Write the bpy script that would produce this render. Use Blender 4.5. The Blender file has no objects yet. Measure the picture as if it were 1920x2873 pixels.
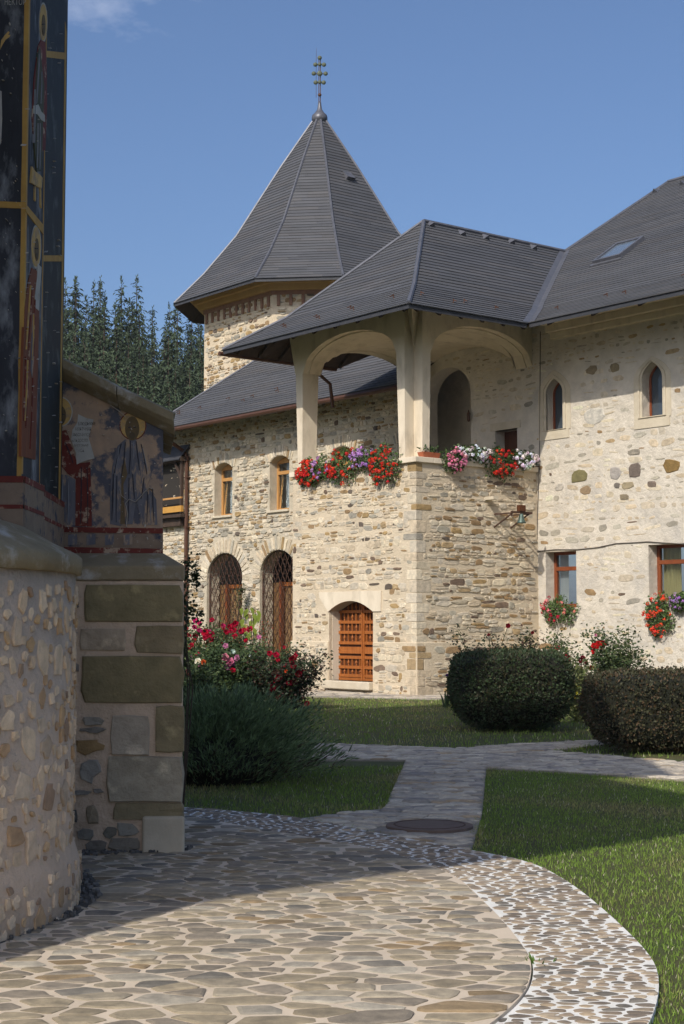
import bpy, bmesh, math, random
import numpy as np
from mathutils import Vector, Matrix
from mathutils.geometry import tessellate_polygon

rng = random.Random(11)
nrg = np.random.default_rng(5)
PI = math.pi
scene = bpy.context.scene
col = scene.collection

# ------------------------------------------------------------------ camera
F, CX, CY, HZ, EYE = 4280.0, 960.0, 1436.5, 1750.0, 1.7
PITCH = math.atan((HZ - CY) / F)
cd = bpy.data.cameras.new('camera')
cam = bpy.data.objects.new('camera', cd)
col.objects.link(cam)
cam.location = (0, 0, EYE)
cam.rotation_euler = (PI / 2 + PITCH, 0, 0)
cd.sensor_fit = 'HORIZONTAL'
cd.sensor_width = 36
cd.lens = 36 * F / 1920.0
cd.clip_end = 3000
scene.camera = cam

# ------------------------------------------------------------------ sky, sun, exposure
SUN_EL = math.radians(40)
SH = Vector((-0.461, -0.887, 0)).normalized()
SUN = Vector((SH.x * math.cos(SUN_EL), SH.y * math.cos(SUN_EL), math.sin(SUN_EL)))
w = bpy.data.worlds.new('World')
scene.world = w
w.use_nodes = True
wn, wl = w.node_tree.nodes, w.node_tree.links
bg = wn['Background']
sky = wn.new('ShaderNodeTexSky')
sky.sky_type = 'NISHITA'
sky.sun_disc = False
sky.sun_elevation = SUN_EL
sky.sun_rotation = math.atan2(SUN.x, SUN.y)
sky.altitude = 1200
sky.air_density = 1.0
sky.dust_density = 10.0
sky.ozone_density = 6.0
# thin wisps of cloud all over the sky
tc = wn.new('ShaderNodeTexCoord')
mp = wn.new('ShaderNodeMapping')
mp.inputs['Scale'].default_value = (1.0, 1.0, 2.2)
mp.inputs['Location'].default_value = (0.0, 0.0, 0.0)
nz = wn.new('ShaderNodeTexNoise')
nz.inputs['Scale'].default_value = 3.2
nz.inputs['Detail'].default_value = 9
nz.inputs['Roughness'].default_value = 0.62
cr = wn.new('ShaderNodeValToRGB')
cr.color_ramp.elements[0].position = 0.625
cr.color_ramp.elements[0].color = (0, 0, 0, 1)
cr.color_ramp.elements[1].position = 0.90
cr.color_ramp.elements[1].color = (0.7, 0.7, 0.7, 1)
mx = wn.new('ShaderNodeMix')
mx.data_type = 'RGBA'
mx.inputs['B'].default_value = (7.0, 7.2, 8.0, 1)
wl.new(tc.outputs['Generated'], mp.inputs['Vector'])
wl.new(mp.outputs['Vector'], nz.inputs['Vector'])
wl.new(nz.outputs['Fac'], cr.inputs['Fac'])
wl.new(cr.outputs['Color'], mx.inputs['Factor'])
wl.new(sky.outputs['Color'], mx.inputs['A'])
wl.new(mx.outputs['Result'], bg.inputs['Color'])
bg.inputs['Strength'].default_value = 0.114

sd = bpy.data.lights.new('sun', 'SUN')
sd.energy = 3.15
sd.angle = math.radians(0.55)
sd.color = (1.0, 0.945, 0.86)
sun = bpy.data.objects.new('sun', sd)
col.objects.link(sun)
sun.location = (-20, -40, 45)
sun.rotation_euler = (-SUN).to_track_quat('-Z', 'Y').to_euler()

vs = scene.view_settings
vs.view_transform = 'Standard'
vs.look = 'None'
vs.exposure = 0.42
vs.gamma = 1.0
vs.use_curve_mapping = False


# ------------------------------------------------------------------ pixel -> place
def ray(x, y):
    u, v = (x - CX) / F, (CY - y) / F
    c, s = math.cos(PITCH), math.sin(PITCH)
    return Vector((u, c - v * s, s + v * c))

def ground(x, y, z=0.0):
    d = ray(x, y)
    t = (z - EYE) / d.z
    return Vector((d.x * t, d.y * t, z))

def at_depth(x, y, Y):
    d = ray(x, y)
    t = Y / d.y
    return Vector((d.x * t, Y, EYE + d.z * t))

def project(p):
    c, s = math.cos(PITCH), math.sin(PITCH)
    q = (p[0], p[1], p[2] - EYE)
    fz = q[1] * c + q[2] * s
    up = -q[1] * s + q[2] * c
    return (CX + F * q[0] / fz, CY - F * up / fz)

AL = math.atan(0.785)
dL = Vector((-math.sin(AL), math.cos(AL), 0))
dR = Vector((math.cos(AL), math.sin(AL), 0))
nL = -dR
nR = -dL
ZV = Vector((0, 0, 1))


class Plane:
    """vertical (or any) plane with axes U (right), V (up), N (towards the viewer)"""
    def __init__(s, U, N, K, V=ZV):
        s.U, s.N, s.K, s.V = U, N, K, V
    def p(s, u, v, o=0.0):
        return s.U * u + s.N * (s.K + o) + s.V * v
    def uv(s, x, y, o=0.0):
        d = ray(x, y)
        e = Vector((0, 0, EYE))
        t = (s.K + o - e.dot(s.N)) / d.dot(s.N)
        q = e + d * t
        return (q.dot(s.U), q.dot(s.V))
    def frame(s, u, v, o=0.0):
        return s.p(u, v, o), s.U, s.V, s.N
    def off(s, o):
        return Plane(s.U, s.N, s.K + o, s.V)


# ------------------------------------------------------------------ objects
def tag(o, label=None, cat=None, group=None, kind=None):
    if label: o['label'] = label
    if cat: o['category'] = cat
    if group: o['group'] = group
    if kind: o['kind'] = kind
    return o

def thing(name, label, cat, loc=(0, 0, 0), rotz=0.0, group=None, scale=1.0):
    o = bpy.data.objects.new(name, None)
    o.empty_display_size = 0.3
    o.location = loc
    o.rotation_euler = (0, 0, rotz)
    o.scale = (scale, scale, scale)
    col.objects.link(o)
    o['_inv'] = 1
    tag(o, label, cat, group)
    return o

def adopt(o, parent):
    """parent a world-space object to a thing or part without moving it"""
    if parent is None:
        return o
    o.parent = parent
    chain = Matrix.Identity(4)
    q = parent
    mats = []
    while q is not None:
        mats.append(q.matrix_parent_inverse @ q.matrix_basis)
        q = q.parent
    for m in mats[::-1]:
        chain = chain @ m
    o.matrix_parent_inverse = chain.inverted()
    return o

def link(name, me, mat=None, parent=None, local=False):
    o = bpy.data.objects.new(name, me)
    col.objects.link(o)
    if mat is not None and not me.materials:
        me.materials.append(mat)
    if parent is not None:
        if local:
            o.parent = parent
        else:
            adopt(o, parent)
    return o

def mesh_np(name, V, Fc, cols=None, smooth=False):
    """V (n,3), Fc (m,k) int array of equal-size faces"""
    V = np.asarray(V, dtype=np.float32)
    Fc = np.asarray(Fc, dtype=np.int32)
    me = bpy.data.meshes.new(name)
    n, (m, k) = len(V), Fc.shape
    me.vertices.add(n)
    me.vertices.foreach_set('co', V.ravel())
    me.loops.add(m * k)
    me.loops.foreach_set('vertex_index', Fc.ravel())
    me.polygons.add(m)
    me.polygons.foreach_set('loop_start', np.arange(0, m * k, k, dtype=np.int32))
    me.polygons.foreach_set('loop_total', np.full(m, k, dtype=np.int32))
    me.polygons.foreach_set('use_smooth', np.full(m, smooth, dtype=bool))
    me.update(calc_edges=True)
    if cols is not None:
        a = me.color_attributes.new('Col', 'FLOAT_COLOR', 'POINT')
        c = np.ones((n, 4), dtype=np.float32)
        c[:, :3] = cols
        a.data.foreach_set('color', c.ravel())
    return me

def basis(d):
    d = d.normalized()
    a = Vector((0, 0, 1)) if abs(d.z) < 0.95 else Vector((1, 0, 0))
    x = d.cross(a).normalized()
    return x, x.cross(d).normalized()


class MB:
    """collects polygons of one object"""
    def __init__(s):
        s.v, s.f = [], []
    def add(s, vs, fs):
        b = len(s.v)
        s.v += [tuple(q) for q in vs]
        s.f += [tuple(b + i for i in f) for f in fs]
        return s
    def hexa(s, c):
        return s.add(c, [(0, 3, 2, 1), (4, 5, 6, 7), (0, 1, 5, 4), (1, 2, 6, 5), (2, 3, 7, 6), (3, 0, 4, 7)])
    def box(s, pl, u0, u1, v0, v1, o0, o1):
        return s.hexa([pl.p(u0, v0, o0), pl.p(u1, v0, o0), pl.p(u1, v1, o0), pl.p(u0, v1, o0),
                       pl.p(u0, v0, o1), pl.p(u1, v0, o1), pl.p(u1, v1, o1), pl.p(u0, v1, o1)])
    def bar(s, p, q, w, h, up=None):
        p, q = Vector(p), Vector(q)
        d = (q - p).normalized()
        if up is None:
            x, y = basis(d)
        else:
            x = d.cross(Vector(up)).normalized()
            y = x.cross(d)
        x, y = x * w / 2, y * h / 2
        return s.hexa([p - x - y, p + x - y, p + x + y, p - x + y, q - x - y, q + x - y, q + x + y, q - x + y])
    def tube(s, pts, r, n=8, cap=True):
        pts = [Vector(q) for q in pts]
        rs = r if isinstance(r, (list, tuple)) else [r] * len(pts)
        rings = []
        for i, q in enumerate(pts):
            d = (pts[min(i + 1, len(pts) - 1)] - pts[max(i - 1, 0)])
            x, y = basis(d)
            rings.append([q + (x * math.cos(2 * PI * k / n) + y * math.sin(2 * PI * k / n)) * rs[i] for k in range(n)])
        vs = [v for rr in rings for v in rr]
        fs = []
        for i in range(len(pts) - 1):
            for k in range(n):
                a, b = i * n + k, i * n + (k + 1) % n
                fs.append((a, b, b + n, a + n))
        if cap:
            fs.append(tuple(range(n - 1, -1, -1)))
            fs.append(tuple((len(pts) - 1) * n + k for k in range(n)))
        return s.add(vs, fs)
    def lathe(s, c, prof, n=16, axis=ZV, squash=None):
        c = Vector(c)
        x, y = basis(axis)
        vs, fs = [], []
        for (r, h) in prof:
            for k in range(n):
                t = 2 * PI * k / n
                rr = r * (squash(t) if squash else 1)
                vs.append(c + axis * h + (x * math.cos(t) + y * math.sin(t)) * rr)
        for i in range(len(prof) - 1):
            for k in range(n):
                a, b = i * n + k, i * n + (k + 1) % n
                fs.append((a, b, b + n, a + n))
        fs.append(tuple(range(n - 1, -1, -1)))
        fs.append(tuple((len(prof) - 1) * n + k for k in range(n)))
        return s.add(vs, fs)
    def prism(s, pl, loops, o0, o1):
        """polygon with holes (list of uv loops, outer first) between offsets o0 < o1"""
        L3 = [[Vector((u, v, 0)) for (u, v) in lp] for lp in loops]
        flat = [q for lp in L3 for q in lp]
        tris = tessellate_polygon(L3)
        n = len(flat)
        vs = [pl.p(q.x, q.y, o1) for q in flat] + [pl.p(q.x, q.y, o0) for q in flat]
        fs = []
        for (a, b, c) in tris:
            A, B, C = flat[a], flat[b], flat[c]
            if (B - A).cross(C - A).z < 0:
                b, c = c, b
            fs.append((a, b, c))
            fs.append((n + a, n + c, n + b))
        i0 = 0
        for li, lp in enumerate(L3):
            m = len(lp)
            area = sum(lp[i].x * lp[(i + 1) % m].y - lp[(i + 1) % m].x * lp[i].y for i in range(m))
            rev = (area < 0) != (li > 0)
            for i in range(m):
                a, b = i0 + i, i0 + (i + 1) % m
                q = (a, n + a, n + b, b)
                fs.append(q[::-1] if rev else q)
            i0 += m
        return s.add(vs, fs)
    def build(s, name, mat, parent=None, smooth=False, local=False, bevel=0.0):
        me = bpy.data.meshes.new(name)
        me.from_pydata(s.v, [], s.f)
        if smooth:
            me.polygons.foreach_set('use_smooth', np.ones(len(me.polygons), dtype=bool))
        me.update()
        o = link(name, me, mat, parent, local)
        if bevel:
            b = o.modifiers.new('bevel', 'BEVEL')
            b.width = bevel
            b.segments = 2
            b.limit_method = 'ANGLE'
        return o


# ------------------------------------------------------------------ materials
def mat(name, c1, c2=None, scale=2.0, rough=0.85, bump=0.0, bscale=25.0, mode=None, spec=0.25, metal=0.0,
        stain=None, sscale=0.6, slo=0.5, shi=0.7, detail=6.0, stretch=None, trans=0.0, coat=0.0):
    m = bpy.data.materials.new(name)
    m.use_nodes = True
    nt = m.node_tree
    N, L = nt.nodes, nt.links
    bs = N['Principled BSDF']
    bs.inputs['Roughness'].default_value = rough
    bs.inputs['Specular IOR Level'].default_value = spec
    bs.inputs['Metallic'].default_value = metal
    geo = N.new('ShaderNodeNewGeometry')
    pos = geo.outputs['Position']
    if stretch:
        mp = N.new('ShaderNodeMapping')
        mp.inputs['Scale'].default_value = stretch
        L.new(pos, mp.inputs['Vector'])
        pos = mp.outputs['Vector']
    def noise(sc, det=detail, ro=0.6):
        t = N.new('ShaderNodeTexNoise')
        t.inputs['Scale'].default_value = sc
        t.inputs['Detail'].default_value = det
        t.inputs['Roughness'].default_value = ro
        L.new(pos, t.inputs['Vector'])
        return t.outputs['Fac']
    def ramp(fac, lo, hi):
        r = N.new('ShaderNodeMapRange')
        r.inputs['From Min'].default_value = lo
        r.inputs['From Max'].default_value = hi
        L.new(fac, r.inputs['Value'])
        return r.outputs['Result']
    def mix(f, a, b, blend='MIX'):
        x = N.new('ShaderNodeMix')
        x.data_type = 'RGBA'
        x.blend_type = blend
        for s, val in (('Factor', f), ('A', a), ('B', b)):
            if isinstance(val, (int, float)):
                x.inputs[s].default_value = val
            elif isinstance(val, tuple):
                x.inputs[s].default_value = (*val[:3], 1)
            else:
                L.new(val, x.inputs[s])
        return x.outputs['Result']
    c = mix(ramp(noise(scale), 0.3, 0.7), c1, c2 if c2 else c1)
    if stain:
        c = mix(ramp(noise(sscale, 7, 0.65), slo, shi), c, stain)
    if mode == 'obj':
        oi = N.new('ShaderNodeObjectInfo')
        c = mix(1.0, c, oi.outputs['Color'], 'MULTIPLY')
    elif mode == 'attr':
        at = N.new('ShaderNodeAttribute')
        at.attribute_name = 'Col'
        c = mix(1.0, c, at.outputs['Color'], 'MULTIPLY')
    L.new(c, bs.inputs['Base Color'])
    if coat:
        bs.inputs['Coat Weight'].default_value = coat
    if bump:
        b = N.new('ShaderNodeBump')
        b.inputs['Strength'].default_value = 1.0
        b.inputs['Distance'].default_value = bump
        L.new(noise(bscale, 8, 0.65), b.inputs['Height'])
        L.new(b.outputs['Normal'], bs.inputs['Normal'])
    if trans:
        t = N.new('ShaderNodeBsdfTranslucent')
        L.new(c, t.inputs['Color'])
        x = N.new('ShaderNodeMixShader')
        x.inputs['Fac'].default_value = trans
        L.new(bs.outputs['BSDF'], x.inputs[1])
        L.new(t.outputs['BSDF'], x.inputs[2])
        L.new(x.outputs['Shader'], N['Material Output'].inputs['Surface'])
    return m

def pair(name, *a, **k):
    return mat(name, *a, mode='obj', **k), mat(name + '_joined', *a, mode='attr', **k)

MS = pair('stone', (0.72, 0.72, 0.72), (1.18, 1.16, 1.12), scale=9, rough=0.9, bump=0.012, bscale=35)
MSLATE = pair('slate', (0.92, 0.92, 0.92), (1.08, 1.08, 1.09), scale=1.2, rough=0.62, bump=0.002, bscale=60, spec=0.22,
              stretch=(1, 1, 2.2))
M_MORTAR = mat('bay_mortar', (0.60, 0.50, 0.36), (0.50, 0.41, 0.285), scale=2.2, bump=0.02, bscale=18,
               stain=(0.43, 0.35, 0.25), sscale=0.8, slo=0.55, shi=0.75)
M_MORTAR_GREY = mat('wing_mortar', (0.54, 0.465, 0.35), (0.42, 0.36, 0.26), scale=3, bump=0.02, bscale=22,
                    stain=(0.28, 0.25, 0.20), sscale=0.9, slo=0.55, shi=0.75)
M_PLASTER = mat('wing_plaster', (0.62, 0.555, 0.455), (0.50, 0.445, 0.36), scale=3.4, bump=0.05, bscale=5.5,
                stain=(0.45, 0.41, 0.35), sscale=1.1, slo=0.50, shi=0.68)
M_CREAM = mat('cream_plaster', (0.68, 0.59, 0.45), (0.59, 0.50, 0.37), scale=2.4, bump=0.006, bscale=24,
              stain=(0.42, 0.35, 0.25), sscale=2.6, slo=0.52, shi=0.78, stretch=(1, 1, .4))
M_LIME = mat('dressed_stone', (0.56, 0.49, 0.37), (0.47, 0.40, 0.29), scale=3, bump=0.006, bscale=30,
             stain=(0.38, 0.33, 0.25), sscale=1.2, slo=0.55, shi=0.8)
M_BOARD = mat('dark_boards', (0.07, 0.045, 0.032), (0.04, 0.027, 0.02), scale=6, rough=0.75, bump=0.004, bscale=30)
M_SHEET = mat('roof_sheet', (0.035, 0.036, 0.04), (0.05, 0.05, 0.055), scale=4, rough=0.55)
M_LEAD = mat('lead_flashing', (0.09, 0.093, 0.105), (0.13, 0.13, 0.145), scale=5, rough=0.42, metal=0.3, bump=0.004, bscale=12)
M_COPPER = mat('brown_metal', (0.075, 0.035, 0.022), (0.11, 0.055, 0.035), scale=6, rough=0.5, metal=0.2)
M_IRON = mat('rusty_iron', (0.055, 0.03, 0.02), (0.09, 0.045, 0.028), scale=12, rough=0.75, bump=0.002)
M_DOOR = mat('oiled_oak', (0.36, 0.118, 0.025), (0.24, 0.07, 0.015), scale=7, rough=0.5, bump=0.003, bscale=30, stretch=(3, 3, 0.5))
M_DOOR_DARK = mat('dark_oak', (0.10, 0.032, 0.010), (0.06, 0.02, 0.007), scale=7, rough=0.6, stretch=(3, 3, 0.5))
M_PINE = mat('pine_frame', (0.47, 0.25, 0.085), (0.38, 0.19, 0.06), scale=6, rough=0.5, stretch=(3, 3, 0.5))
M_BROWN = mat('brown_frame', (0.22, 0.062, 0.022), (0.15, 0.042, 0.016), scale=6, rough=0.42, stretch=(3, 3, 0.5))
M_CURTAIN = mat('curtain', (0.62, 0.63, 0.62), (0.50, 0.52, 0.52), scale=3, rough=0.9, stretch=(9, 9, 0.3), trans=0.3)
M_CURTAIN_Y = mat('yellow_curtain', (0.55, 0.47, 0.22), (0.44, 0.36, 0.15), scale=3, rough=0.9, stretch=(9, 9, 0.3), trans=0.3)
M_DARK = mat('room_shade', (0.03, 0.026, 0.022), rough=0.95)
M_TERRA = mat('terracotta', (0.36, 0.11, 0.05), (0.28, 0.085, 0.04), scale=8, rough=0.8)
M_OCHRE = mat('ochre_plaster', (0.50, 0.33, 0.13), (0.43, 0.27, 0.10), scale=2, bump=0.003)
M_BRICK = mat('corbel_brick', (0.28, 0.16, 0.10), (0.20, 0.11, 0.075), scale=6, bump=0.005)

def glass_mat():
    m = bpy.data.materials.new('window_glass')
    m.use_nodes = True
    b = m.node_tree.nodes['Principled BSDF']
    b.inputs['Base Color'].default_value = (0.9, 0.95, 0.95, 1)
    b.inputs['Roughness'].default_value = 0.03
    b.inputs['Transmission Weight'].default_value = 1.0
    b.inputs['IOR'].default_value = 1.35
    return m
M_GLASS = glass_mat()
M_GLASS_DARK = mat('sky_tinted_glass', (0.05, 0.062, 0.075), rough=0.08, spec=0.6)  # blue-grey of reflected sky and curtains put into the pane colour

CREAMS = [(0.56, 0.48, 0.35), (0.51, 0.42, 0.30), (0.60, 0.52, 0.39), (0.48, 0.41, 0.31), (0.53, 0.465, 0.365)]
GREYS = [(0.39, 0.355, 0.28), (0.33, 0.30, 0.24), (0.43, 0.395, 0.32), (0.30, 0.275, 0.225)]
OCHRES = [(0.34, 0.235, 0.11), (0.30, 0.20, 0.10), (0.37, 0.27, 0.15), (0.27, 0.18, 0.095)]
DARKS = [(0.15, 0.105, 0.075), (0.12, 0.095, 0.075), (0.19, 0.135, 0.095)]

def pick(weights):
    fam = rng.choices([CREAMS, GREYS, OCHRES, DARKS], weights)[0]
    c = rng.choice(fam)
    k = rng.uniform(0.88, 1.12)
    return tuple(min(1, q * k) for q in c)


# ------------------------------------------------------------------ stones
KS, NPROTO = 10, 16
PF = []
for k in range(KS):
    a, b = k, (k + 1) % KS
    PF.append((a, b, KS + b, KS + a))
    PF.append((KS + a, KS + b, 2 * KS + b, 2 * KS + a))
    PF.append((2 * KS + a, 2 * KS + b, 3 * KS, 3 * KS))
def make_protos(pw, jit, rim):
    res = []
    for q in range(NPROTO):
        r = np.random.default_rng(100 + q)
        th = (np.arange(KS) + r.uniform(-0.28, 0.28, KS)) * 2 * PI / KS + r.uniform(0, 0.6)
        rad = 0.5 * (np.abs(np.cos(th)) ** pw + np.abs(np.sin(th)) ** pw) ** (-1 / pw) * (1 + r.uniform(-jit, jit * 0.5, KS))
        x, y = rad * np.cos(th), rad * np.sin(th)
        r0 = np.stack([x, y, np.full(KS, -1.5)], 1)
        r1 = np.stack([x, y, 0.45 + r.uniform(-0.2, 0.2, KS)], 1)
        r2 = np.stack([x * rim, y * rim, 1.0 + r.uniform(-0.25, 0.25, KS)], 1)
        ce = np.array([[r.uniform(-0.1, 0.1), r.uniform(-0.1, 0.1), 1.05]])
        res.append(np.concatenate([r0, r1, r2, ce], 0))
    return res
def make_rect_protos(jit, cut, rim, seed):
    res = []
    for q in range(NPROTO):
        r = np.random.default_rng(seed + q)
        c = r.uniform(0, cut, 4)
        pts = [(-.5 + c[0], -.5 + c[0] * r.uniform(.2, .9)), (r.uniform(-.2, .2), -.5), (.5 - c[1], -.5 + c[1] * r.uniform(.2, .9)), (.5, r.uniform(-.25, -.05)), (.5, r.uniform(.05, .25)),
               (.5 - c[2], .5 - c[2] * r.uniform(.2, .9)), (r.uniform(-.2, .2), .5), (-.5 + c[3], .5 - c[3] * r.uniform(.2, .9)), (-.5, r.uniform(.05, .25)), (-.5, r.uniform(-.25, -.05))]
        P = np.array(pts) + r.uniform(-jit, jit, (KS, 2))
        r0 = np.column_stack([P, np.full(KS, -1.5)])
        r1 = np.column_stack([P, 0.45 + r.uniform(-0.2, 0.2, KS)])
        r2 = np.column_stack([P * rim + r.uniform(-jit, jit, (KS, 2)) * .4, 1.0 + r.uniform(-0.3, 0.3, KS)])
        ce = np.array([[r.uniform(-0.1, 0.1), r.uniform(-0.1, 0.1), 1.0 + r.uniform(-.15, .25)]])
        res.append(np.concatenate([r0, r1, r2, ce], 0))
    return res
P_RUB = make_rect_protos(0.065, 0.24, 0.88, 300)
P_ROUGH = make_rect_protos(0.10, 0.30, 0.90, 700)
P_FLAT = make_protos(2.8, 0.14, 0.93)
P_BLOCK = make_rect_protos(0.012, 0.05, 0.96, 500)
PFA = np.array(PF)
# faces: quads, last ones are triangles written as quads with a doubled vertex -> split
PF_Q = [f for f in PF if len(set(f)) == 4]
PF_T = [f[:3] for f in PF if len(set(f)) == 3]
PF_ALL_T = []
for f in PF_Q:
    PF_ALL_T += [(f[0], f[1], f[2]), (f[0], f[2], f[3])]
PF_ALL_T += PF_T
PF_ALL_T = np.array(PF_ALL_T)
_proto_me = {}
def proto_mesh(key, protos, i, m):
    kk = (key, i, m.name)
    if kk not in _proto_me:
        me = bpy.data.meshes.new('stone')
        me.from_pydata([tuple(v) for v in protos[i]], [], PF_Q + PF_T)
        me.update()
        me.materials.append(m)
        _proto_me[kk] = me
    return _proto_me[kk]

def in_view(p, pad=30):
    if p[1] < 0.5:
        return False
    x, y = project(p)
    return -pad < x < 1920 + pad and -pad < y < 2873 + pad

def lay(name, stones, parent, key='rub', mats=None, limit=300, stuff_name=None, visible=None):
    """stones: list of (pos, U, V, N, w, h, depth, colour). The largest in view become parts, the rest one part."""
    mats = mats or MS
    protos = {'rub': P_RUB, 'flat': P_FLAT, 'block': P_BLOCK, 'rough': P_ROUGH}[key]
    idx = []
    for i, s in enumerate(stones):
        p = s[0]
        vis = in_view(p, -5) and (visible is None or visible(p))
        dist = max(1.0, (p - Vector((0, 0, EYE))).length)
        idx.append((s[4] * s[5] / dist ** 2 if vis else 0, i))
    idx.sort(reverse=True)
    solo = set(i for a, i in idx[:limit] if a > 0)
    VV, FF, CC, nb = [], [], [], 0
    for i, (p, U, V, N, w_, h_, d_, c) in enumerate(stones):
        k = (i * 7 + 3) % NPROTO
        if i in solo:
            o = bpy.data.objects.new(name, proto_mesh(key, protos, k, mats[0]))
            m3 = Matrix((U * w_, V * h_, N * d_)).transposed().to_4x4()
            m3.translation = p
            o.matrix_basis = m3
            o.color = (*c, 1)
            col.objects.link(o)
            adopt(o, parent)
        else:
            a = protos[k]
            VV.append(np.array(p)[None] + a[:, :1] * np.array(U * w_)[None] + a[:, 1:2] * np.array(V * h_)[None]
                      + a[:, 2:] * np.array(N * d_)[None])
            FF.append(PF_ALL_T + nb)
            CC.append(np.tile(np.array(c), (len(a), 1)))
            nb += len(a)
    if VV:
        me = mesh_np(stuff_name or (name + 's'), np.concatenate(VV), np.concatenate(FF), np.concatenate(CC))
        o = link(stuff_name or (name + 's'), me, mats[1], parent)
        o['kind'] = 'stuff'

def courses(u0, u1, v0, v1, hmin, hmax, rmin, rmax, gap, wav=0.03, split=0.2):
    """rubble in rough courses -> list of (u, v, w, h)"""
    out = []
    v = v0
    while v < v1:
        h = rng.uniform(hmin, hmax)
        ph, am = rng.uniform(0, 6), rng.uniform(0.3, 1) * wav
        u = u0 - rng.uniform(0, 0.2)
        while u < u1:
            w_ = h * rng.uniform(rmin, rmax)
            uc, vc = u + w_ / 2, v + h / 2 + am * math.sin(u * 1.3 + ph)
            if rng.random() < split and h > 0.09:
                r = rng.uniform(0.35, 0.65)
                out.append((uc, vc - h / 2 + h * r / 2, w_ - gap, h * r - gap))
                out.append((uc + rng.uniform(-.02, .02), vc + h / 2 - h * (1 - r) / 2, w_ - gap, h * (1 - r) - gap))
            else:
                out.append((uc, vc, w_ - gap, h * rng.uniform(0.82, 1.04) - gap))
            u += w_
        v += h
    return [s for s in out if s[2] > 0.02 and s[3] > 0.02]

def wall_stones(pl, cs, inside, palette, dmin, dmax, keep=1.0, rot=0.06, off=0.0):
    res = []
    for (u, v, w_, h_) in cs:
        if rng.random() > keep or not inside(u, v, w_, h_):
            continue
        a = rng.uniform(-rot, rot)
        U = pl.U * math.cos(a) + pl.V * math.sin(a)
        V = pl.V * math.cos(a) - pl.U * math.sin(a)
        res.append((pl.p(u, v, off), U, V, pl.N, w_, h_, rng.uniform(dmin, dmax), pick(palette)))
    return res

def inpoly(x, y, poly):
    r = False
    n = len(poly)
    j = n - 1
    for i in range(n):
        xi, yi = poly[i][0], poly[i][1]
        xj, yj = poly[j][0], poly[j][1]
        if (yi > y) != (yj > y) and x < (xj - xi) * (y - yi) / (yj - yi + 1e-12) + xi:
            r = not r
        j = i
    return r

def inpoly_np(X, Y, poly):
    r = np.zeros(len(X), dtype=bool)
    n = len(poly)
    j = n - 1
    for i in range(n):
        xi, yi, xj, yj = poly[i][0], poly[i][1], poly[j][0], poly[j][1]
        if yi != yj:
            c = ((yi > Y) != (yj > Y)) & (X < (xj - xi) * (Y - yi) / (yj - yi) + xi)
            r ^= c
        j = i
    return r

def clear_of(polys):
    def f(u, v, w_, h_):
        for a in (-0.45, 0, 0.45):
            for b in (-0.45, 0, 0.45):
                for q in polys:
                    if inpoly(u + a * w_, v + b * h_, q):
                        return False
        return True
    return f

def arch_loop(u0, u1, v0, vsp, vc, n=14, pw=2.0):
    """opening with a curved head, anticlockwise from lower left"""
    uc, a = (u0 + u1) / 2, (u1 - u0) / 2
    pts = [(u0, v0), (u1, v0)]
    for i in range(n + 1):
        t = PI * i / n
        pts.append((uc + a * math.cos(t), vsp + (vc - vsp) * math.sin(t) ** (2.0 / pw)))
    return pts

def seg_loop(u0, u1, v0, vsp, vc, n=12):
    uc, a = (u0 + u1) / 2, (u1 - u0) / 2
    pts = [(u0, v0), (u1, v0)]
    for i in range(n + 1):
        x = a * (1 - 2 * i / n)
        pts.append((uc + x, vsp + (vc - vsp) * (1 - (x / a) ** 2)))
    return pts

# ================================================================== roofs
def prof_at(prof, s):
    """point (d, z) at arc length s along a roof profile"""
    for i in range(len(prof) - 1):
        (d0, z0), (d1, z1) = prof[i], prof[i + 1]
        l = math.hypot(d1 - d0, z1 - z0)
        if s <= l or i == len(prof) - 2:
            t = s / l
            return d0 + (d1 - d0) * t, z0 + (z1 - z0) * t
        s -= l

def prof_len(prof):
    return sum(math.hypot(prof[i + 1][0] - prof[i][0], prof[i + 1][1] - prof[i][1]) for i in range(len(prof) - 1))

BOXF = [(0, 3, 2, 1), (4, 5, 6, 7), (0, 1, 5, 4), (1, 2, 6, 5), (2, 3, 7, 6), (3, 0, 4, 7)]
_slate_me = [None]
def slate_mesh():
    if _slate_me[0] is None:
        me = bpy.data.meshes.new('slate')
        v = [(-.5, 0, -1), (.5, 0, -1), (.5, 1, -1), (-.5, 1, -1), (-.5, 0, 0), (.5, 0, 0), (.5, 1, 0), (-.5, 1, 0)]
        me.from_pydata(v, [], BOXF)
        me.materials.append(MSLATE[0])
        _slate_me[0] = me
    return _slate_me[0]

SLATE_COLS = [(0.072, 0.073, 0.077), (0.076, 0.076, 0.079), (0.069, 0.070, 0.075), (0.078, 0.076, 0.077)]

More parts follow.
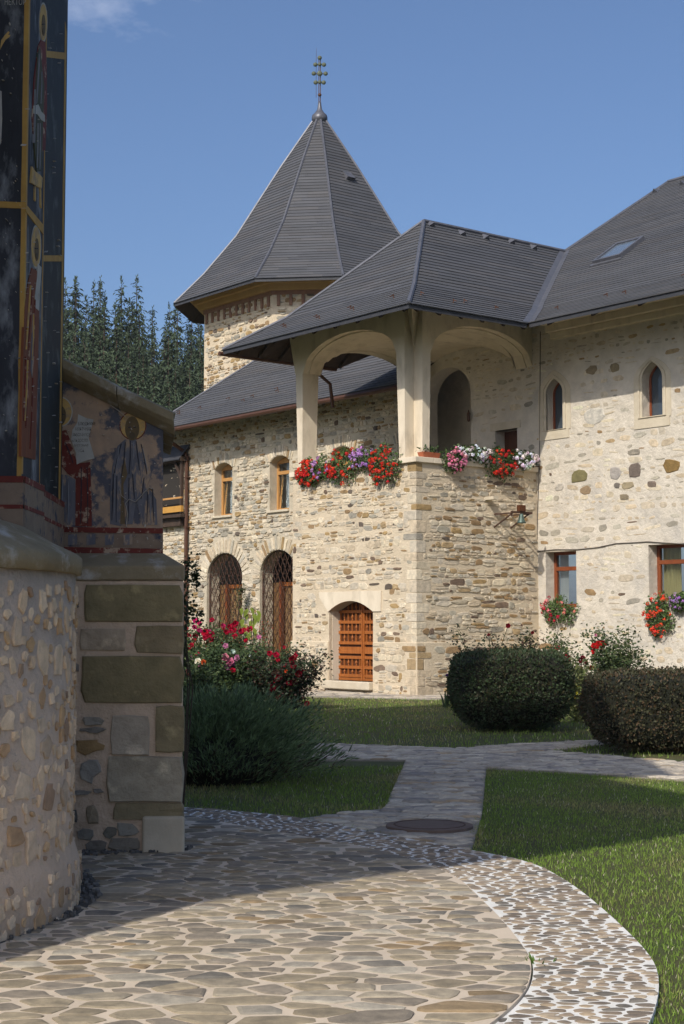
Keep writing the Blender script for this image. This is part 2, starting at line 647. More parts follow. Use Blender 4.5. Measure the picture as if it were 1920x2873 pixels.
class Roof:
    def __init__(s):
        s.rect, s.V, s.F, s.C = [], [], [], []
        s.top = MB()
        s.under = MB()
    def facet(s, E, U, I, prof, ext, row=0.16, slen=(0.8, 2.2), slates=True, thick=0.10, lift=0.026):
        # base sheet and underside, in profile stations
        st = []
        for (d, z) in prof:
            u0, u1 = ext(d)
            st.append((E + I * d + U * u0 + ZV * z, E + I * d + U * u1 + ZV * z))
        for i in range(len(st) - 1):
            s.top.add([st[i][0], st[i][1], st[i + 1][1], st[i + 1][0]], [(0, 1, 2, 3)])
            dz = ZV * -thick
            s.under.add([st[i][0] + dz, st[i][1] + dz, st[i + 1][1] + dz, st[i + 1][0] + dz], [(3, 2, 1, 0)])
        s.top.add([st[0][0], st[0][1], st[0][1] - ZV * thick, st[0][0] - ZV * thick], [(3, 2, 1, 0)])
        if not slates:
            return
        L = prof_len(prof)
        n = int(L / row)
        for r in range(n):
            s0, s1 = L * r / n, min(L, L * (r + 1.12) / n)
            d0, z0 = prof_at(prof, s0)
            d1, z1 = prof_at(prof, s1)
            if r == 0:
                d0 -= 0.03
            l0, r0 = ext(d0)
            l1, r1 = ext(d1)
            A = E + I * d0 + ZV * z0
            T = (I * (d1 - d0) + ZV * (z1 - z0))
            Nn = U.cross(T).normalized()
            A = A + Nn * lift
            T2 = T - Nn * (lift - 0.006)
            N2 = U.cross(T2).normalized()
            u = min(l0, l1) - rng.uniform(0, slen[1])
            while u < max(r0, r1):
                wd = rng.uniform(*slen)
                ua, ub = u, u + wd - 0.004
                u += wd
                a0, b0 = max(ua, l0), min(ub, r0)
                a1, b1 = max(ua, l1), min(ub, r1)
                if b0 <= a0 and b1 <= a1:
                    continue
                c = rng.choice(SLATE_COLS)
                k = rng.uniform(0.90, 1.10)
                c = tuple(q * k for q in c)
                lf = N2 * rng.uniform(-0.001, 0.0015)
                if a0 == ua and b0 == ub and a1 == ua and b1 == ub:
                    s.rect.append((A + U * ((ua + ub) / 2) + lf, U * (ub - ua), T2, N2 * 0.02, c))
                else:
                    b0, b1 = max(a0, b0), max(a1, b1)
                    q = [A + U * a0, A + U * b0, A + T2 + U * b1, A + T2 + U * a1]
                    dn = N2 * -0.02
                    nb = len(s.V)
                    s.V += [p + dn for p in q] + q
                    s.F += [tuple(nb + i for i in f) for f in BOXF]
                    s.C += [c] * 8
    def finish(s, parent, roof_name='roof', limit=300, under=True):
        rf = s.top.build(roof_name, M_SHEET, parent)
        if under:
            s.under.build('soffit', M_BOARD, rf)
        scored = []
        for i, q in enumerate(s.rect):
            p = q[0]
            a = q[1].length * q[2].length / (p - Vector((0, 0, EYE))).length ** 2 if in_view(p, -10) else 0
            scored.append((a, i))
        scored.sort(reverse=True)
        solo = set(i for a, i in scored[:limit] if a > 0)
        unit = [(-.5, 0, -1), (.5, 0, -1), (.5, 1, -1), (-.5, 1, -1), (-.5, 0, 0), (.5, 0, 0), (.5, 1, 0), (-.5, 1, 0)]
        for i, (p, U, T, Nn, c) in enumerate(s.rect):
            if i in solo:
                o = bpy.data.objects.new('slate', slate_mesh())
                m = Matrix((U, T, Nn)).transposed().to_4x4()
                m.translation = p
                o.matrix_basis = m
                o.color = (*c, 1)
                col.objects.link(o)
                adopt(o, rf)
            else:
                nb = len(s.V)
                s.V += [p + U * x + T * y + Nn * z for (x, y, z) in unit]
                s.F += [tuple(nb + j for j in f) for f in BOXF]
                s.C += [c] * 8
        if s.V:
            me = mesh_np('slates', [tuple(v) for v in s.V], s.F, np.array(s.C))
            o = link('slates', me, MSLATE[1], rf)
            o['kind'] = 'stuff'
        return rf


# ================================================================== porch bay
P0 = ground(1170, 1955)
BL = Plane(nR, nL, P0.dot(nL))
BR = Plane(dR, nR, P0.dot(nR))
UC = P0.dot(nR)
BC = P0.dot(dR)
LEN = UC - BL.uv(822, 1500)[0]
BEND = BR.uv(1508, 1314)[0] - BC
ZC = BL.uv(1166, 1281)[1]
def AB(a, b, z=0.0):
    return P0 + dL * a + dR * b + ZV * z

bay = thing('porch_bay', 'stone porch bay with carved door below and cream arched loggia under slate roof', 'porch', P0)

# door opening
dl, dspr = BL.uv(924, 1716)
dr, _ = BL.uv(1047, 1714)
_, dcr = BL.uv(986, 1686)
_, dbot = BL.uv(985, 1911)
dspr = BL.uv(985, 1715)[1]
door_loop = seg_loop(dl, dr, dbot, dspr, dcr)
m = MB()
m.prism(BL, [[(UC - LEN, -0.3), (UC, -0.3), (UC, ZC - 0.13), (UC - LEN, ZC - 0.13)], door_loop], -0.5, 0)
m.hexa([AB(0, .5, -.3), AB(0, BEND, -.3), AB(LEN, BEND, -.3), AB(LEN, .5, -.3),
        AB(0, .5, ZC - .13), AB(0, BEND, ZC - .13), AB(LEN, BEND, ZC - .13), AB(LEN, .5, ZC - .13)])
bay_wall = m.build('wall', M_MORTAR, bay)
# low plinth, slightly proud
zp = BL.uv(985, 1800)[1]
MB().box(BL, UC - LEN - 0.05, dl - 0.02, -0.3, zp, -0.2, 0.035).build('plinth', M_MORTAR, bay, bevel=0.02)
MB().box(BL, dr + 0.02, UC + 0.035, -0.3, zp, -0.199, 0.035).build('plinth', M_MORTAR, bay, bevel=0.02)
m = MB()
m.hexa([AB(-.035, .2, -.3), AB(-.035, BEND - .01, -.3), AB(.3, BEND - .01, -.3), AB(.3, .2, -.3),
        AB(-.035, .2, zp), AB(-.035, BEND - .01, zp), AB(.3, BEND - .01, zp), AB(.3, .2, zp)])
m.build('plinth', M_MORTAR, bay, bevel=0.02)
# lintel
l0, lt = BL.uv(897, 1661)
l1, lt1 = BL.uv(1072, 1658)
lt = (lt + lt1) / 2
lint = [(l0, lt), (l0 + .03, dspr + 0.35), (dl - 0.01, dspr - .01), (dl, dspr)] + \
       [(dl + (dr - dl) * t / 12, dspr + (dcr - dspr) * (1 - (2 * t / 12 - 1) ** 2)) for t in range(1, 12)] + \
       [(dr, dspr), (dr + .01, dspr - .01), (l1 - .02, dspr - .01), (l1, lt)]
m = MB()
m.prism(BL, [lint[::-1]], -0.3, 0.03)
m.build('lintel', M_CREAM, bay)
m = MB()
m.box(BL, dl - 0.10, dr + 0.02, dbot - 0.20, dbot, -0.45, 0.16)
m.build('doorstep', M_LIME, bay, bevel=0.025)
m = MB()   # plastered reveals
m.box(BL, dl - .004, dl + 0.008, dbot, dspr, -.34, -.1)
m.build('jamb', M_CREAM, bay)

# stones of the two faces
stones = []
lint_pad = [(l0 - .05, lt + .04), (l0 - .05, dspr - .02), (l1 + .05, dspr - .02), (l1 + .05, lt + .04)]
door_pad = [(dl - .04, dbot - .25), (dr + .04, dbot - .25), (dr + .04, dspr), (dl - .04, dspr)]
ok = clear_of([lint_pad, door_pad])
top = ZC - 0.14
def off_of(v):
    return 0.035 if v < zp - .08 else 0.0
quo = []
z = 0.02
i = 0
while z < top - 0.1:
    h = rng.uniform(0.14, 0.30)
    h = min(h, top - z)
    wa, wb = (rng.uniform(.3, .5), rng.uniform(.16, .26)) if i % 2 else (rng.uniform(.16, .26), rng.uniform(.3, .5))
    quo.append((z, h, wa, wb))
    z += h
    i += 1
def quoin_clear(side):
    def f(u, v, w_, h_):
        for (z, h, wa, wb) in quo:
            if z - .02 < v < z + h:
                if side == 'L':
                    return u + w_ / 2 < UC - wa + .01
                return u - w_ / 2 > BC + wb - .01
        return True
    return f
qL, qR = quoin_clear('L'), quoin_clear('R')
cs = courses(UC - LEN + .03, UC, 0.0, top, 0.08, 0.21, 0.7, 2.2, 0.020, wav=.06, split=0.4)
for s_ in wall_stones(BL, cs, lambda u, v, a, b: v + b / 2 < top and u - a / 2 > UC - LEN + .01 and qL(u, v, a, b) and ok(u, v, a, b),
                      (9, 1.5, 1.6, .8), 0.003, 0.020, keep=0.96, off=0):
    o_ = off_of(s_[0].z)
    stones.append((s_[0] + nL * o_,) + s_[1:])
cs = courses(BC, BC + BEND, 0.0, top, 0.07, 0.20, 0.8, 2.8, 0.018, wav=.06, split=0.4)
for s_ in wall_stones(BR, cs, lambda u, v, a, b: v + b / 2 < top and u + a / 2 < BC + BEND - .02 and qR(u, v, a, b),
                      (8, 1.2, 2.4, .6), 0.004, 0.026, keep=0.97):
    o_ = off_of(s_[0].z)
    stones.append((s_[0] + nR * o_,) + s_[1:])
lay('stone', stones, bay_wall, limit=300)
qs = []
for (z, h, wa, wb) in quo:
    c = pick((8, .6, .5, 0))
    o_ = off_of(z + h / 2)
    qs.append((BL.p(UC - wa / 2 + .012, z + h / 2, o_), BL.U, BL.V, BL.N, wa - .005, h - .02, rng.uniform(.004, .012), c))
    qs.append((BR.p(BC + wb / 2 - .012, z + h / 2, o_), BR.U, BR.V, BR.N, wb - .005, h - .02, rng.uniform(.004, .012), c))
lay('quoin', qs, bay_wall, key='block')

# coping slabs
for (a0, a1) in ((-0.07, 1.62), (1.63, 3.3), (3.31, LEN + .07)):
    m = MB()
    m.hexa([AB(a0, -.08, ZC - .13), AB(a0, .5, ZC - .13), AB(a1, .5, ZC - .13), AB(a1, -.08, ZC - .13),
            AB(a0, -.08, ZC), AB(a0, .5, ZC), AB(a1, .5, ZC), AB(a1, -.08, ZC)])
    m.build('coping_slab', M_CREAM, bay, bevel=0.012)
for (b0, b1) in ((.503, 2.2), (2.21, BEND)):
    m = MB()
    m.hexa([AB(-.07, b0, ZC - .13), AB(-.07, b1, ZC - .13), AB(.45, b1, ZC - .13), AB(.45, b0, ZC - .13),
            AB(-.07, b0, ZC), AB(-.07, b1, ZC), AB(.45, b1, ZC), AB(.45, b0, ZC)])
    m.build('coping_slab', M_CREAM, bay, bevel=0.012)

# carved door, two leaves, recessed
DO = -0.30
def door_leaf(ua, ub):
    root = MB()
    top_at = lambda u: dspr + (dcr - dspr) * max(0, 1 - ((u - (dl + dr) / 2) / ((dr - dl) / 2)) ** 2) - 0.0
    n = 6
    lp = [(ua, dbot), (ub, dbot)] + [(ub + (ua - ub) * i / n, top_at(ub + (ua - ub) * i / n) - .005) for i in range(n + 1)]
    root.prism(BL, [lp], DO - 0.09, DO - 0.05)
    leaf = root.build('door_leaf', M_DOOR_DARK, bay)
    sw = 0.055
    hdoor = dspr - dbot
    yy = [1911, 1899, 1875, 1847, 1832, 1806, 1776, 1747, 1717]
    zs = [BL.uv(985, y)[1] for y in yy]
    for (x0, x1) in ((ua, ua + sw), (ub - sw, ub)):
        MB().box(BL, x0, x1, dbot + .002, top_at((x0 + x1) / 2) - .02, DO - .05, DO + .012).build('stile', M_DOOR, leaf, bevel=.004)
    for i, z in enumerate(zs):
        h = 0.075 if i else 0.10
        MB().box(BL, ua + sw, ub - sw, z - h * .35, z + h * .65, DO - .05, DO + .004).build('rail', M_DOOR, leaf, bevel=.004)
    # carved middle band
    MB().box(BL, ua + sw, ub - sw, zs[4] + .03, zs[4] + .14, DO - .05, DO + .0).build('carved_panel', M_DOOR, leaf)
    nb = 6
    for i in range(len(zs)):
        if i in (3, 4):
            continue
        z0 = zs[i] + .05
        z1 = zs[i + 1] - .028 if i + 1 < len(zs) else dcr - .06
        for k in range(nb):
            uu = ua + sw + (ub - ua - 2 * sw) * (k + .5) / nb
            zt = min(z1, top_at(uu) - .03)
            if zt - z0 < .05:
                continue
            mb = MB()
            if (k + i) % 2:
                mb.box(BL, uu - .014, uu + .014, z0 - .005, zt + .005, DO - .045, DO - .012)
            else:
                H = zt - z0
                mb.lathe(BL.p(uu, z0, DO - .03), [(.012, -.005), (.022, .1 * H), (.012, .2 * H), (.03, .45 * H), (.028, .6 * H),
                                                 (.011, .8 * H), (.02, .9 * H), (.012, H + .005)], 7)
            mb.build('baluster', M_DOOR, leaf)
    return leaf
dmid = BL.uv(1019, 1800, DO)[0]
e0 = BL.uv(949, 1800, DO)[0]
lf = door_leaf(e0 - 0.06, dmid - 0.006)
MB().lathe(BL.p(e0 + .01, BL.uv(985, 1824)[1], DO + .02), [(.018, -.02), (.022, .0), (.012, .02)], 8, axis=nL).build('handle', M_IRON, lf)
door_leaf(dmid + 0.006, dr + 0.12)
MB().box(BL, dmid - .03, dmid + .012, dbot, dcr - .04, DO - .045, DO + .03).build('meeting_stile', M_DOOR, bay)

# ---- loggia piers, arches, vault
ZS = 8.22          # springing
ZA = 9.02          # crown
ZW = 9.74          # top of the arch walls
def plan_prism(poly, z0, z1, name, parent, mat_, taper=None):
    m = MB()
    n = len(poly)
    lo = [AB(a, b, z0) for (a, b) in poly]
    hi = [AB(a, b, z1) for (a, b) in (taper or poly)]
    m.add(lo + hi, [tuple(range(n - 1, -1, -1)), tuple(range(n, 2 * n))] + [(i, (i + 1) % n, n + (i + 1) % n, n + i) for i in range(n)])
    return m.build(name, mat_, parent)
g = 0.10
# corner pier: notched at its outer corner
base = [(.58 + g, .06), (.36 + g, .06), (.36 + g, .34), (.06 + g, .34), (.06 + g, .56), (.58 + g, .56)]
topp = [(.66 + g, .04), (.36 + g, .04), (.36 + g, .34), (.04 + g, .34), (.04 + g, .60), (.66 + g, .60)]
plan_prism(base[::-1], ZC - .005, ZS, 'pier', bay, M_CREAM, topp[::-1])
base = [(LEN - .14, .06), (LEN - .33, .06), (LEN - .33, .50), (LEN - .14, .50)]
topp = [(LEN - .06, .04), (LEN - .36, .04), (LEN - .36, .56), (LEN - .06, .56)]
plan_prism(base[::-1], ZC - .005, ZS, 'pier', bay, M_CREAM, topp[::-1])

# front arch (facing nL): a from .66+g .. LEN-.38, wall between b=.04 and .60
aA, aB = .66 + g, LEN - .38
def arc_z(t):          # t in -1..1
    return ZS + (ZA - ZS) * math.sqrt(max(0, 1 - t * t)) ** 1.0
uA, uB = UC - aB, UC - aA
outer = [(UC - LEN - .02, ZS + .25), (UC - LEN + .04, ZS - .0), (uA, ZS)] + \
        [(uA + (uB - uA) * i / 24, arc_z(2 * i / 24 - 1)) for i in range(1, 24)] + \
        [(uB, ZS), (UC - .36 - g, ZS), (UC - .36 - g, ZW), (UC - LEN - .36, ZW)]
m = MB()
m.prism(BL, [outer], -.60, -.04)
fa = m.build('arch', M_CREAM, bay)
m = MB()   # dark groove line in the soffit, a shallow fillet
for i in range(24):
    t0, t1 = 2 * i / 24 - 1, 2 * (i + 1) / 24 - 1
    mk, hk = (uA + uB) / 2, (uB - uA) / 2
    fil = lambda t, e: (mk + t * (hk - e), ZS + (ZA - ZS - e) * math.sqrt(max(0, 1 - t * t)))
    a0, a1, b0, b1 = fil(t0, -.02), fil(t1, -.02), fil(t0, .03), fil(t1, .03)
    m.add([BL.p(*a0, -.22), BL.p(*a1, -.22), BL.p(*b1, -.22), BL.p(*b0, -.22), BL.p(*a0, -.58), BL.p(*a1, -.58), BL.p(*b1, -.58), BL.p(*b0, -.58)],
          [(0, 3, 2, 1), (4, 5, 6, 7), (3, 7, 6, 2)])
m.build('arch_fillet', M_CREAM, fa)

# side arch (facing nR)
bA, bB = .60, BEND
outer = [(BC + .34, ZS), (BC + bA, ZS)] + \
        [(BC + bA + (bB - bA) * i / 24, arc_z(2 * i / 24 - 1)) for i in range(1, 24)] + \
        [(BC + bB, ZS + .02), (BC + bB, ZW), (BC + .34, ZW)]
m = MB()
m.prism(BR, [outer], -.60 - g, -.04 - g)
sa = m.build('arch', M_CREAM, bay)
m = MB()
for i in range(24):
    t0, t1 = 2 * i / 24 - 1, 2 * (i + 1) / 24 - 1
    mk, hk = BC + (bA + bB) / 2, (bB - bA) / 2
    fil = lambda t, e: (mk + t * (hk - e), ZS + (ZA - ZS - e) * math.sqrt(max(0, 1 - t * t)))
    o1, o2 = -.24 - g, -.58 - g
    a0, a1, b0, b1 = fil(t0, -.02), fil(t1, -.02), fil(t0, .03), fil(t1, .03)
    m.add([BR.p(*a0, o1), BR.p(*a1, o1), BR.p(*b1, o1), BR.p(*b0, o1), BR.p(*a0, o2), BR.p(*a1, o2), BR.p(*b1, o2), BR.p(*b0, o2)],
          [(0, 3, 2, 1), (4, 5, 6, 7), (3, 7, 6, 2)])
m.build('arch_fillet', M_CREAM, sa)
# corner squinch that closes the notch under the eaves
c0 = (.36 + g, .34)
m = MB()
m.add([AB(*c0, ZS - .02), AB(.36 + g, .04, ZW), AB(.02, -.12, ZW), AB(.04 + g, .34, ZW), AB(*c0, ZW)],
      [(0, 1, 2), (0, 2, 3), (0, 3, 4), (0, 4, 1), (1, 4, 3, 2)])
m.build('squinch', M_CREAM, bay)

# far arch (side towards the stone wing)
FAR = Plane(-dR, dL, P0.dot(dL) + LEN - .04)
outer = [(-BC - .62, ZS), (-BC - .60, ZS)] + \
        [(-BC - bA - (bB - bA) * i / 24, arc_z(2 * i / 24 - 1)) for i in range(1, 24)] + \
        [(-BC - bB, ZS + .02), (-BC - bB, ZW), (-BC - .62, ZW)]
m = MB()
m.prism(FAR, [outer], -.34, 0)
m.build('arch', M_CREAM, bay)
# groin vault between the arches
m = MB()
na, nb_ = 26, 22
vs = []
for i in range(na + 1):
    for j in range(nb_ + 1):
        a = aA + .0 + (LEN - .38 - aA) * i / na
        b = .60 + (BEND - .6) * j / nb_
        z = max(arc_z(2 * i / na - 1), arc_z(2 * j / nb_ - 1)) + .02
        vs.append(AB(a, b, z))
fs = []
for i in range(na):
    for j in range(nb_):
        q = i * (nb_ + 1) + j
        fs.append((q, q + nb_ + 1, q + nb_ + 2, q + 1))
m.add(vs, fs)
m.build('vault', M_CREAM, bay, smooth=True)

# ---- roof of the bay
OF, OR_, OL = 1.5, 1.5, 1.08
ZE = 8.84
amin, amax = -OR_, LEN + OL
HW = (amax - amin) / 2
KR = BR.p(BC + BEND, 0).dot(nL)
PR_BAY = [(0, 0), (1.2, .80), (HW, 3.26)]
OFFR = BEND - (BR.uv(1484, 888, OR_)[0] - BC)       # overhang of the plastered wing's eave
OFFR = max(1.5, min(2.0, OFFR))
PR_RIGHT = [(0, 0), (1.4, .70), (5.2, 3.24), (9.0, 5.78)]
def inv_prof(prof, z):
    for i in range(len(prof) - 1):
        if z <= prof[i + 1][1]:
            t = (z - prof[i][1]) / (prof[i + 1][1] - prof[i][1])
            return prof[i][0] + t * (prof[i + 1][0] - prof[i][0])
    return prof[-1][0]
def zprof(prof, d):
    for i in range(len(prof) - 1):
        if d <= prof[i + 1][0]:
            t = (d - prof[i][0]) / (prof[i + 1][0] - prof[i][0])
            return prof[i][1] + t * (prof[i + 1][1] - prof[i][1])
    return prof[-1][1]
bER = BEND - OFFR
rb = Roof()
# hip end facing nL
rb.facet(AB(0, -OF, ZE), nR, dR, PR_BAY, lambda d: (-amax + d, -amin - d), row=.155)
# side facing nR
val = lambda d: bER + inv_prof(PR_RIGHT, zprof(PR_BAY, max(0, d)))
rb.facet(AB(amin, 0, ZE), dR, dL, PR_BAY, lambda d: (-OF + d, val(d) - .07), row=.155)
# far side
rb.facet(AB(amax, 0, ZE), -dR, -dL, PR_BAY, lambda d: (-val(d), OF - d), row=.3)
bay_roof = rb.finish(bay)
def hip_line(pts, r, name, parent, m_=M_LEAD):
    mb = MB()
    mb.tube(pts, r, 6)
    return mb.build(name, m_, parent)
hip_line([AB(amin + d, -OF + d, ZE + z + .03) for (d, z) in PR_BAY], .055, 'hip_cap', bay_roof)
hip_line([AB(amax - d, -OF + d, ZE + z + .03) for (d, z) in PR_BAY], .055, 'hip_cap', bay_roof)
hip_line([AB(amin + HW, -OF + HW, ZE + 3.29), AB(amin + HW, val(HW), ZE + 3.29)], .06, 'ridge_cap', bay_roof)
# valley flashing
m = MB()
vp = []
for k in range(13):
    d = HW * k / 12
    z = ZE + zprof(PR_BAY, d)
    c_ = AB(amin + d, val(d), z + .05)
    vp.append((c_ - dR * .2 + ZV * .0, c_ + nR * .18, c_))
for k in range(12):
    A_, B_ = vp[k], vp[k + 1]
    m.add([A_[0], A_[2], B_[2], B_[0]], [(0, 1, 2, 3)])
    m.add([A_[2], A_[1], B_[1], B_[2]], [(0, 1, 2, 3)])
m.build('valley_flashing', M_LEAD, bay_roof)
# rafters under the eaves
for k in range(9):
    a = amin + .35 + (amax - amin - .7) * k / 8
    li = min(OF + .1, a - amin - .05, amax - a - .05)
    MB().bar(AB(a, -OF + .14, ZE - .07), AB(a, -OF + li, ZE - .16 + zprof(PR_BAY, li)), .07, .08, up=ZV).build('rafter', M_BOARD, bay_roof)
for k in range(6):
    b = -OF + .4 + (bER + OF - .4) * k / 5
    li = min(OR_ + .1, b + OF - .05)
    MB().bar(AB(amin + .14, b, ZE - .07), AB(amin + li, b, ZE - .16 + zprof(PR_BAY, li)), .07, .08, up=ZV).build('rafter', M_BOARD, bay_roof)
    li = min(OL + .1, b + OF - .05)
    MB().bar(AB(amax - .14, b, ZE - .07), AB(amax - li, b, ZE - .16 + zprof(PR_BAY, li)), .07, .08, up=ZV).build('rafter', M_BOARD, bay_roof)
# gutter on the far side, with its outlet
m = MB()
m.tube([AB(amax + .02, -OF - .1, ZE - .08), AB(amax + .02, bER, ZE - .1)], .06, 8)
m.build('gutter', M_COPPER, bay_roof)
m = MB()
m.tube([AB(amax, bER - .6, ZE - .1), AB(amax, bER - .6, ZE - .3), AB(amax - .1, bER - .3, ZE - .55), AB(amax - .1, bER - .2, ZE - 1.2)], .05, 8)
m.build('downpipe', M_COPPER, bay_roof)
# small pyramid vents near the ridge and snow hooks near the eave
for (x, y) in ((1212, 640), (1298, 661), (1366, 674), (1437, 687), (1500, 700)):
    # on the side slope: find d by matching height
    best = min(((abs(project(AB(amin + d / 20, b_ / 10, ZE + zprof(PR_BAY, d / 20)))[0] - x) +
                 abs(project(AB(amin + d / 20, b_ / 10, ZE + zprof(PR_BAY, d / 20)))[1] - y), d / 20, b_ / 10)
                for d in range(30, 74) for b_ in range(-10, 70)))
    _, d, b = best
    p = AB(amin + d, b, ZE + zprof(PR_BAY, d) + .02)
    T = (dL + ZV * .99).normalized()
    nn = dR.cross(T).normalized()
    m = MB()
    m.add([p - dR * .11, p + dR * .11, p + T * .3, p + nn * .13], [(0, 1, 3), (1, 2, 3), (2, 0, 3), (0, 2, 1)])
    m.build('roof_vent', M_LEAD, bay_roof)
def hooks(E, U, I, prof, pts, parent):
    for (u, d) in pts:
        p = E + U * u + I * d + ZV * (zprof(prof, d) + .03)
        m = MB()
        m.bar(p - ZV * .03, p + ZV * .07 - I * .02, .03, .02)
        m.bar(p + ZV * .06, p - I * .12 + ZV * .0, .025, .02)
        m.build('snow_hook', M_COPPER, parent)
hooks(AB(0, -OF, ZE), nR, dR, PR_BAY, [(-amin - 1.25, .62), (-amin - 2.6, .5), (-amin - 2.85, .62), (-amin - 3.95, .5), (-amin - 4.2, .62),
                                       (-amin - 5.35, .5), (-amin - 5.6, .62)], bay_roof)
hooks(AB(amin, 0, ZE), dR, dL, PR_BAY, [(-.6, .62), (.3, .5), (.75, .62), (1.7, .55)], bay_roof)

# ================================================================== plastered wing (right)
RW = Plane(nR, nL, KR)
wing = thing('plastered_wing', 'cream plastered monastery wing with pointed stone windows and slate roof', 'building', RW.p(RW.uv(1700, 1900)[0], 0))
uL0 = RW.uv(1172, 1300)[0]
uR0 = RW.uv(2150, 1300)[0]
def pointed(u0, u1, v0, vsp, va, n=8):
    """pointed head with slightly ogee tip, anticlockwise from lower left"""
    uc, a = (u0 + u1) / 2, (u1 - u0) / 2
    pts = [(u0, v0), (u1, v0)]
    for i in range(n):
        t = i / n
        x = a * (1 - t ** 1.9)
        pts.append((uc + x, vsp + (va - vsp) * t ** 0.92))
    pts.append((uc, va))
    for i in range(n - 1, -1, -1):
        t = i / n
        x = a * (1 - t ** 1.9)
        pts.append((uc - x, vsp + (va - vsp) * t ** 0.92))
    return pts
holes, pads = [], []
# pointed windows: (inner left, inner right, foot y, spring y, apex y), (outer ...)
GW = []
for (il, ir, fy, sy, ay, ol, orr, oy, osy, oay) in ((1533, 1580, 1205, 1101, 1062, 1511, 1601, 1206, 1102, 1037),
                                                   (1803, 1860, 1167, 1060, 1014, 1777, 1881, 1171, 1060, 998)):
    a = RW.uv(il, (fy + sy) / 2)[0]
    b = RW.uv(ir, (fy + sy) / 2)[0]
    xm = (il + ir) / 2
    inner = pointed(a, b, RW.uv(xm, fy)[1], RW.uv(xm, sy)[1], RW.uv(xm, ay)[1])
    c, d = RW.uv(ol, (fy + sy) / 2)[0], RW.uv(orr, (fy + sy) / 2)[0]
    c, d = (a + b) / 2 - (d - c) / 2, (a + b) / 2 + (d - c) / 2
    outr = pointed(c, d, RW.uv(xm, oy)[1] - .02, RW.uv(xm, osy)[1], RW.uv(xm, oay)[1])
    GW.append((inner, outr))
    holes.append(inner)
    pads.append(outr)
RWIN = []
for (l_, r_, t_, b_) in ((1532, 1618, 1547, 1706), (1821, 1990, 1527, 1690)):
    ym = (t_ + b_) / 2
    a, b = RW.uv(l_, ym)[0], RW.uv(r_, ym)[0]
    vt, vb = RW.uv((l_ + min(r_, 1900)) / 2, t_)[1], RW.uv((l_ + min(r_, 1900)) / 2, b_)[1]
    RWIN.append((a, b, vb, vt))
    holes.append([(a, vb), (b, vb), (b, vt), (a, vt)])
    pads.append([(a - .03, vb - .03), (b + .03, vb - .03), (b + .03, vt + .08), (a - .03, vt + .08)])
# dark archway and small door inside the loggia
na0, na1 = RW.uv(1190, 1200)[0], RW.uv(1322, 1200)[0]
niche = arch_loop(na0, na1, ZC - .9, RW.uv(1262, 1110)[1], RW.uv(1262, 1030)[1])
holes.append(niche)
pd0, pd1 = RW.uv(1390, 1240)[0], RW.uv(1452, 1240)[0]
pdt = RW.uv(1420, 1205)[1]
pdoor = [(pd0, ZC - .9), (pd1, ZC - .9), (pd1, pdt), (pd0, pdt)]
holes.append(pdoor)
pads += [niche, [(pd0 - .2, ZC - .9), (pd1 + .2, ZC - .9), (pd1 + .2, pdt + .25), (pd0 - .2, pdt + .25)]]
m = MB()
m.prism(RW, [[(uL0, -.3), (uR0, -.3), (uR0, ZW - .12), (uL0, ZW - .12)]] + holes, -.5, 0)
wing_wall = m.build('wall', M_PLASTER, wing)
# end wall and back, so that the wing is a closed body
m = MB()
m.box(RW, uR0 - .3, uR0, -.3, ZW + .1, -9, -.5)
m.build('end_wall', M_PLASTER, wing)

# stones that show through the plaster
cs = courses(uL0 + 1.2, uR0, 0.3, ZW - .3, 0.12, 0.28, .9, 2.4, 0.05, wav=.06, split=.25)
ok = clear_of(pads)
res = []
for (u, v, w_, h_) in cs:
    if not ok(u, v, w_ + .1, h_ + .1):
        continue
    r = rng.random()
    if r < 0.86:
        k = rng.uniform(.4, 1.0)
        c = pick((8, 1.5, .35, .05))
        c = tuple(min(.6, q * 1.0) for q in c)
        d_ = rng.uniform(.003, .008)
    elif r < 0.885 and 2.2 < v < 7.4:
        k = rng.uniform(.6, 1.0)
        c = pick((0, 3, 1.2, 1.0))
        d_ = rng.uniform(.006, .012)
    else:
        continue
    a = rng.uniform(-.15, .15)
    U = RW.U * math.cos(a) + RW.V * math.sin(a)
    V = RW.V * math.cos(a) - RW.U * math.sin(a)
    res.append((RW.p(u + rng.uniform(-.03, .03), v), U, V, RW.N, w_ * k, h_ * k * .9, d_, c))
# the few conspicuous ones
for (x, y, wpx, hpx, c) in ((1626, 1336, 42, 36, (.17, .15, .07)), (1886, 1306, 46, 42, (.22, .14, .05)), (1782, 1318, 30, 40, (.15, .12, .10)),
                            (1727, 1328, 32, 34, (.34, .31, .28)), (1644, 1375, 28, 26, (.28, .20, .12)), (1732, 1362, 16, 18, (.16, .14, .12)),
                            (1764, 1362, 34, 20, (.30, .25, .16)), (1830, 1358, 24, 18, (.18, .14, .11)), (1753, 1394, 26, 16, (.22, .18, .12)),
                            (1670, 1166, 58, 44, (.50, .47, .41)), (1780, 1268, 34, 16, (.27, .24, .19)), (1726, 1032, 26, 26, (.25, .20, .12)),
                            (1660, 1040, 30, 26, (.27, .21, .13)), (1570, 1366, 22, 20, (.44, .40, .34))):
    u, v = RW.uv(x, y)
    sc = RW.uv(x + 10, y)[0] - u
    sv = (v - RW.uv(x, y + 10)[1])
    res.append((RW.p(u, v), RW.U, RW.V, RW.N, abs(sc) * wpx / 10, abs(sv) * hpx / 10, .016, c))
lay('stone', res, wing_wall, key='rub')

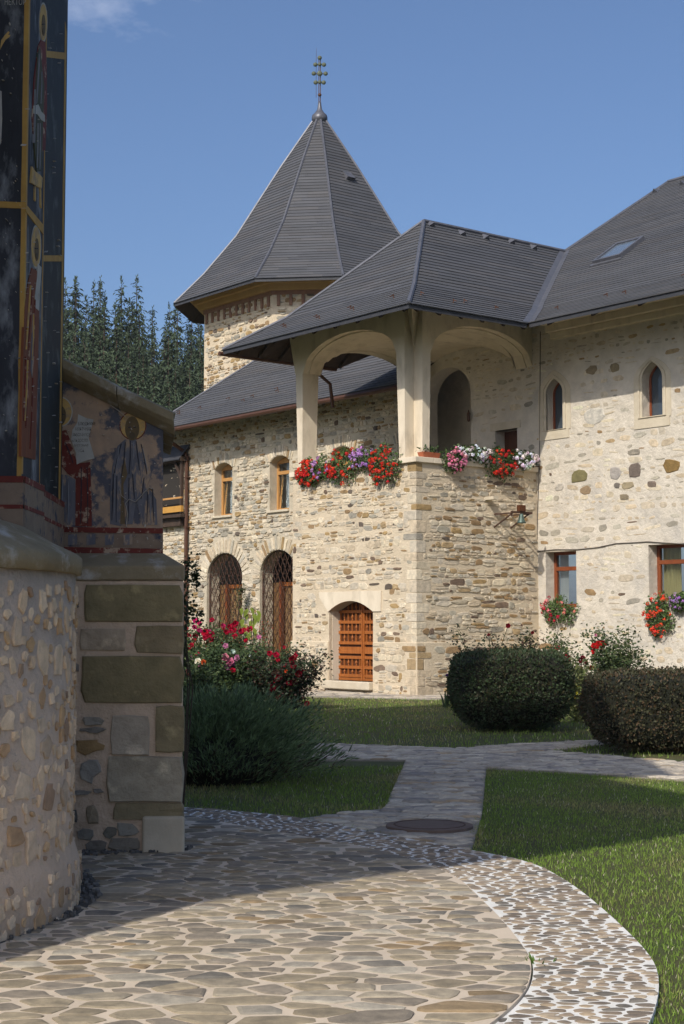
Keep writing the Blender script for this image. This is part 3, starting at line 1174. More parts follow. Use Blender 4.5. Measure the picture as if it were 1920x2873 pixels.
# pointed windows
def ring(pl, outer, inner, o0, o1):
    m = MB()
    m.prism(pl, [outer, inner], o0, o1)
    return m
def grow(lp, k):
    uc = sum(p[0] for p in lp[:2]) / 2
    b = lp[0][1]
    h = lp[len(lp) // 2 + 1][1] - b
    return [(uc + (p[0] - uc) * k[0], b + (p[1] - b) * k[1] + k[2]) for p in lp]
for (inner, outr) in GW:
    sur = ring(RW, outr, inner, -.06, .018).build('window_surround', M_LIME, wing, bevel=.008)
    mid = [((a[0] * .45 + b[0] * .55), (a[1] * .45 + b[1] * .55)) for a, b in zip(outr, inner)]
    mid2 = [((a[0] * .25 + b[0] * .75), (a[1] * .25 + b[1] * .75)) for a, b in zip(outr, inner)]
    ring(RW, mid, mid2, .0, .045).build('moulding', M_LIME, sur, bevel=.008)
    u0, u1, vb = outr[0][0], outr[1][0], outr[0][1]
    MB().box(RW, u0, u1 - .05, vb - .22, vb, -.06, .022).build('sill', M_LIME, sur, bevel=.01)
    fr = grow(inner, (1.04, 1.015, -.01))
    fi = grow(inner, (.82, .95, .03))
    wf = ring(RW, fr, fi, -.31, -.25).build('window_frame', M_BROWN, wing)
    m = MB()
    m.prism(RW, [grow(inner, (1.0, .985, .0))], -.29, -.28)
    m.build('pane', M_GLASS_DARK, wf)
    m = MB()
    uc_ = (inner[0][0] + inner[1][0]) / 2
    m.box(RW, inner[0][0] + .0, uc_ - .06, inner[0][1], inner[0][1] + .9, -.36, -.35)
    m.build('curtain', M_CURTAIN, wf)

# rectangular windows with brown frames
def rect_window(pl, a, b, vb, vt, parent, frame_m, tr, depth=-.30, curtain=M_CURTAIN, double=False, fw=.075, open_=False):
    m = MB()
    m.prism(pl, [[(a - .02, vb - .02), (b + .02, vb - .02), (b + .02, vt + .02), (a - .02, vt + .02)],
                 [(a + fw, vb + fw), (a + fw, vt - fw), (b - fw, vt - fw), (b - fw, vb + fw)]], depth - .07, depth)
    wf = m.build('window_frame', frame_m, parent, bevel=.006)
    MB().box(pl, a + fw - .005, b - fw + .005, tr - .05, tr + .05, depth - .06, depth + .02).build('transom', frame_m, wf, bevel=.006)
    panes = [(a + fw, b - fw, tr + .05, vt - fw)]
    if double:
        c = (a + b) / 2
        MB().box(pl, c - .045, c + .045, vb + fw - .005, tr - .048, depth - .06, depth + .012).build('mullion', frame_m, wf, bevel=.006)
        panes += [(a + fw, c - .045, vb + fw, tr - .05), (c + .045, b - fw, vb + fw, tr - .05)]
    else:
        panes += [(a + fw, b - fw, vb + fw, tr - .05)]
    for i, (x0, x1, y0, y1) in enumerate(panes):
        MB().box(pl, x0 - .004, x1 + .004, y0 - .004, y1 + .004, depth - .045, depth - .04).build('pane', M_GLASS, wf)
        if i:
            m = MB()
            m.prism(pl, [[(x0, y0), (x0 + .025, y0), (x0 + .025, y1), (x0, y1)]], depth - .05, depth + .005)
            m.prism(pl, [[(x1 - .025, y0), (x1, y0), (x1, y1), (x1 - .025, y1)]], depth - .05, depth + .005)
            m.prism(pl, [[(x0 + .025, y0), (x1 - .025, y0), (x1 - .025, y0 + .03), (x0 + .025, y0 + .03)]], depth - .05, depth + .005)
            m.build('casement', frame_m, wf)
    # wavy curtains
    cw = (b - a)
    for (x0, x1) in ((a + .04, a + cw * .34), (b - cw * .42, b - .04)):
        m = MB()
        n = 16
        v_, f_ = [], []
        for i in range(n + 1):
            uu = x0 + (x1 - x0) * i / n
            oo = depth - .18 + .025 * math.sin(i * 2.1)
            v_ += [pl.p(uu, vb + .02, oo), pl.p(uu, vt - .03, oo)]
        for i in range(n):
            f_.append((2 * i, 2 * i + 2, 2 * i + 3, 2 * i + 1))
        m.add(v_, f_)
        m.build('curtain', curtain, wf, smooth=True)
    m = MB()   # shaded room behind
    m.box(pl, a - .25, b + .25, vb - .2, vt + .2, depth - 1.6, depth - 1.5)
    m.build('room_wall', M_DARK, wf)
    return wf
for i, (a, b, vb, vt) in enumerate(RWIN):
    tr = vt - .30 * (vt - vb)
    wf = rect_window(RW, a, b, vb, vt, wing, M_BROWN, tr, curtain=(M_CURTAIN, M_CURTAIN_Y)[i], double=bool(i))
    MB().box(RW, a - .0, b + .0, vb - .05, vb + .015, -.28, .05).build('sill', M_LIME, wf)

# interior of the archway and the small studded door
m = MB()
m.box(RW, na0 - 3.5, na1 + .4, ZC - .9, ZW, -1.7, -1.6)
m.box(RW, na0 - 3.5, na1 + .4, ZW - .5, ZW - .4, -1.6, -.505)
m.build('passage_lining', M_PLASTER, wing)
m = MB()
x_ = RW.uv(1272, 1250)[0]
m.box(RW, x_ - .02, na1 + .28, ZC - .9, RW.uv(1290, 1100)[1], -1.6, -.9)
m.build('passage_pier', M_PLASTER, wing)
MB().box(RW, pd0, pd1, ZC - .9, pdt, -.40, -.34).build('studded_door', M_DOOR_DARK, wing)
MB().box(RW, pd0 - .16, pd1 + .12, pdt, pdt + .2, -.2, .025).build('door_lintel', M_LIME, wing)
lm = MB()
lp = RW.p(na1 + .02, RW.uv(1320, 1170)[1], .1)
lm.lathe(lp, [(.02, -.14), (.05, -.1), (.055, .08), (.02, .14), (.01, .18)], 6)
lm.build('wall_lamp', M_IRON, wing)

# cornice in three steps
cu0 = RW.uv(1556, 945)[0]
vc0 = RW.uv(1556, 953)[1]
for (z0, z1, o) in ((vc0, vc0 + .16, .12), (vc0 + .16, vc0 + .34, .24), (vc0 + .34, vc0 + .52, .40)):
    MB().box(RW, cu0 - o * .4, uR0, z0, z1 - .003, -.1, o).build('cornice', M_CREAM, wing, bevel=.02)

# ---- roof of the plastered wing
rr = Roof()
E = RW.p(0, ZE + .02, OFFR)
uVal = lambda d: UC - (amin + inv_prof(PR_BAY, min(3.26, zprof(PR_RIGHT, max(0, d)))))
# left boundary: valley up to the bay's ridge, a raking verge above it
dTop = inv_prof(PR_RIGHT, 3.24)
def left_edge(d):
    if d <= dTop:
        return uVal(d)
    return uVal(dTop) + .15 * (d - dTop)
rr.facet(E, nR, dR, PR_RIGHT, lambda d: (left_edge(d) + .02, uR0 + 2.5), row=.165)
wing_roof = rr.finish(wing)
hip_line([E + nR * left_edge(d) + dR * d + ZV * (zprof(PR_RIGHT, d) + .03) for d in (dTop, 6.5, 7.8, 9.0)], .05, 'verge_cap', wing_roof)
hip_line([E + nR * left_edge(9.0) + dR * 9.0 + ZV * (5.78 + .03), E + nR * (uR0 + 2) + dR * 9.0 + ZV * (5.78 + .03)], .06, 'ridge_cap', wing_roof)
# gable behind the verge
m = MB()
m.add([E + nR * (left_edge(5.0) + .1) + dR * 5.0 + ZV * 2.0, E + nR * (left_edge(9.0) + .1) + dR * 9.0 + ZV * 5.7, E + nR * (left_edge(9.0) + .1) + dR * 14 + ZV * 2.0],
      [(0, 1, 2), (2, 1, 0)])
m.build('gable', M_SHEET, wing_roof)
for k in range(7):
    u = left_edge(0) + .5 + k * 1.4
    MB().bar(E + nR * u + dR * .14 + ZV * -.06, E + nR * u + dR * 1.6 + ZV * .67, .08, .09, up=ZV).build('rafter', M_BOARD, wing_roof)
# skylight
def on_roof(x, y):
    best = None
    for i in range(10, 170):
        d = i / 20
        for j in range(0, 140):
            u = left_edge(d) + j / 14
            q = project(E + nR * u + dR * d + ZV * zprof(PR_RIGHT, d))
            e = abs(q[0] - x) + abs(q[1] - y)
            if best is None or e < best[0]:
                best = (e, u, d)
    return best[1:]
su0, sd0 = on_roof(1664, 745)
su1, sd1 = on_roof(1725, 739)
_, sd2 = on_roof(1780, 683)
su1 = su1 + .0
T = (dR + ZV * (zprof(PR_RIGHT, sd2) - zprof(PR_RIGHT, sd0)) / (sd2 - sd0)).normalized()
nn = nR.cross(T)
SP = Plane(nR, nn, (E + nR * su0 + dR * sd0 + ZV * zprof(PR_RIGHT, sd0)).dot(nn), T)
b0 = (E + nR * su0 + dR * sd0 + ZV * zprof(PR_RIGHT, sd0))
su0, sv0 = b0.dot(nR), b0.dot(T)
ln = (sd2 - sd0) / dR.dot(T)
sw_ = su1 - su0 if su1 - su0 > .5 else .75
m = MB()
m.prism(SP, [[(su0, sv0), (su0 + sw_, sv0), (su0 + sw_, sv0 + ln), (su0, sv0 + ln)],
             [(su0 + .08, sv0 + .08), (su0 + .08, sv0 + ln - .08), (su0 + sw_ - .08, sv0 + ln - .08), (su0 + sw_ - .08, sv0 + .08)]], .0, .13)
sk = m.build('skylight_frame', M_LEAD, wing_roof)
MB().box(SP, su0 + .07, su0 + sw_ - .07, sv0 + .07, sv0 + ln - .07, .06, .09).build('pane', mat('skylight_glass', (.10, .13, .17), rough=.04, spec=.8), sk)
MB().box(SP, su0 - .03, su0 + sw_ + .05, sv0 - .12, sv0 + .0, .02, .05).build('flashing', M_LEAD, sk)
hooks(E, nR, dR, PR_RIGHT, [(left_edge(.8) + .8, .8), (left_edge(.8) + 2.2, 1.0), (left_edge(.8) + 2.9, .85), (left_edge(.8) + 4.3, 1.25), (left_edge(.8) + 5.6, 1.0)], wing_roof)
for (x, y) in ((1838, 543), (1915, 520)):
    u, d = on_roof(x, y)
    p = E + nR * u + dR * d + ZV * (zprof(PR_RIGHT, d) + .02)
    m = MB()
    m.add([p - nR * .11, p + nR * .11, p + T * .3, p + nn * .13], [(0, 1, 3), (1, 2, 3), (2, 0, 3), (0, 2, 1)])
    m.build('roof_vent', M_LEAD, wing_roof)

# cables along the wall
M_CABLE = mat('cable', (.10, .085, .07), rough=.7)
pts = [(1503, 1548), (1560, 1542), (1620, 1542), (1680, 1536), (1730, 1525), (1790, 1522), (1818, 1520), (1925, 1527)]
m = MB()
m.tube([RW.p(*RW.uv(x, y), .02) for (x, y) in pts], .011, 5)
tag(m.build('wall_cable', M_CABLE), 'thin dark cable stapled across the plastered wall above the lower windows', 'cable')
pts = [(1518, 930), (1517, 1100), (1516, 1250), (1514, 1330), (1510, 1450), (1509, 1535)]
m = MB()
m.tube([RW.p(*RW.uv(x, y), .018) for (x, y) in pts], .010, 5)
tag(m.build('wall_cable', M_CABLE), 'thin vertical cable running down the plaster beside the loggia corner', 'cable')

# ================================================================== stone wing (left)
LSET = BEND + .004
LW = Plane(nR, nL, BL.K - LSET)
sw = thing('stone_wing', 'rubble stone wing with grilled arched windows under a long slate roof', 'building', LW.p(LW.uv(650, 1900)[0], 0))
ul, ur = LW.uv(330, 1500)[0], LW.uv(1172, 1300)[0] - .002
EL = LW.K + 1.05
zel = at_depth(800, 1138, Plane(nR, nL, EL).p(*Plane(nR, nL, EL).uv(800, 1138)).y).z
holes, pads, frames = [], [], []
WINS = []
for (l_, r_, sy, cy_, by) in ((602, 652, 1314, 1299, 1446), (757, 812, 1294, 1278, 1430), (928, 989, 1268, 1252, 1400), (1117, 1180, 1240, 1226, 1370)):
    xm = (l_ + r_) / 2
    a, b = LW.uv(l_, 1370)[0], LW.uv(r_, 1370)[0]
    lp = seg_loop(a, b, LW.uv(xm, by)[1], LW.uv(xm, sy)[1], LW.uv(xm, cy_)[1])
    WINS.append((a, b, LW.uv(xm, by)[1], LW.uv(xm, sy)[1], LW.uv(xm, cy_)[1]))
    holes.append(lp)
BIG = []
for (l_, r_, sy, cy_) in ((580, 680, 1622, 1551), (729, 832, 1614, 1542)):
    xm = (l_ + r_) / 2
    a, b = LW.uv(l_, 1700)[0], LW.uv(r_, 1700)[0]
    BIG.append((a, b, .35, LW.uv(xm, sy)[1], LW.uv(xm, cy_)[1]))
    holes.append(arch_loop(*BIG[-1]))
m = MB()
m.prism(LW, [[(ul, -.3), (ur, -.3), (ur, zel + .55), (ul, zel + .55)]] + holes, -.5, 0)
sw_wall = m.build('wall', M_MORTAR_GREY, sw)
# voussoirs
vous = []
vpads = []
def voussoirs(pts, cu, cv, ln, nst, pal):
    """stones around an arc given by a function t->(u, v) with outward direction"""
    for i in range(nst):
        t = (i + .5) / nst
        (u, v), (du, dv), wd = pts(t)
        c = pick(pal)
        N = LW.N
        U = LW.U * du + LW.V * dv
        V = N.cross(U)
        l2 = ln * rng.uniform(.8, 1.15)
        vous.append((LW.p(u + du * l2 / 2, v + dv * l2 / 2), U, V, N, l2, wd * .9, rng.uniform(.012, .03), c))
for (a, b, v0, vs_, vc_) in WINS:
    uc, ha, r = (a + b) / 2, (b - a) / 2, vc_ - vs_
    def pf(t):
        x = -1.25 + 2.5 * t
        xx = max(-1, min(1, x))
        v = vs_ + r * (1 - xx * xx)
        sl = x * .32
        n_ = math.hypot(sl, 1)
        return (uc + x * ha, v + .01), (sl / n_, 1 / n_), 2.5 * ha / 15
    voussoirs(pf, uc, vs_, .30, 15, (8, 2, .6, 0))
    vpads.append([(a - ha * .35, vs_ - .02), (b + ha * .35, vs_ - .02), (b + ha * .45, vc_ + .32), (a - ha * .45, vc_ + .32)])
    vpads.append([(a - .02, v0 - .1), (b + .02, v0 - .1), (b + .02, vc_), (a - .02, vc_)])
for (a, b, v0, vs_, vc_) in BIG:
    uc, ha, r = (a + b) / 2, (b - a) / 2, vc_ - vs_
    def pf(t):
        th = PI * (1.08 - 1.16 * t)
        u, v = uc + ha * math.cos(th), vs_ + r * math.sin(th)
        dx, dy = math.cos(th) / ha, math.sin(th) / r
        n_ = math.hypot(dx, dy)
        return (u + dx / n_ * .012, v + dy / n_ * .012), (dx / n_, dy / n_), PI * (ha + r) / 2 / 23
    voussoirs(pf, uc, vs_, .42, 24, (8, 1.5, 1, 0))
    n = 16
    vpads.append([(a - .42, vs_ - .1)] + [(uc + (ha + .42) * math.cos(PI - PI * i / n), vs_ + (r + .44) * math.sin(PI * i / n)) for i in range(n + 1)] + [(b + .42, vs_ - .1)])
    vpads.append([(a - .02, 0), (b + .02, 0), (b + .02, vs_), (a - .02, vs_)])
lay('voussoir', vous, sw_wall, key='block')
ok = clear_of(vpads)
cs = courses(ul + .03, ur - .2, 0.1, zel + .2, 0.085, 0.20, 0.75, 2.6, 0.016, split=.35)
stones = wall_stones(LW, cs, ok, (7, 3.0, 2.2, .3), .012, .04, keep=.97, off=0)
lay('stone', stones, sw_wall, limit=300)

# upper windows: pine frames, one casement tilted, sills
for k, (a, b, v0, vs_, vc_) in enumerate(WINS[:3]):
    tr = v0 + .70 * (vc_ - v0)
    fw = .07
    fl = seg_loop(a - .01, b + .12, v0 - .01, vs_, vc_ - .01)
    m = MB()
    m.prism(LW, [fl, [(a + fw, v0 + fw), (a + fw, vs_ - fw * .4), (b - fw + .1, vs_ - fw * .4), (b - fw + .1, v0 + fw)]], -.36, -.28)
    wf = m.build('window_frame', M_PINE, sw, bevel=.006)
    MB().box(LW, a + fw - .01, b + .04, tr - .055, tr + .055, -.35, -.255).build('transom', M_PINE, wf, bevel=.006)
    MB().box(LW, a + fw, b + .03, v0 + fw, vs_, -.34, -.335).build('pane', M_GLASS, wf)
    # tilted casement stile
    MB().bar(LW.p(a + .19, tr - .1, -.38), LW.p(a + .11, v0 + .08, -.33), .05, .05).build('casement', M_PINE, wf)
    MB().box(LW, b - .07, b + .0, v0 + .06, tr - .05, -.35, -.26).build('casement', M_PINE, wf)
    m = MB()
    v_, f_ = [], []
    for i in range(13):
        uu = a + .20 + (b + .05 - a - .20) * i / 12
        oo = -.50 + .025 * math.sin(i * 2.1)
        v_ += [LW.p(uu - .02, v0 + .06, oo), LW.p(uu + .01, tr + .4, oo)]
    for i in range(12):
        f_.append((2 * i, 2 * i + 2, 2 * i + 3, 2 * i + 1))
    m.add(v_, f_)
    m.build('curtain', M_CURTAIN, wf, smooth=True)
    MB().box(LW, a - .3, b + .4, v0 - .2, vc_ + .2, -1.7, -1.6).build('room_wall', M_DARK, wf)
    MB().box(LW, a - .10, b + .01, v0 - .075, v0 - .005, -.28, .07).build('sill', M_LIME, wf, bevel=.008)

M_SCREEN = mat('screen_board', (.26, .16, .075), (.19, .11, .05), scale=6, rough=.6, stretch=(6, 6, .4))
# big arched openings: timber screen behind an iron grille
for (a, b, v0, vs_, vc_) in BIG:
    uc, ha, r = (a + b) / 2, (b - a) / 2, vc_ - vs_
    inside = lambda u, v, e=0: (abs(u - uc) < ha - e and v < vs_) or (((u - uc) / (ha - e)) ** 2 + ((v - vs_) / (r - e)) ** 2 < 1)
    scr = MB().box(LW, a - .2, b + .6, v0 - .1, vs_ - .2, -.62, -.56).build('timber_screen', mat('screen_wood', (.20, .11, .045), (.15, .08, .03), scale=6, rough=.6, stretch=(6, 6, .4)), sw)
    for k in range(9):
        uu = a + .55 + k * .14
        MB().box(LW, uu - .05, uu + .05, v0, vs_ - .5, -.57, -.54).build('board', M_SCREEN, scr)
    MB().box(LW, a + .36, a + .46, v0 - .1, vs_ - .18, -.6, -.49).build('post', M_BROWN, scr)
    MB().box(LW, a + .46, a + .60, v0 - .1, vs_ - .2, -.6, -.50).build('door_edge', M_DOOR_DARK, scr)
    MB().box(LW, a + .46, b + .6, vs_ - .32, vs_ - .2, -.6, -.5).build('rail', M_DOOR, scr)
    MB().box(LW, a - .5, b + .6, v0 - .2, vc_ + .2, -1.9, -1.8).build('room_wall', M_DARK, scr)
    gr = MB()
    gr.tube([LW.p(uc + (ha - .02) * math.cos(t), vs_ + (r - .02) * math.sin(t), -.10) for t in [PI * i / 20 for i in range(21)]], .018, 5)
    grille = gr.build('grille', M_IRON, sw)
    MB().bar(LW.p(a + .02, v0, -.1), LW.p(a + .02, vs_, -.1), .03, .03).build('grille_bar', M_IRON, grille)
    MB().bar(LW.p(b - .02, v0, -.1), LW.p(b - .02, vs_, -.1), .03, .03).build('grille_bar', M_IRON, grille)
    sl = 1.75
    step = .40
    for sgn in (1, -1):
        k = -30
        while k < 40:
            c = v0 + k * step * sl * .62
            pts = []
            for i in range(121):
                u = a + (b - a) * i / 120
                v = c + sgn * sl * (u - uc)
                if v > v0 and inside(u, v, .02):
                    pts.append((u, v))
            if len(pts) > 3:
                MB().bar(LW.p(*pts[0], -.10 + sgn * .008), LW.p(*pts[-1], -.10 + sgn * .008), .018, .014).build('grille_bar', M_IRON, grille)
            k += 1
    # rings set in the lattice
    dv = step * sl * .62
    du = dv / sl
    n = 0
    for i in range(-8, 9):
        for j in range(-2, 40):
            u, v = uc + i * du, v0 + j * dv + (dv / 2 if i % 2 else 0)
            if v > v0 + .9 and inside(u, v, .1):
                m = MB()
                m.tube([LW.p(u + .085 * math.cos(t), v + .085 * math.sin(t), -.085) for t in [2 * PI * q / 8 for q in range(9)]], .009, 3)
                m.build('grille_ring', M_IRON, grille)

# roof of the stone wing
PR_L = [(0, 0), (1.0, .72), (5.4, 4.5)]
EP = Plane(nR, nL, EL)
uh = EP.uv(372, 1217)[0]
E = EP.p(0, zel)
rl = Roof()
u_end = EP.uv(1139, 1080)[0]
rl.facet(E, nR, dR, PR_L, lambda d: (uh + d * 1.0, u_end), row=.165)
sw_roof = rl.finish(sw)
hip_line([E + nR * (uh + d) + dR * d + ZV * (z + .03) for (d, z) in PR_L], .05, 'hip_cap', sw_roof)
m = MB()
m.tube([EP.p(uh - .1, zel - .09, .03), EP.p(u_end, zel - .09, .03)], .075, 8)
m.build('gutter', M_COPPER, sw_roof)
hooks(E, nR, dR, PR_L, [(uh + 1.6, .9), (uh + 1.85, .75), (uh + 2.9, .9), (uh + 4.3, 1.1), (uh + 5.6, .8), (uh + 5.9, .95), (uh + 7.0, 1.1), (uh + 7.25, .95), (uh + 8.4, 1.3), (uh + 8.7, 1.2),
                        (uh + 9.8, 1.5)], sw_roof)
# downpipe with its slanting head
m = MB()
pp = [EP.p(*EP.uv(455, 1222)), LW.p(*LW.uv(527, 1266), .18), LW.p(*LW.uv(533, 1285), .12)]
xx, _ = LW.uv(531, 1500)
pp += [LW.p(xx, pp[-1].z - .3, .12), LW.p(xx, 0.1, .12)]
m.tube(pp, .065, 8)
m.build('downpipe', M_COPPER, sw)
for y in (1340, 1480, 1640):
    v = LW.uv(531, y)[1]
    MB().box(LW, xx - .09, xx + .09, v - .02, v + .02, -.02, .19).build('pipe_clip', M_COPPER, sw)

# ================================================================== tower
YA = 50.5
A_ = at_depth(716, 782, YA)
ZT = A_.z
long_s, short_s = 5.1, 2.98
D1 = (long_s + 2 * short_s * .7071) / 2
MA = A_ + dL * (long_s / 2)
TC = MA - nL * D1
TC.z = 0
tower = thing('stone_tower', 'tall stone tower with steep faceted slate roof and knob finial', 'tower', TC)
def octa(scale_l, z, delta=0.0):
    """eight corners, starting at the left end of the face towards nL; delta moves every face inwards"""
    d1 = D1 * scale_l - delta
    hl = long_s / 2 * scale_l - delta * math.tan(PI / 8)
    ax = [(nL, nR), (nR, dR), (dR, dL), (dL, nL)]
    res = []
    for (n_, t_) in ax:
        # along each long face: left end, right end
        res.append(TC + n_ * d1 - t_ * hl + ZV * z)
        res.append(TC + n_ * d1 + t_ * hl + ZV * z)
    return res
DW = 1.02
lo, hi = octa(1, -.3, DW), octa(1, ZT + .7, DW)
m = MB()
m.add(lo + hi, [(i, (i + 1) % 8, 8 + (i + 1) % 8, 8 + i) for i in range(8)])
tw = m.build('wall', M_MORTAR, tower)
faces8 = []
for i in range(8):
    a, b = lo[i], lo[(i + 1) % 8]
    U = (b - a)
    ln = U.length
    U = U.normalized()
    N = U.cross(ZV)
    faces8.append((Plane(U, N, a.dot(N)), a.dot(U), ln))
stones = []
for i in (0, 1, 2):
    pl, u0, ln = faces8[i]
    cs = courses(u0 + .02, u0 + ln - .05, 6.5, ZT - .1, .09, .21, .8, 2.4, .03, split=.3)
    stones += wall_stones(pl, cs, lambda u, v, a, b: u0 < u - a / 2 and u + a / 2 < u0 + ln, (5.5, 1.6, 2.6, .7), .01, .035, keep=.9)
lay('stone', stones, tw, limit=300, visible=lambda p: project(p)[0] < 900 and project(p)[1] < 1110)
# corbels and cornice under the eaves
zc = ZT - .10
for i in (0, 1, 2):
    pl, u0, ln = faces8[i]
    n = int(ln / .36)
    for k in range(n):
        u = u0 + ln * (k + .5) / n
        m = MB()
        m.box(pl, u - .055, u + .055, zc - .62, zc - .22, -.02, .07)
        m.build('corbel', M_BRICK, tower, bevel=.015)
    MB().box(pl, u0, u0 + ln, zc - .24, zc - .1, -.02, .05).build('corbel_band', M_BRICK, tower)
for (z0, z1, dlt) in ((zc - .1, zc + .10, DW - .20), (zc + .10, zc + .30, DW - .38), (zc + .30, zc + .5, DW - .60)):
    A0, A1 = octa(1, z0, dlt), octa(1, z1, dlt - .04)
    m = MB()
    m.add(A0 + A1, [(i, (i + 1) % 8, 8 + (i + 1) % 8, 8 + i) for i in range(8)] + [tuple(range(7, -1, -1)), tuple(range(8, 16))])
    m.build('cornice', M_OCHRE, tower)
# roof: eight flared facets
PT = [(s_, z * 1.075) for (s_, z) in [(1.0, 0.0), (.80, 1.02), (.58, 2.36), (.42, 3.65), (.27, 4.85), (.05, 6.5)]]
rt = Roof()
for i in range(8):
    st = [octa(s_, ZT + z) for (s_, z) in PT]
    a, b = st[0][i], st[0][(i + 1) % 8]
    U = (b - a).normalized()
    I = -(U.cross(ZV))
    prof = [((q[i] - a).dot(I), z) for q, (s_, z) in zip(st, PT)]
    L0 = [((q[i] - a).dot(U), (q[(i + 1) % 8] - a).dot(U)) for q in st]
    def ext(d, prof=prof, L0=L0):
        for k in range(len(prof) - 1):
            if d <= prof[k + 1][0] or k == len(prof) - 2:
                t = (d - prof[k][0]) / (prof[k + 1][0] - prof[k][0])
                return (L0[k][0] + t * (L0[k + 1][0] - L0[k][0]), L0[k][1] + t * (L0[k + 1][1] - L0[k][1]))
    base = Vector((a.x, a.y, ZT))
    rt.facet(base, U, I, prof, ext, row=.15, slates=(i in (7, 0, 1, 2, 3)))
t_roof = rt.finish(tower)
for i in range(8):
    hip_line([octa(s_, ZT + z + .03)[i] for (s_, z) in PT], .05, 'hip_cap', t_roof)
zt = ZT + 6.94
fin = MB()
fin.lathe(TC + ZV * zt, [(.20, -.05), (.21, .05), (.27, .10), (.30, .20), (.27, .32), (.17, .42), (.09, .55), (.06, .75), (.05, .85)], 20,
          squash=lambda t: 1 + .04 * math.cos(10 * t))
finial = fin.build('finial', M_LEAD, tower, smooth=True)
zb = zt + .85
M_VERD = mat('verdigris', (.12, .13, .085), (.08, .095, .065), scale=20, rough=.6, metal=.3)
m = MB()
for dx in (-.035, .035):
    m.bar(TC + dR * dx + ZV * (zb - .1), TC + dR * dx + ZV * (zb + 1.62), .03, .03)
cross = m.build('cross_shaft', M_IRON, finial)
CD = (Vector((0, 0, 0)) - TC).normalized()
CD.z = 0
fx = (dR * .8 + nR * .6).normalized()
fn = fx.cross(ZV)
if fn.dot(-TC) < 0:
    fn = -fn
for (x, z, r) in ((0, 1.66, .085), (-.16, 1.40, .085), (.16, 1.40, .085), (0, 1.41, .075), (-.22, 1.06, .085), (0, 1.06, .105), (.22, 1.06, .085),
                  (-.15, .72, .085), (0, .73, .075), (.15, .72, .085), (0, .25, .07)):
    m = MB()
    m.lathe(TC + fx * x + ZV * (zb + z) + fn * .03, [(r * .8, -.02), (r, 0), (r * .85, .025), (r * .35, .05)], 12, axis=fn)
    m.build('cross_disc', M_VERD if z > .5 else M_COPPER, cross)
for z in (1.41, 1.06, .72):
    MB().bar(TC - fx * .2 + ZV * (zb + z), TC + fx * .2 + ZV * (zb + z), .025, .025).build('cross_arm', M_IRON, cross)
MB().tube([TC - fx * .13 + ZV * (zb + .15), TC - fx * .13 + ZV * (zb + 1.6), TC - fx * .12 + ZV * (zb + 2.05)], [.008, .008, .004], 5).build('lightning_rod', M_IRON, finial)
# small hatch on the roof
hp = None
for k in range(200):
    pass
pl2 = octa(.36, ZT + 4.44)
hp = pl2[2] + (pl2[3] - pl2[2]) * .55
U = (pl2[3] - pl2[2]).normalized()
I = -(U.cross(ZV))
T = (I + ZV * 1.6).normalized()
nn = U.cross(T)
m = MB()
m.add([hp - U * .18 + nn * .0, hp + U * .18, hp + U * .18 + T * .42, hp - U * .18 + T * .42,
       hp - U * .18 + nn * .16, hp + U * .18 + nn * .16, hp + U * .18 + T * .40 + nn * .05, hp - U * .18 + T * .40 + nn * .05],
      BOXF)
m.build('roof_hatch', M_LEAD, t_roof)

# ================================================================== wooden gallery at the far end
GP = Plane(nR, nL, LW.K + .32)
gal = thing('wooden_gallery', 'dark timber gallery corner with yellow beam against the stone wing', 'gallery', GP.p(GP.uv(470, 1800)[0], 0))
gx0, gx1 = GP.uv(330, 1400)[0], GP.uv(508, 1400)[0]
gz = lambda y: GP.uv(490, y)[1]
MB().box(GP, gx0, gx1 + .08, gz(1296), gz(1284), -.31, .06).build('eave_board', M_BOARD, gal)
m = MB()
m.add([GP.p(gx0, gz(1290), .12), GP.p(gx1 + .05, gz(1290), .12), GP.p(gx1 + .05, gz(1248), -.31), GP.p(gx0, gz(1240), -.31),
       GP.p(gx0, gz(1292), .12), GP.p(gx1 + .05, gz(1293), .12), GP.p(gx1 + .05, gz(1252), -.31), GP.p(gx0, gz(1246), -.31)], [(0, 1, 2, 3), (7, 6, 5, 4), (0, 4, 5, 1), (1, 5, 6, 2)])
m.build('roof', M_SHEET, gal)
MB().box(GP, gx1 - .12, gx1 - .02, gz(1440), gz(1296), -.12, -.02).build('post', M_BOARD, gal)
MB().box(GP, gx0, gx1, gz(1400), gz(1395), -.06, .0).build('rail', M_PINE, gal)
MB().box(GP, gx0, gx1, gz(1437), gz(1420), -.1, .0).build('beam', mat('yellow_beam', (.50, .27, .06), (.42, .21, .045), scale=6, rough=.6), gal)
MB().box(GP, gx0, gx1 + .05, gz(1452), gz(1443), -.31, .05).build('floor', M_BOARD, gal)
MB().box(GP, gx0, gx1 - .2, gz(1475), gz(1452), -.31, -.1).build('joist', M_BOARD, gal)
MB().box(GP, gx0, gx1 - .4, gz(1440), gz(1290), -.31, -.28).build('void_shade', M_DARK, gal)  # near-black sheet standing in for the shaded void of the gallery
MB().bar(GP.p(gx1 - .1, gz(1345), -.07), GP.p(gx1 - .5, gz(1298), -.07), .07, .07).build('brace', M_BOARD, gal)

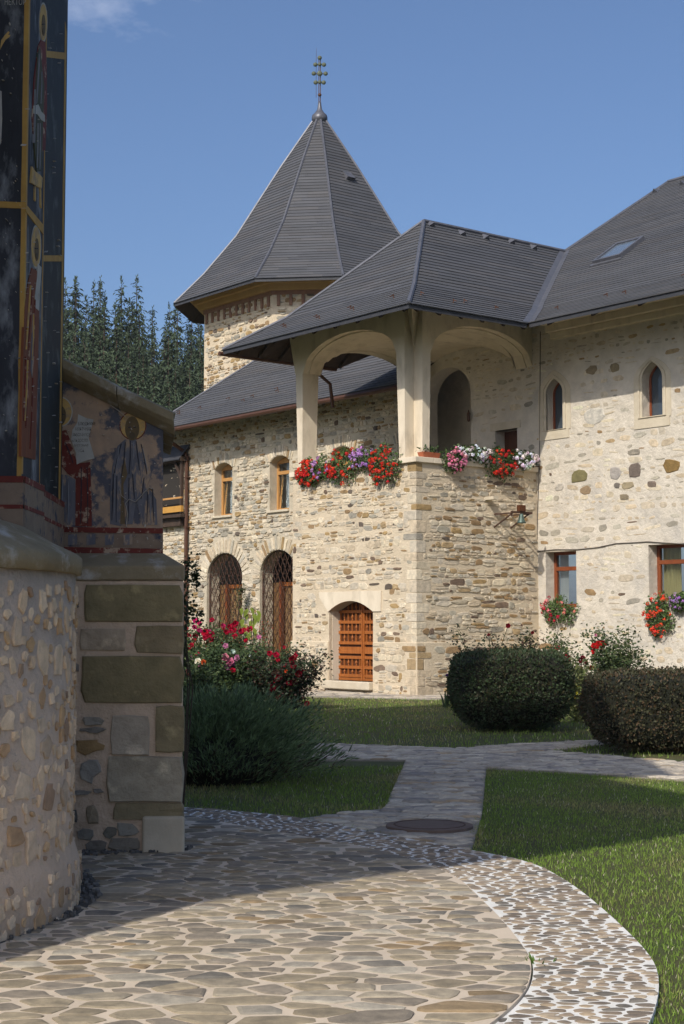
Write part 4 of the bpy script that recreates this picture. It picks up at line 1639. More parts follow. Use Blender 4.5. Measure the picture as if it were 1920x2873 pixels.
# ================================================================== ground, paths, terrace
def gpx(pts):
    return [ground(x, y).to_2d() for (x, y) in pts]
def sheet(name, poly, z, m_, th=.25):
    pl = Plane(Vector((1, 0, 0)), ZV, 0, Vector((0, 1, 0)))
    pts = [(p[0], p[1]) for p in poly]
    ar = sum(pts[i][0] * pts[(i + 1) % len(pts)][1] - pts[(i + 1) % len(pts)][0] * pts[i][1] for i in range(len(pts)))
    if ar < 0:
        pts = pts[::-1]
    b = MB()
    b.prism(pl, [pts], z - th, z)
    o = b.build(name, m_)
    o['kind'] = 'structure'
    return o
GPL = Plane(Vector((1, 0, 0)), ZV, 0, Vector((0, 1, 0)))
M_SOIL = mat('lawn_soil', (.062, .080, .024), (.085, .075, .032), scale=1.6, bump=.02, bscale=30, stain=(.085, .068, .035), sscale=.9, slo=.55, shi=.75)
M_TERR = mat('terrace_mortar', (.60, .50, .385), (.51, .425, .325), scale=3.0, bump=.004, bscale=60, stain=(.46, .385, .30), sscale=1.0, slo=.55, shi=.8)
M_WHITE = mat('white_mortar', (.76, .74, .69), (.64, .62, .57), scale=5, bump=.006, bscale=60, stain=(.52, .47, .39), sscale=1.3, slo=.6, shi=.8)
M_PATH = mat('path_mortar', (.30, .265, .215), (.22, .195, .16), scale=5, bump=.012, bscale=35)
M_GRAVEL_BED = mat('gravel_bed', (.09, .085, .075), (.06, .056, .05), scale=20, bump=.01, bscale=80)

# ground: one sheet to the horizon
n = 60
m = MB()
m.add([(-800, -200, -.05), (800, -200, -.05), (800, 1500, -.05), (-800, 1500, -.05)], [(0, 1, 2, 3)])
tag(m.build('ground', M_SOIL), kind='structure')
m = MB()
m.add([(-14, -6, 0), (16, -6, 0), (16, 46, 0), (-14, 46, 0), (-14, -6, -.04), (16, -6, -.04), (16, 46, -.04), (-14, 46, -.04)],
      [(0, 1, 2, 3), (0, 4, 5, 1), (1, 5, 6, 2), (2, 6, 7, 3), (3, 7, 4, 0)])
tag(m.build('lawn', M_SOIL), kind='structure')

V_ = 1.2245
inner = [(520, 2300), (686, 2333), (857, 2363), (1041, 2394), (1224, 2449), (1298, 2486), (1359, 2547), (1420, 2608), (1476, 2682), (1496, 2718), (1497, 2767), (1476, 2816), (1420, 2873), (1330, 2940), (1200, 3010)]
outer_ = [(520, 2276), (673, 2287), (845, 2304), (1065, 2351), (1322, 2398), (1494, 2431), (1604, 2492), (1714, 2584), (1825, 2694), (1855, 2767), (1837, 2873), (1780, 2960), (1690, 3060)]
gin, gout = gpx(inner), gpx(outer_)
# smooth the curves
def smooth(pts, it=2):
    for _ in range(it):
        q = [pts[0]]
        for i in range(len(pts) - 1):
            q += [pts[i] * .75 + pts[i + 1] * .25, pts[i] * .25 + pts[i + 1] * .75]
        pts = q + [pts[-1]]
    return pts
gin, gout = smooth(gin), smooth(gout)
left_ext = Vector((-2.6, gin[0].y + .25))
terr = [q + Vector((-.012, -.03)) for q in gin]
terrace = terr + [Vector((-.5, 4.3)), Vector((-3.6, 4.3)), Vector((-3.6, 12.9)), Vector((-1.3, 12.75))]
strip = gin + gout[::-1] + []
strip = [Vector((-3.6, 13.6)), Vector((-1.35, 12.95))] + gin + gout[::-1] + [Vector((-3.6, 14.4))]
tso = sheet('terrace', terrace, .05, M_TERR)
sto = sheet('pebble_strip', strip, .034, M_WHITE)
P1 = gpx([(845, 2302), (1078, 2275), (1139, 2137), (955, 2136), (800, 2140), (780, 2096), (961, 2092), (1180, 2102), (1298, 2104), (1445, 2092), (1640, 2083),
          (1980, 2052), (1980, 2066), (1660, 2098), (1555, 2112), (1740, 2128), (1920, 2143), (2060, 2152), (2060, 2206), (1920, 2194), (1600, 2172), (1365, 2160), (1353, 2290), (1322, 2397), (1200, 2374), (1065, 2350)])
pth = sheet('path', P1, .02, M_PATH)
P2 = [AB(LEN + 3.5, 2.6).to_2d(), AB(LEN + 4.5, -.6).to_2d()] + gpx([(861, 1957), (1050, 1961), (1234, 1965)]) + \
     [AB(-.5, 3.9).to_2d(), AB(.3, 3.9).to_2d(), AB(.3, .3).to_2d(), AB(LEN - .1, .3).to_2d(), AB(LEN - .1, 2.6).to_2d()]
pv = sheet('wall_paving', P2, .022, M_PATH)

def ground_stones(poly, z, hmin, hmax, rmin, rmax, gap, pal_fn, rot, dep, keep=1.0, grow_=None, tests=((-.5, 0), (.5, 0), (0, .5), (0, -.5))):
    xs, ys = [p[0] for p in poly], [p[1] for p in poly]
    pp = [(p[0], p[1]) for p in poly]
    out = []
    for (u, v, w_, h_) in courses(min(xs), max(xs), min(ys), max(ys), hmin, hmax, rmin, rmax, gap, wav=hmax * .5, split=.25):
        if rng.random() > keep:
            continue
        if not in_view(Vector((u, v, z)), 160):
            continue
        if not all(inpoly(u + a * w_ * 1.05, v + b * h_ * 1.05, pp) for (a, b) in tests):
            continue
        r = rng.uniform(-rot, rot)
        U = Vector((math.cos(r), math.sin(r), 0))
        V = Vector((-math.sin(r), math.cos(r), 0))
        out.append((Vector((u + rng.uniform(-.01, .01), v, z)), U, V, ZV, w_, h_, rng.uniform(*dep), pal_fn()))
    return out
def terr_col():
    c = rng.choices([(.28, .235, .165), (.245, .21, .165), (.32, .275, .205), (.18, .165, .14), (.25, .185, .11), (.35, .315, .255)], (4, 3, 3, 1.4, .9, 1.4))[0]
    k = rng.uniform(.85, 1.15)
    return tuple(q * k for q in c)
def poisson(poly, rfun, n, view=True, margin=.3):
    xs, ys = [q[0] for q in poly], [q[1] for q in poly]
    pp = [(q[0], q[1]) for q in poly]
    cell = .12
    grid, out = {}, []
    X = nrg.uniform(min(xs) - margin, max(xs) + margin, n)
    Y = nrg.uniform(min(ys) - margin, max(ys) + margin, n)
    ok_ = inpoly_np(X, Y, pp)
    if margin:
        for (mx, my) in ((margin, 0), (-margin, 0), (0, margin), (0, -margin)):
            ok_ |= inpoly_np(X + mx, Y + my, pp)
    for x, y in zip(X[ok_], Y[ok_]):
        if view and not in_view((x, y, .05), 200):
            continue
        r = rfun(x, y)
        gi, gj = int(x / cell), int(y / cell)
        k = int(r / cell) + 3
        bad = False
        for a in range(gi - k, gi + k + 1):
            for b in range(gj - k, gj + k + 1):
                for (x2, y2, r2) in grid.get((a, b), ()):
                    if ((x - x2) / 1.6) ** 2 + (y - y2) ** 2 < ((r + r2) / 2) ** 2:
                        bad = True
                        break
                if bad: break
            if bad: break
        if bad:
            continue
        grid.setdefault((gi, gj), []).append((x, y, r))
        out.append((x, y))
    return out
def cells(pts, poly, gap, sx=1.8, rc=.18):
    pp = [(q[0], q[1]) for q in poly]
    A = np.array(pts)
    S = A / np.array([sx, 1.0])
    res = []
    for i in range(len(A)):
        if not inpoly(A[i][0], A[i][1], pp):
            continue
        d = np.hypot(*(S - S[i]).T)
        nb_ = np.argsort(d)[1:18]
        c = S[i]
        pg = [np.array(c) + np.array(q) * .4 for q in ((-1, -1), (1, -1), (1, 1), (-1, 1))]
        for j in nb_:
            mid, nv = (S[j] + c) / 2, S[j] - c
            nxt = []
            for k in range(len(pg)):
                a, b = pg[k], pg[(k + 1) % len(pg)]
                da, db = (a - mid) @ nv, (b - mid) @ nv
                if da <= 0:
                    nxt.append(a)
                if (da < 0) != (db < 0) and da != db:
                    nxt.append(a + (b - a) * da / (da - db))
            pg = nxt
            if len(pg) < 3:
                break
        if len(pg) < 3:
            continue
        pg = [q * np.array([sx, 1.0]) for q in pg]
        ctr = sum(pg) / len(pg)
        size = np.mean([np.hypot(*(q - ctr)) for q in pg])
        g_ = gap * rng.uniform(.6, 1.5)
        f = max(.4, 1 - g_ / size)
        pg = [ctr + (q - ctr) * f * rng.uniform(.88, 1.06) for q in pg]
        # one round of corner cutting
        q2 = []
        for k in range(len(pg)):
            a, b = pg[k], pg[(k + 1) % len(pg)]
            if np.hypot(*(b - a)) < .02:
                q2.append((a + b) / 2)
                continue
            q2 += [a * (1 - rc) + b * rc, a * rc + b * (1 - rc)]
        pg = q2
        c0 = np.array(A[i])
        fix = []
        for q in pg:
            if inpoly(q[0], q[1], pp):
                fix.append(q)
                continue
            lo_, hi_ = 0.0, 1.0
            for _ in range(9):
                mid_ = (lo_ + hi_) / 2
                t_ = c0 + (q - c0) * mid_
                if inpoly(t_[0], t_[1], pp): lo_ = mid_
                else: hi_ = mid_
            fix.append(c0 + (q - c0) * max(0, lo_ - .06))
        pg = fix
        size = np.mean([np.hypot(*(q - sum(pg) / len(pg))) for q in pg])
        if size > .012:
            res.append((A[i], pg, size))
    return res
def lay_cells(name, cl, z, dep, col_fn, parent, mats, limit=300):
    sc = []
    for k, (c, pg, size) in enumerate(cl):
        sc.append((size ** 2 / (c[1] ** 2 + 3) * (1 if in_view((c[0], c[1], z), 10) else 0), k))
    sc.sort(reverse=True)
    solo = set(k for a, k in sc[:limit] if a > 0)
    VV, FT, CC = [], [], []
    for k, (c, pg, size) in enumerate(cl):
        d = rng.uniform(*dep)
        n = len(pg)
        ctr = sum(pg) / n
        tilt = (rng.gauss(0, .012), rng.gauss(0, .012))
        top = lambda q: d + (q[0] - ctr[0]) * tilt[0] + (q[1] - ctr[1]) * tilt[1]
        V = [(q[0], q[1], z - .03) for q in pg] + [(q[0], q[1], z + max(.0015, top(q) * .45)) for q in pg]
        ins = [ctr + (q - ctr) * (1 - .02 / max(.05, size)) for q in pg]
        V += [(q[0], q[1], z + max(.002, top(q))) for q in ins] + [(ctr[0], ctr[1], z + d * 1.05)]
        Fq = []
        for i in range(n):
            a, b = i, (i + 1) % n
            Fq += [(a, b, n + b), (a, n + b, n + a), (n + a, n + b, 2 * n + b), (n + a, 2 * n + b, 2 * n + a), (2 * n + a, 2 * n + b, 3 * n)]
        cc = col_fn()
        if k in solo:
            me = bpy.data.meshes.new(name)
            me.from_pydata(V, [], Fq)
            me.materials.append(mats[0])
            o = bpy.data.objects.new(name, me)
            o.color = (*cc, 1)
            col.objects.link(o)
            adopt(o, parent)
        else:
            nb_ = len(VV)
            VV += V
            FT += [tuple(nb_ + q for q in f) for f in Fq]
            CC += [cc] * len(V)
    if VV:
        o = link(name + 's', mesh_np(name + 's', VV, FT, np.array(CC)), mats[1], parent)
        o['kind'] = 'stuff'
MPAVE = pair('paving', (.72, .72, .72), (1.2, 1.18, 1.14), scale=14, rough=.85, bump=.006, bscale=45, stain=(.62, .62, .62), sscale=5, slo=.56, shi=.7)
def rvar(x, y):
    v = math.sin(x * 2.3 + 1.1) * math.sin(y * 1.9 + x * .7) 
    return max(.07, rng.choices((.075, .115, .17, .26), (4, 4, 3, 1.8))[0] * (1 + .25 * v))
pts = poisson(terrace, rvar, 40000)
lay_cells('paving_stone', cells(pts, terrace, .019, 1.7, .09), .05, (.004, .010), terr_col, tso, MPAVE)
def peb_col():
    c = rng.choices([(.26, .205, .15), (.20, .165, .13), (.32, .26, .19), (.155, .14, .12), (.34, .265, .18)], (4, 3, 3, 1.5, 1))[0]
    k = rng.uniform(.8, 1.2)
    return tuple(q * k for q in c)
pts = poisson(strip, lambda x, y: rng.uniform(.034, .070), 110000, margin=.1)
lay_cells('pebble', cells(pts, strip, .0135, 1.6), .034, (.003, .009), peb_col, sto, MPAVE)
def flag_col():
    c = rng.choices([(.42, .365, .29), (.36, .315, .255), (.48, .425, .34), (.28, .25, .22), (.36, .275, .18)], (4, 3, 2.5, 1.5, .8))[0]
    k = rng.uniform(.85, 1.15)
    return tuple(q * k for q in c)
mc = ground(1206, 2329)
pts = [q for q in poisson(P1, lambda x, y: rng.choices((.07, .11, .15, .2), (3, 4, 3, 1.5))[0], 60000, margin=.25)]
cl = [c_ for c_ in cells(pts, P1, .008, 2.0, .08) if math.hypot(c_[0][0] - mc.x, c_[0][1] - mc.y) > .44]
lay_cells('flagstone', cl, .02, (.006, .022), flag_col, pth, MPAVE)
st = ground_stones(P2, .022, .15, .45, .8, 2.4, .02, flag_col, .15, (.008, .02))
lay('flagstone', st, pv, key='flat')

# manhole cover
mc = ground(1206, 2329)
m = MB()
m.lathe(mc + ZV * .012, [(.36, 0), (.36, .03), (.33, .034)], 28)
hole = tag(m.build('manhole_cover', mat('cover_iron', (.14, .10, .08), (.10, .07, .055), scale=10, rough=.7, bump=.003)), 'round rusty iron manhole cover set in the flagstone path', 'manhole cover')
m = MB()
m.lathe(mc + ZV * .045, [(.30, 0), (.30, .004), (.285, .004), (.285, 0)], 28)
m.build('rim', M_IRON, hole)

# gravel drain round the apse
GRV = gpx([(-140, 2760), (0, 2676), (110, 2637), (214, 2594), (285, 2539), (278, 2502), (233, 2462)]) + [Vector((-2.2, 11.2)), Vector((-4, 11.2)), Vector((-4, 6.5))]
gv = sheet('gravel_bed', GRV, .056, M_GRAVEL_BED)
BST = gpx([(225, 2425), (330, 2418), (440, 2414), (530, 2408)]) + [Vector((-1.1, 11.4)), Vector((-2.1, 11.4))]
VV, FF, CC, nb = [], [], [], 0
gp = [(p[0], p[1]) for p in GRV]
bp = [(p[0], p[1]) for p in BST]
cnt = 0
while cnt < 3600:
    x, y = rng.uniform(-2.9, -1.0), rng.uniform(6.6, 11.4)
    if not (inpoly(x, y, gp) or inpoly(x, y, bp)):
        continue
    cnt += 1
    a = P_RUB[cnt % NPROTO]
    s_ = rng.uniform(.012, .03)
    th = rng.uniform(0, PI)
    q = a * np.array([s_ * rng.uniform(.8, 1.5), s_, s_ * .5])
    R_ = np.array([[math.cos(th), -math.sin(th), 0], [math.sin(th), math.cos(th), 0], [0, 0, 1]])
    VV.append(q @ R_.T + np.array([x, y, .058]))
    FF.append(PF_ALL_T + nb)
    k = rng.uniform(.06, .2)
    CC.append(np.tile(np.array((k, k * .96, k * .9)), (len(a), 1)))
    nb += len(a)
o = link('gravel', mesh_np('gravel', np.concatenate(VV), np.concatenate(FF), np.concatenate(CC)), MS[1])
tag(o, 'dark grey gravel in the drain at the foot of the church wall', 'gravel', kind='stuff')

# grass
M_GRASS = mat('grass_blades', (.9, .9, .9), (1.1, 1.1, 1.1), scale=3, mode='attr', rough=.7, trans=.25)
polys_no = [[(p[0], p[1]) for p in q] for q in (terrace, strip, P1, P2)]
def grass(name, n, box, hmin, hmax, wd, label):
    xs = nrg.uniform(box[0], box[1], n * 3)
    ys = nrg.uniform(box[2], box[3], n * 3)
    c_, s_ = math.cos(PITCH), math.sin(PITCH)
    fz = ys * c_ - EYE * s_
    px = CX + F * xs / fz
    py = CY + F * (ys * s_ + EYE * c_) / fz
    ok_ = (px > -60) & (px < 2750) & (py < 3050)
    for q in polys_no:
        ok_ &= ~inpoly_np(xs, ys, q)
    ok_ &= ~(((xs - P0.x) * nL.x + (ys - P0.y) * nL.y < -.1) & ((xs - P0.x) * nR.x + (ys - P0.y) * nR.y < 0))
    keep = np.column_stack([xs[ok_], ys[ok_]])[:n]
    P = np.array(keep)
    # tufts that creep over the paved edges
    fr = []
    for ed in (gout, P1, terr[:0]):
        for a_, b_ in zip(ed[:-1], ed[1:]):
            ln_ = (b_ - a_).length
            for _ in range(int(ln_ * 130)):
                q = a_.lerp(b_, rng.random()) + Vector((rng.gauss(0, .03), rng.gauss(0, .03)))
                if box[0] < q.x < box[1] and box[2] < q.y < box[3] and not inpoly(q.x, q.y, polys_no[0]):
                    fr.append((q.x, q.y))
    n_main = len(P)
    if fr:
        P = np.concatenate([P, np.array(fr)])
    k = len(P)
    h = nrg.uniform(hmin, hmax, k) * (0.6 + 0.8 * nrg.random(k) ** 2)
    th = nrg.uniform(0, 2 * PI, k)
    lean = nrg.uniform(.1, .9, k)
    d2 = np.stack([np.cos(th), np.sin(th)], 1)
    ph = nrg.uniform(0, PI, k)
    sd_ = np.stack([np.cos(ph), np.sin(ph)], 1) * wd / 2
    z0 = np.full(k, -.004)
    b0 = np.column_stack([P - sd_, z0])
    b1 = np.column_stack([P + sd_, z0])
    mid = P + d2 * (h * lean * .35)[:, None]
    m0 = np.column_stack([mid - sd_ * .7, h * .62])
    m1 = np.column_stack([mid + sd_ * .7, h * .62])
    t = np.column_stack([P + d2 * (h * lean)[:, None], h])
    V = np.stack([b0, b1, m1, m0, t], 1).reshape(-1, 3)
    i = np.arange(k)[:, None] * 5
    Fc = np.concatenate([i + np.array([[0, 1, 2]]), i + np.array([[0, 2, 3]]), i + np.array([[3, 2, 4]])], 0)
    dry = np.sin(P[:, 0] * 2.1 + np.sin(P[:, 1] * 1.3) * 1.7) * np.sin(P[:, 1] * 1.15 + 1.3 * np.sin(P[:, 0] * .9)) * .5
    dry = dry * 1.6 + nrg.normal(0, .3, k)
    dry[n_main:] += .55
    dry = np.clip(dry, 0, 1)[:, None]
    g = np.array([[.155, .235, .04]]) * (1 - dry) + np.array([[.32, .27, .12]]) * dry
    g = g * nrg.uniform(.65, 1.35, (k, 1))
    pale = nrg.random(k) < .03
    g[pale] = np.array([.5, .46, .32])
    o = link(name, mesh_np(name, V, Fc, np.repeat(g, 5, 0)), M_GRASS)
    tag(o, label, 'grass', kind='stuff')
grass('grass', 84000, (.6, 7.2, 5.4, 18.2), .014, .036, .006, 'mown green grass between the pebble strip and the path')
grass('grass', 15000, (-2.0, 1.2, 12.2, 18.3), .02, .05, .007, 'short grass patch in front of the spreading juniper')
grass('grass', 44000, (-5, 12, 19.5, 36), .025, .06, .012, 'lawn grass behind the crossing path before the stone bay')

# ================================================================== painted church (left)
M_FDARK = mat('dark_fresco', (.042, .044, .054), (.022, .024, .028), scale=3.5, rough=.7, stain=(.40, .42, .44), sscale=5.5, slo=.50, shi=.80, bump=.004, bscale=30, stretch=(1, 1, .4))
M_FGREEN = mat('green_black_fresco', (.024, .030, .028), (.014, .016, .019), scale=2.0, rough=.7, stain=(.16, .19, .18), sscale=5, slo=.54, shi=.86, bump=.003)
M_GOLD = mat('ochre_band', (.50, .30, .075), (.38, .215, .055), scale=9, rough=.75)
M_HALO = mat('halo_paint', (.60, .39, .13), (.48, .30, .10), scale=12, rough=.75, stain=(.34, .24, .14), sscale=11, slo=.50, shi=.62)
M_REDP = mat('wine_red_paint', (.18, .035, .024), (.12, .025, .018), scale=8, rough=.75, stain=(.44, .32, .22), sscale=14, slo=.545, shi=.63)
M_ORANGE = mat('rust_robe', (.24, .075, .028), (.13, .04, .02), scale=14, rough=.75, stretch=(1, 1, .15))
M_GREENP = mat('olive_robe', (.085, .085, .045), (.05, .055, .035), scale=14, rough=.75, stretch=(1, 1, .15))
M_BLUEP = mat('blue_grey_robe', (.17, .165, .185), (.09, .093, .11), scale=9, rough=.75, stain=(.38, .27, .18), sscale=11, slo=.50, shi=.60, stretch=(1.6, 1, .5))
M_SKIN = mat('worn_face_paint', (.17, .115, .055), (.11, .08, .045), scale=20, rough=.8)
M_SCROLL = mat('scroll_paint', (.47, .45, .40), (.38, .36, .32), scale=10, rough=.8, stain=(.25, .2, .15), sscale=10, slo=.62, shi=.8)
M_INK = mat('ink', (.02, .016, .014), rough=.9)
M_FWALL = mat('worn_fresco', (.46, .31, .20), (.30, .22, .16), scale=7, rough=.8, stain=(.095, .095, .115), sscale=5.5, slo=.49, shi=.57, bump=.006, bscale=25)
M_BORDER = mat('border_fresco', (.27, .20, .14), (.20, .14, .10), scale=10, rough=.8, stain=(.05, .055, .08), sscale=9, slo=.55, shi=.65)
M_CHM = mat('church_mortar', (.66, .50, .36), (.54, .405, .285), scale=3.4, bump=.03, bscale=14, stain=(.40, .30, .21), sscale=2, slo=.55, shi=.8)
M_LEDGE = mat('ledge_stone', (.29, .235, .145), (.21, .168, .10), scale=4, bump=.016, bscale=18, stain=(.44, .41, .36), sscale=4.5, slo=.53, shi=.68)
M_OLIVE = pair('olive_block', (.78, .78, .78), (1.18, 1.18, 1.18), scale=7, rough=.9, bump=.016, bscale=26, stain=(1.65, 1.65, 1.6), sscale=5.0, slo=.57, shi=.70)

church = thing('painted_church', 'painted monastery church with round stone base, dark frescoes and a capped buttress', 'church', (-3.8, 9, 0))
# round lower wall
Tpt = ground(201, 2540)
tn = Vector((-Tpt.y, Tpt.x, 0)).normalized()
if tn.x > 0:
    tn = -tn
RA = 2.2
CA = Tpt + tn * RA
CA.z = 0
m = MB()
m.lathe(CA, [(RA + .05, -.1), (RA + .045, .28), (RA + .02, .36), (RA, .42), (RA, 2.02)], 72)
apse = m.build('apse_base', M_CHM, church, smooth=True)
m = MB()
m.lathe(CA, [(RA - .05, 1.995), (RA + .035, 2.0), (RA + .04, 2.095), (RA + .01, 2.12), (RA - .12, 2.18), (RA - .3, 2.28), (RA - .5, 2.34), (RA - .55, 2.30)], 72)
led = m.build('ledge', M_LEDGE, church, smooth=True)
m = MB()
m.lathe(CA, [(RA - .44, 2.30), (RA - .45, 2.34), (RA - .62, 2.40), (RA - .9, 2.46), (RA - 1.4, 2.52)], 72)
brd = m.build('painted_border', M_BORDER, church, smooth=True)
for (ra, za_, rb_, zb2) in ((RA - .50, 2.362, RA - .56, 2.384), (RA - .98, 2.477, RA - 1.08, 2.490)):
    m = MB()
    m.lathe(CA, [(ra, za_), (rb_, zb2)], 72)
    m.f = m.f[:-2]
    m.build('painted_band', M_REDP, brd, smooth=True)
res = []
ang0 = math.atan2(Tpt.y - CA.y, Tpt.x - CA.x)
APP = [(-2.3 * RA, .0), (1.0 * RA, .0), (1.0 * RA, 1.97), (-2.3 * RA, 1.97)]
def ar(x, y):
    return rng.choice((.10, .13, .16, .2, .25))
acc = []
gridp = {}
for _ in range(16000):
    u, v = rng.uniform(-2.3 * RA, RA), rng.uniform(.03, 1.93)
    w_ = rng.choice((.04, .05, .06, .08, .10, .12, .15))
    h_ = w_ * rng.uniform(.7, 1.9) if w_ < .14 else w_ * rng.uniform(.5, 1.3)
    if any(abs(u - a) < (w_ + c) * .53 and abs(v - b) < (h_ + d) * .53 for (a, b, c, d) in acc if abs(u - a) < .3):
        continue
    if v + h_ / 2 > 1.95 or (.26 < v < .46 and abs(v - .35) < h_ / 2):
        continue
    acc.append((u, v, w_, h_))
for (u, v, w_, h_) in acc:
    th = ang0 + u / RA
    N = Vector((math.cos(th), math.sin(th), 0))
    U = Vector((-math.sin(th), math.cos(th), 0))
    rr_ = RA + (0.046 if v < .3 else .0)
    c = pick((7, 1.2, 2.2, .6))
    c = (c[0] * .8 + .24, c[1] * .76 + .165, c[2] * .72 + .105)
    a = rng.uniform(-.25, .25)
    U2, V2 = U * math.cos(a) + ZV * math.sin(a), ZV * math.cos(a) - U * math.sin(a)
    res.append((CA + N * rr_ + ZV * v, U2, V2, N, w_, h_, rng.uniform(.003, .016), c))
lay('stone', res, apse, key='rough')

# painted upper block: front face towards the camera, side faces away
YF = at_depth(66, 1300, 9.3).y
XE = at_depth(66, 900, YF).x
XS = at_depth(120, 900, 9.93).x
F1 = Plane(Vector((1, 0, 0)), Vector((0, -1, 0)), -YF)
F2p0, F2p1 = Vector((XE, YF, 0)), Vector((XS, 9.93, 0))
U2 = (F2p1 - F2p0).normalized()
F2 = Plane(U2, U2.cross(ZV), F2p0.dot(U2.cross(ZV)))
F3p0 = F2p1 + Vector((-.045, .0, 0))
X4 = at_depth(180, 800, 11.3).x
F3p1 = Vector((X4, 11.3, 0))
U3 = (F3p1 - F3p0).normalized()
F3 = Plane(U3, U3.cross(ZV), F3p0.dot(U3.cross(ZV)))
HT = 8.2
def pz(pts, z0, z1):
    b = MB()
    n = len(pts)
    b.add([Vector((p[0], p[1], z0)) for p in pts] + [Vector((p[0], p[1], z1)) for p in pts],
          [tuple(range(n - 1, -1, -1)), tuple(range(n, 2 * n))] + [(i, (i + 1) % n, n + (i + 1) % n, n + i) for i in range(n)])
    return b
up = pz([(-5.2, YF), (XE, YF), (XS, 9.93), (XS - .2, 9.94), (-5.2, 9.94)], 2.3, HT).build('painted_wall', M_FDARK, church)
up3 = pz([(-5.2, 9.945), (F3p0.x, 9.945), (F3p1.x, F3p1.y), (-5.2, 11.3)], 2.2, HT).build('painted_wall', M_FGREEN, church)

def paint(pl, pts, m_, parent, name, layer=1):
    b = MB()
    lp = [pl.uv(x, y, .003 * layer) for (x, y) in pts]
    ar = sum(lp[i][0] * lp[(i + 1) % len(lp)][1] - lp[(i + 1) % len(lp)][0] * lp[i][1] for i in range(len(lp)))
    if ar < 0:
        lp = lp[::-1]
    b.prism(pl, [lp], -.01, .003 * layer)
    return b.build(name, m_, parent)
def ell(cx, cy_, rx, ry, n=22):
    return [(cx + rx * math.cos(2 * PI * i / n), cy_ + ry * math.sin(2 * PI * i / n)) for i in range(n)]
def wob(pts, a):
    return [(x + rng.uniform(-a, a), y + rng.uniform(-a, a)) for (x, y) in pts]
# front face: gold edge, band, hand, lettering, edge of a robe
def vstrip(x0, x1, y0, y1, lean, n=14, wv=2.0):
    """strip between two x, following the lean of the verticals"""
    L_ = [(x0 + lean * (y - y0) / (y1 - y0) + rng.uniform(-wv, wv) * .5, y) for y in [y0 + (y1 - y0) * i / n for i in range(n + 1)]]
    R_ = [(x1 + lean * (y - y0) / (y1 - y0) + rng.uniform(-wv, wv) * .5, y) for y in [y0 + (y1 - y0) * i / n for i in range(n, -1, -1)]]
    return L_ + R_
ex = lambda y: F1_edge(y)
def F1_edge(y):
    # pixel x of the block's front edge at pixel row y
    lo_, hi_ = 2.3, 7.6
    for _ in range(30):
        z = (lo_ + hi_) / 2
        q = project((XE, YF, z))
        if q[1] > y: lo_ = z
        else: hi_ = z
    return q[0]
band = [(F1_edge(y) - 12 + rng.uniform(-1, 1), y) for y in range(-20, 1360, 80)] + [(F1_edge(y), y) for y in range(1340, -40, -80)]
paint(F1, band, M_GOLD, up, 'painted_band')
paint(F1, [(-20, 563), (F1_edge(565) - 11, 567), (F1_edge(583) - 11, 584), (-20, 581)], M_GOLD, up, 'painted_band', 2)
paint(F1, [(-10, 250), (4, 255), (6, 330), (3, 400), (-10, 420)], M_SCROLL, up, 'painted_robe')
paint(F1, wob([(0, 138), (4, 112), (12, 100), (24, 86), (27, 90), (22, 97), (29, 97), (26, 103), (16, 110), (8, 122)], .6), M_HALO, up, 'painted_hand')
def lettering(txt, pl, x, y, hpx, parent, m_, name='lettering', squeeze=1.0):
    cu = bpy.data.curves.new('t', 'FONT')
    cu.body = txt
    cu.resolution_u = 2
    to = bpy.data.objects.new('t', cu)
    me = bpy.data.meshes.new_from_object(to)
    bpy.data.objects.remove(to)
    u, v = pl.uv(x, y, .008)
    _, v2 = pl.uv(x, y - hpx, .008)
    sc = (v2 - v) / .72
    o = bpy.data.objects.new(name, me)
    col.objects.link(o)
    M4 = Matrix((pl.U * sc * squeeze, pl.V * sc, pl.N)).transposed().to_4x4()
    M4.translation = pl.p(u, v, .009)
    o.matrix_basis = M4
    me.materials.clear()
    me.materials.append(m_)
    adopt(o, parent)
    return o
lettering('НЕКТОР', F1, 12, 13, 17, up, M_SCROLL, squeeze=.62)
# side face: two narrow standing figures
e2 = lambda y, t: F1_edge(y) + (1 - t) * 0 + t * (project((XS, 9.93, 3))[0] - project((XE, YF, 3))[0])
def P2x(t, y):        # t 0..1 across the side face
    return (F1_edge(y) + t * 53, y)
paint(F2, [P2x(0.02, y) for y in range(-20, 1360, 90)] + [P2x(.10, y) for y in range(1330, -40, -90)], M_GOLD, up, 'painted_band')
paint(F2, [P2x(.04, 572), P2x(1.0, 632), P2x(1.0, 658), P2x(.04, 592)], M_GOLD, up, 'painted_band', 2)
paint(F2, [P2x(.97, y) for y in range(60, 1380, 90)] + [P2x(1.0, y) for y in range(1380, 0, -90)], M_GOLD, up, 'painted_band', 1)
fx_ = lambda x, y: (x + (F1_edge(y) - (84 - 29 * y / 1400)), y)
paint(F2, ell(122, 62, 11.5, 56), M_SCROLL, up, 'painted_halo', 1)
paint(F2, ell(122, 62, 10, 51), M_HALO, up, 'painted_halo', 2)
paint(F2, ell(123, 70, 5, 30), M_SKIN, up, 'painted_face', 3)
paint(F2, wob([(116, 112), (127, 118), (131, 190), (132, 300), (128, 420), (118, 425), (96, 400), (90, 330), (97, 215), (108, 130)], 1), M_REDP, up, 'painted_robe', 2)
paint(F2, wob([(113, 130), (118, 180), (125, 240), (122, 330), (117, 480), (103, 482), (97, 400), (100, 240), (107, 150)], .8), M_GREENP, up, 'painted_robe', 3)
paint(F2, wob([(95, 296), (108, 293), (117, 312), (126, 322), (126, 342), (116, 336), (106, 320), (96, 318)], .8), M_SCROLL, up, 'painted_cloth', 4)
paint(F2, wob([(92, 466), (100, 480), (112, 488), (120, 498), (118, 528), (104, 522), (88, 512), (90, 490)], .8), M_HALO, up, 'painted_stool', 4)
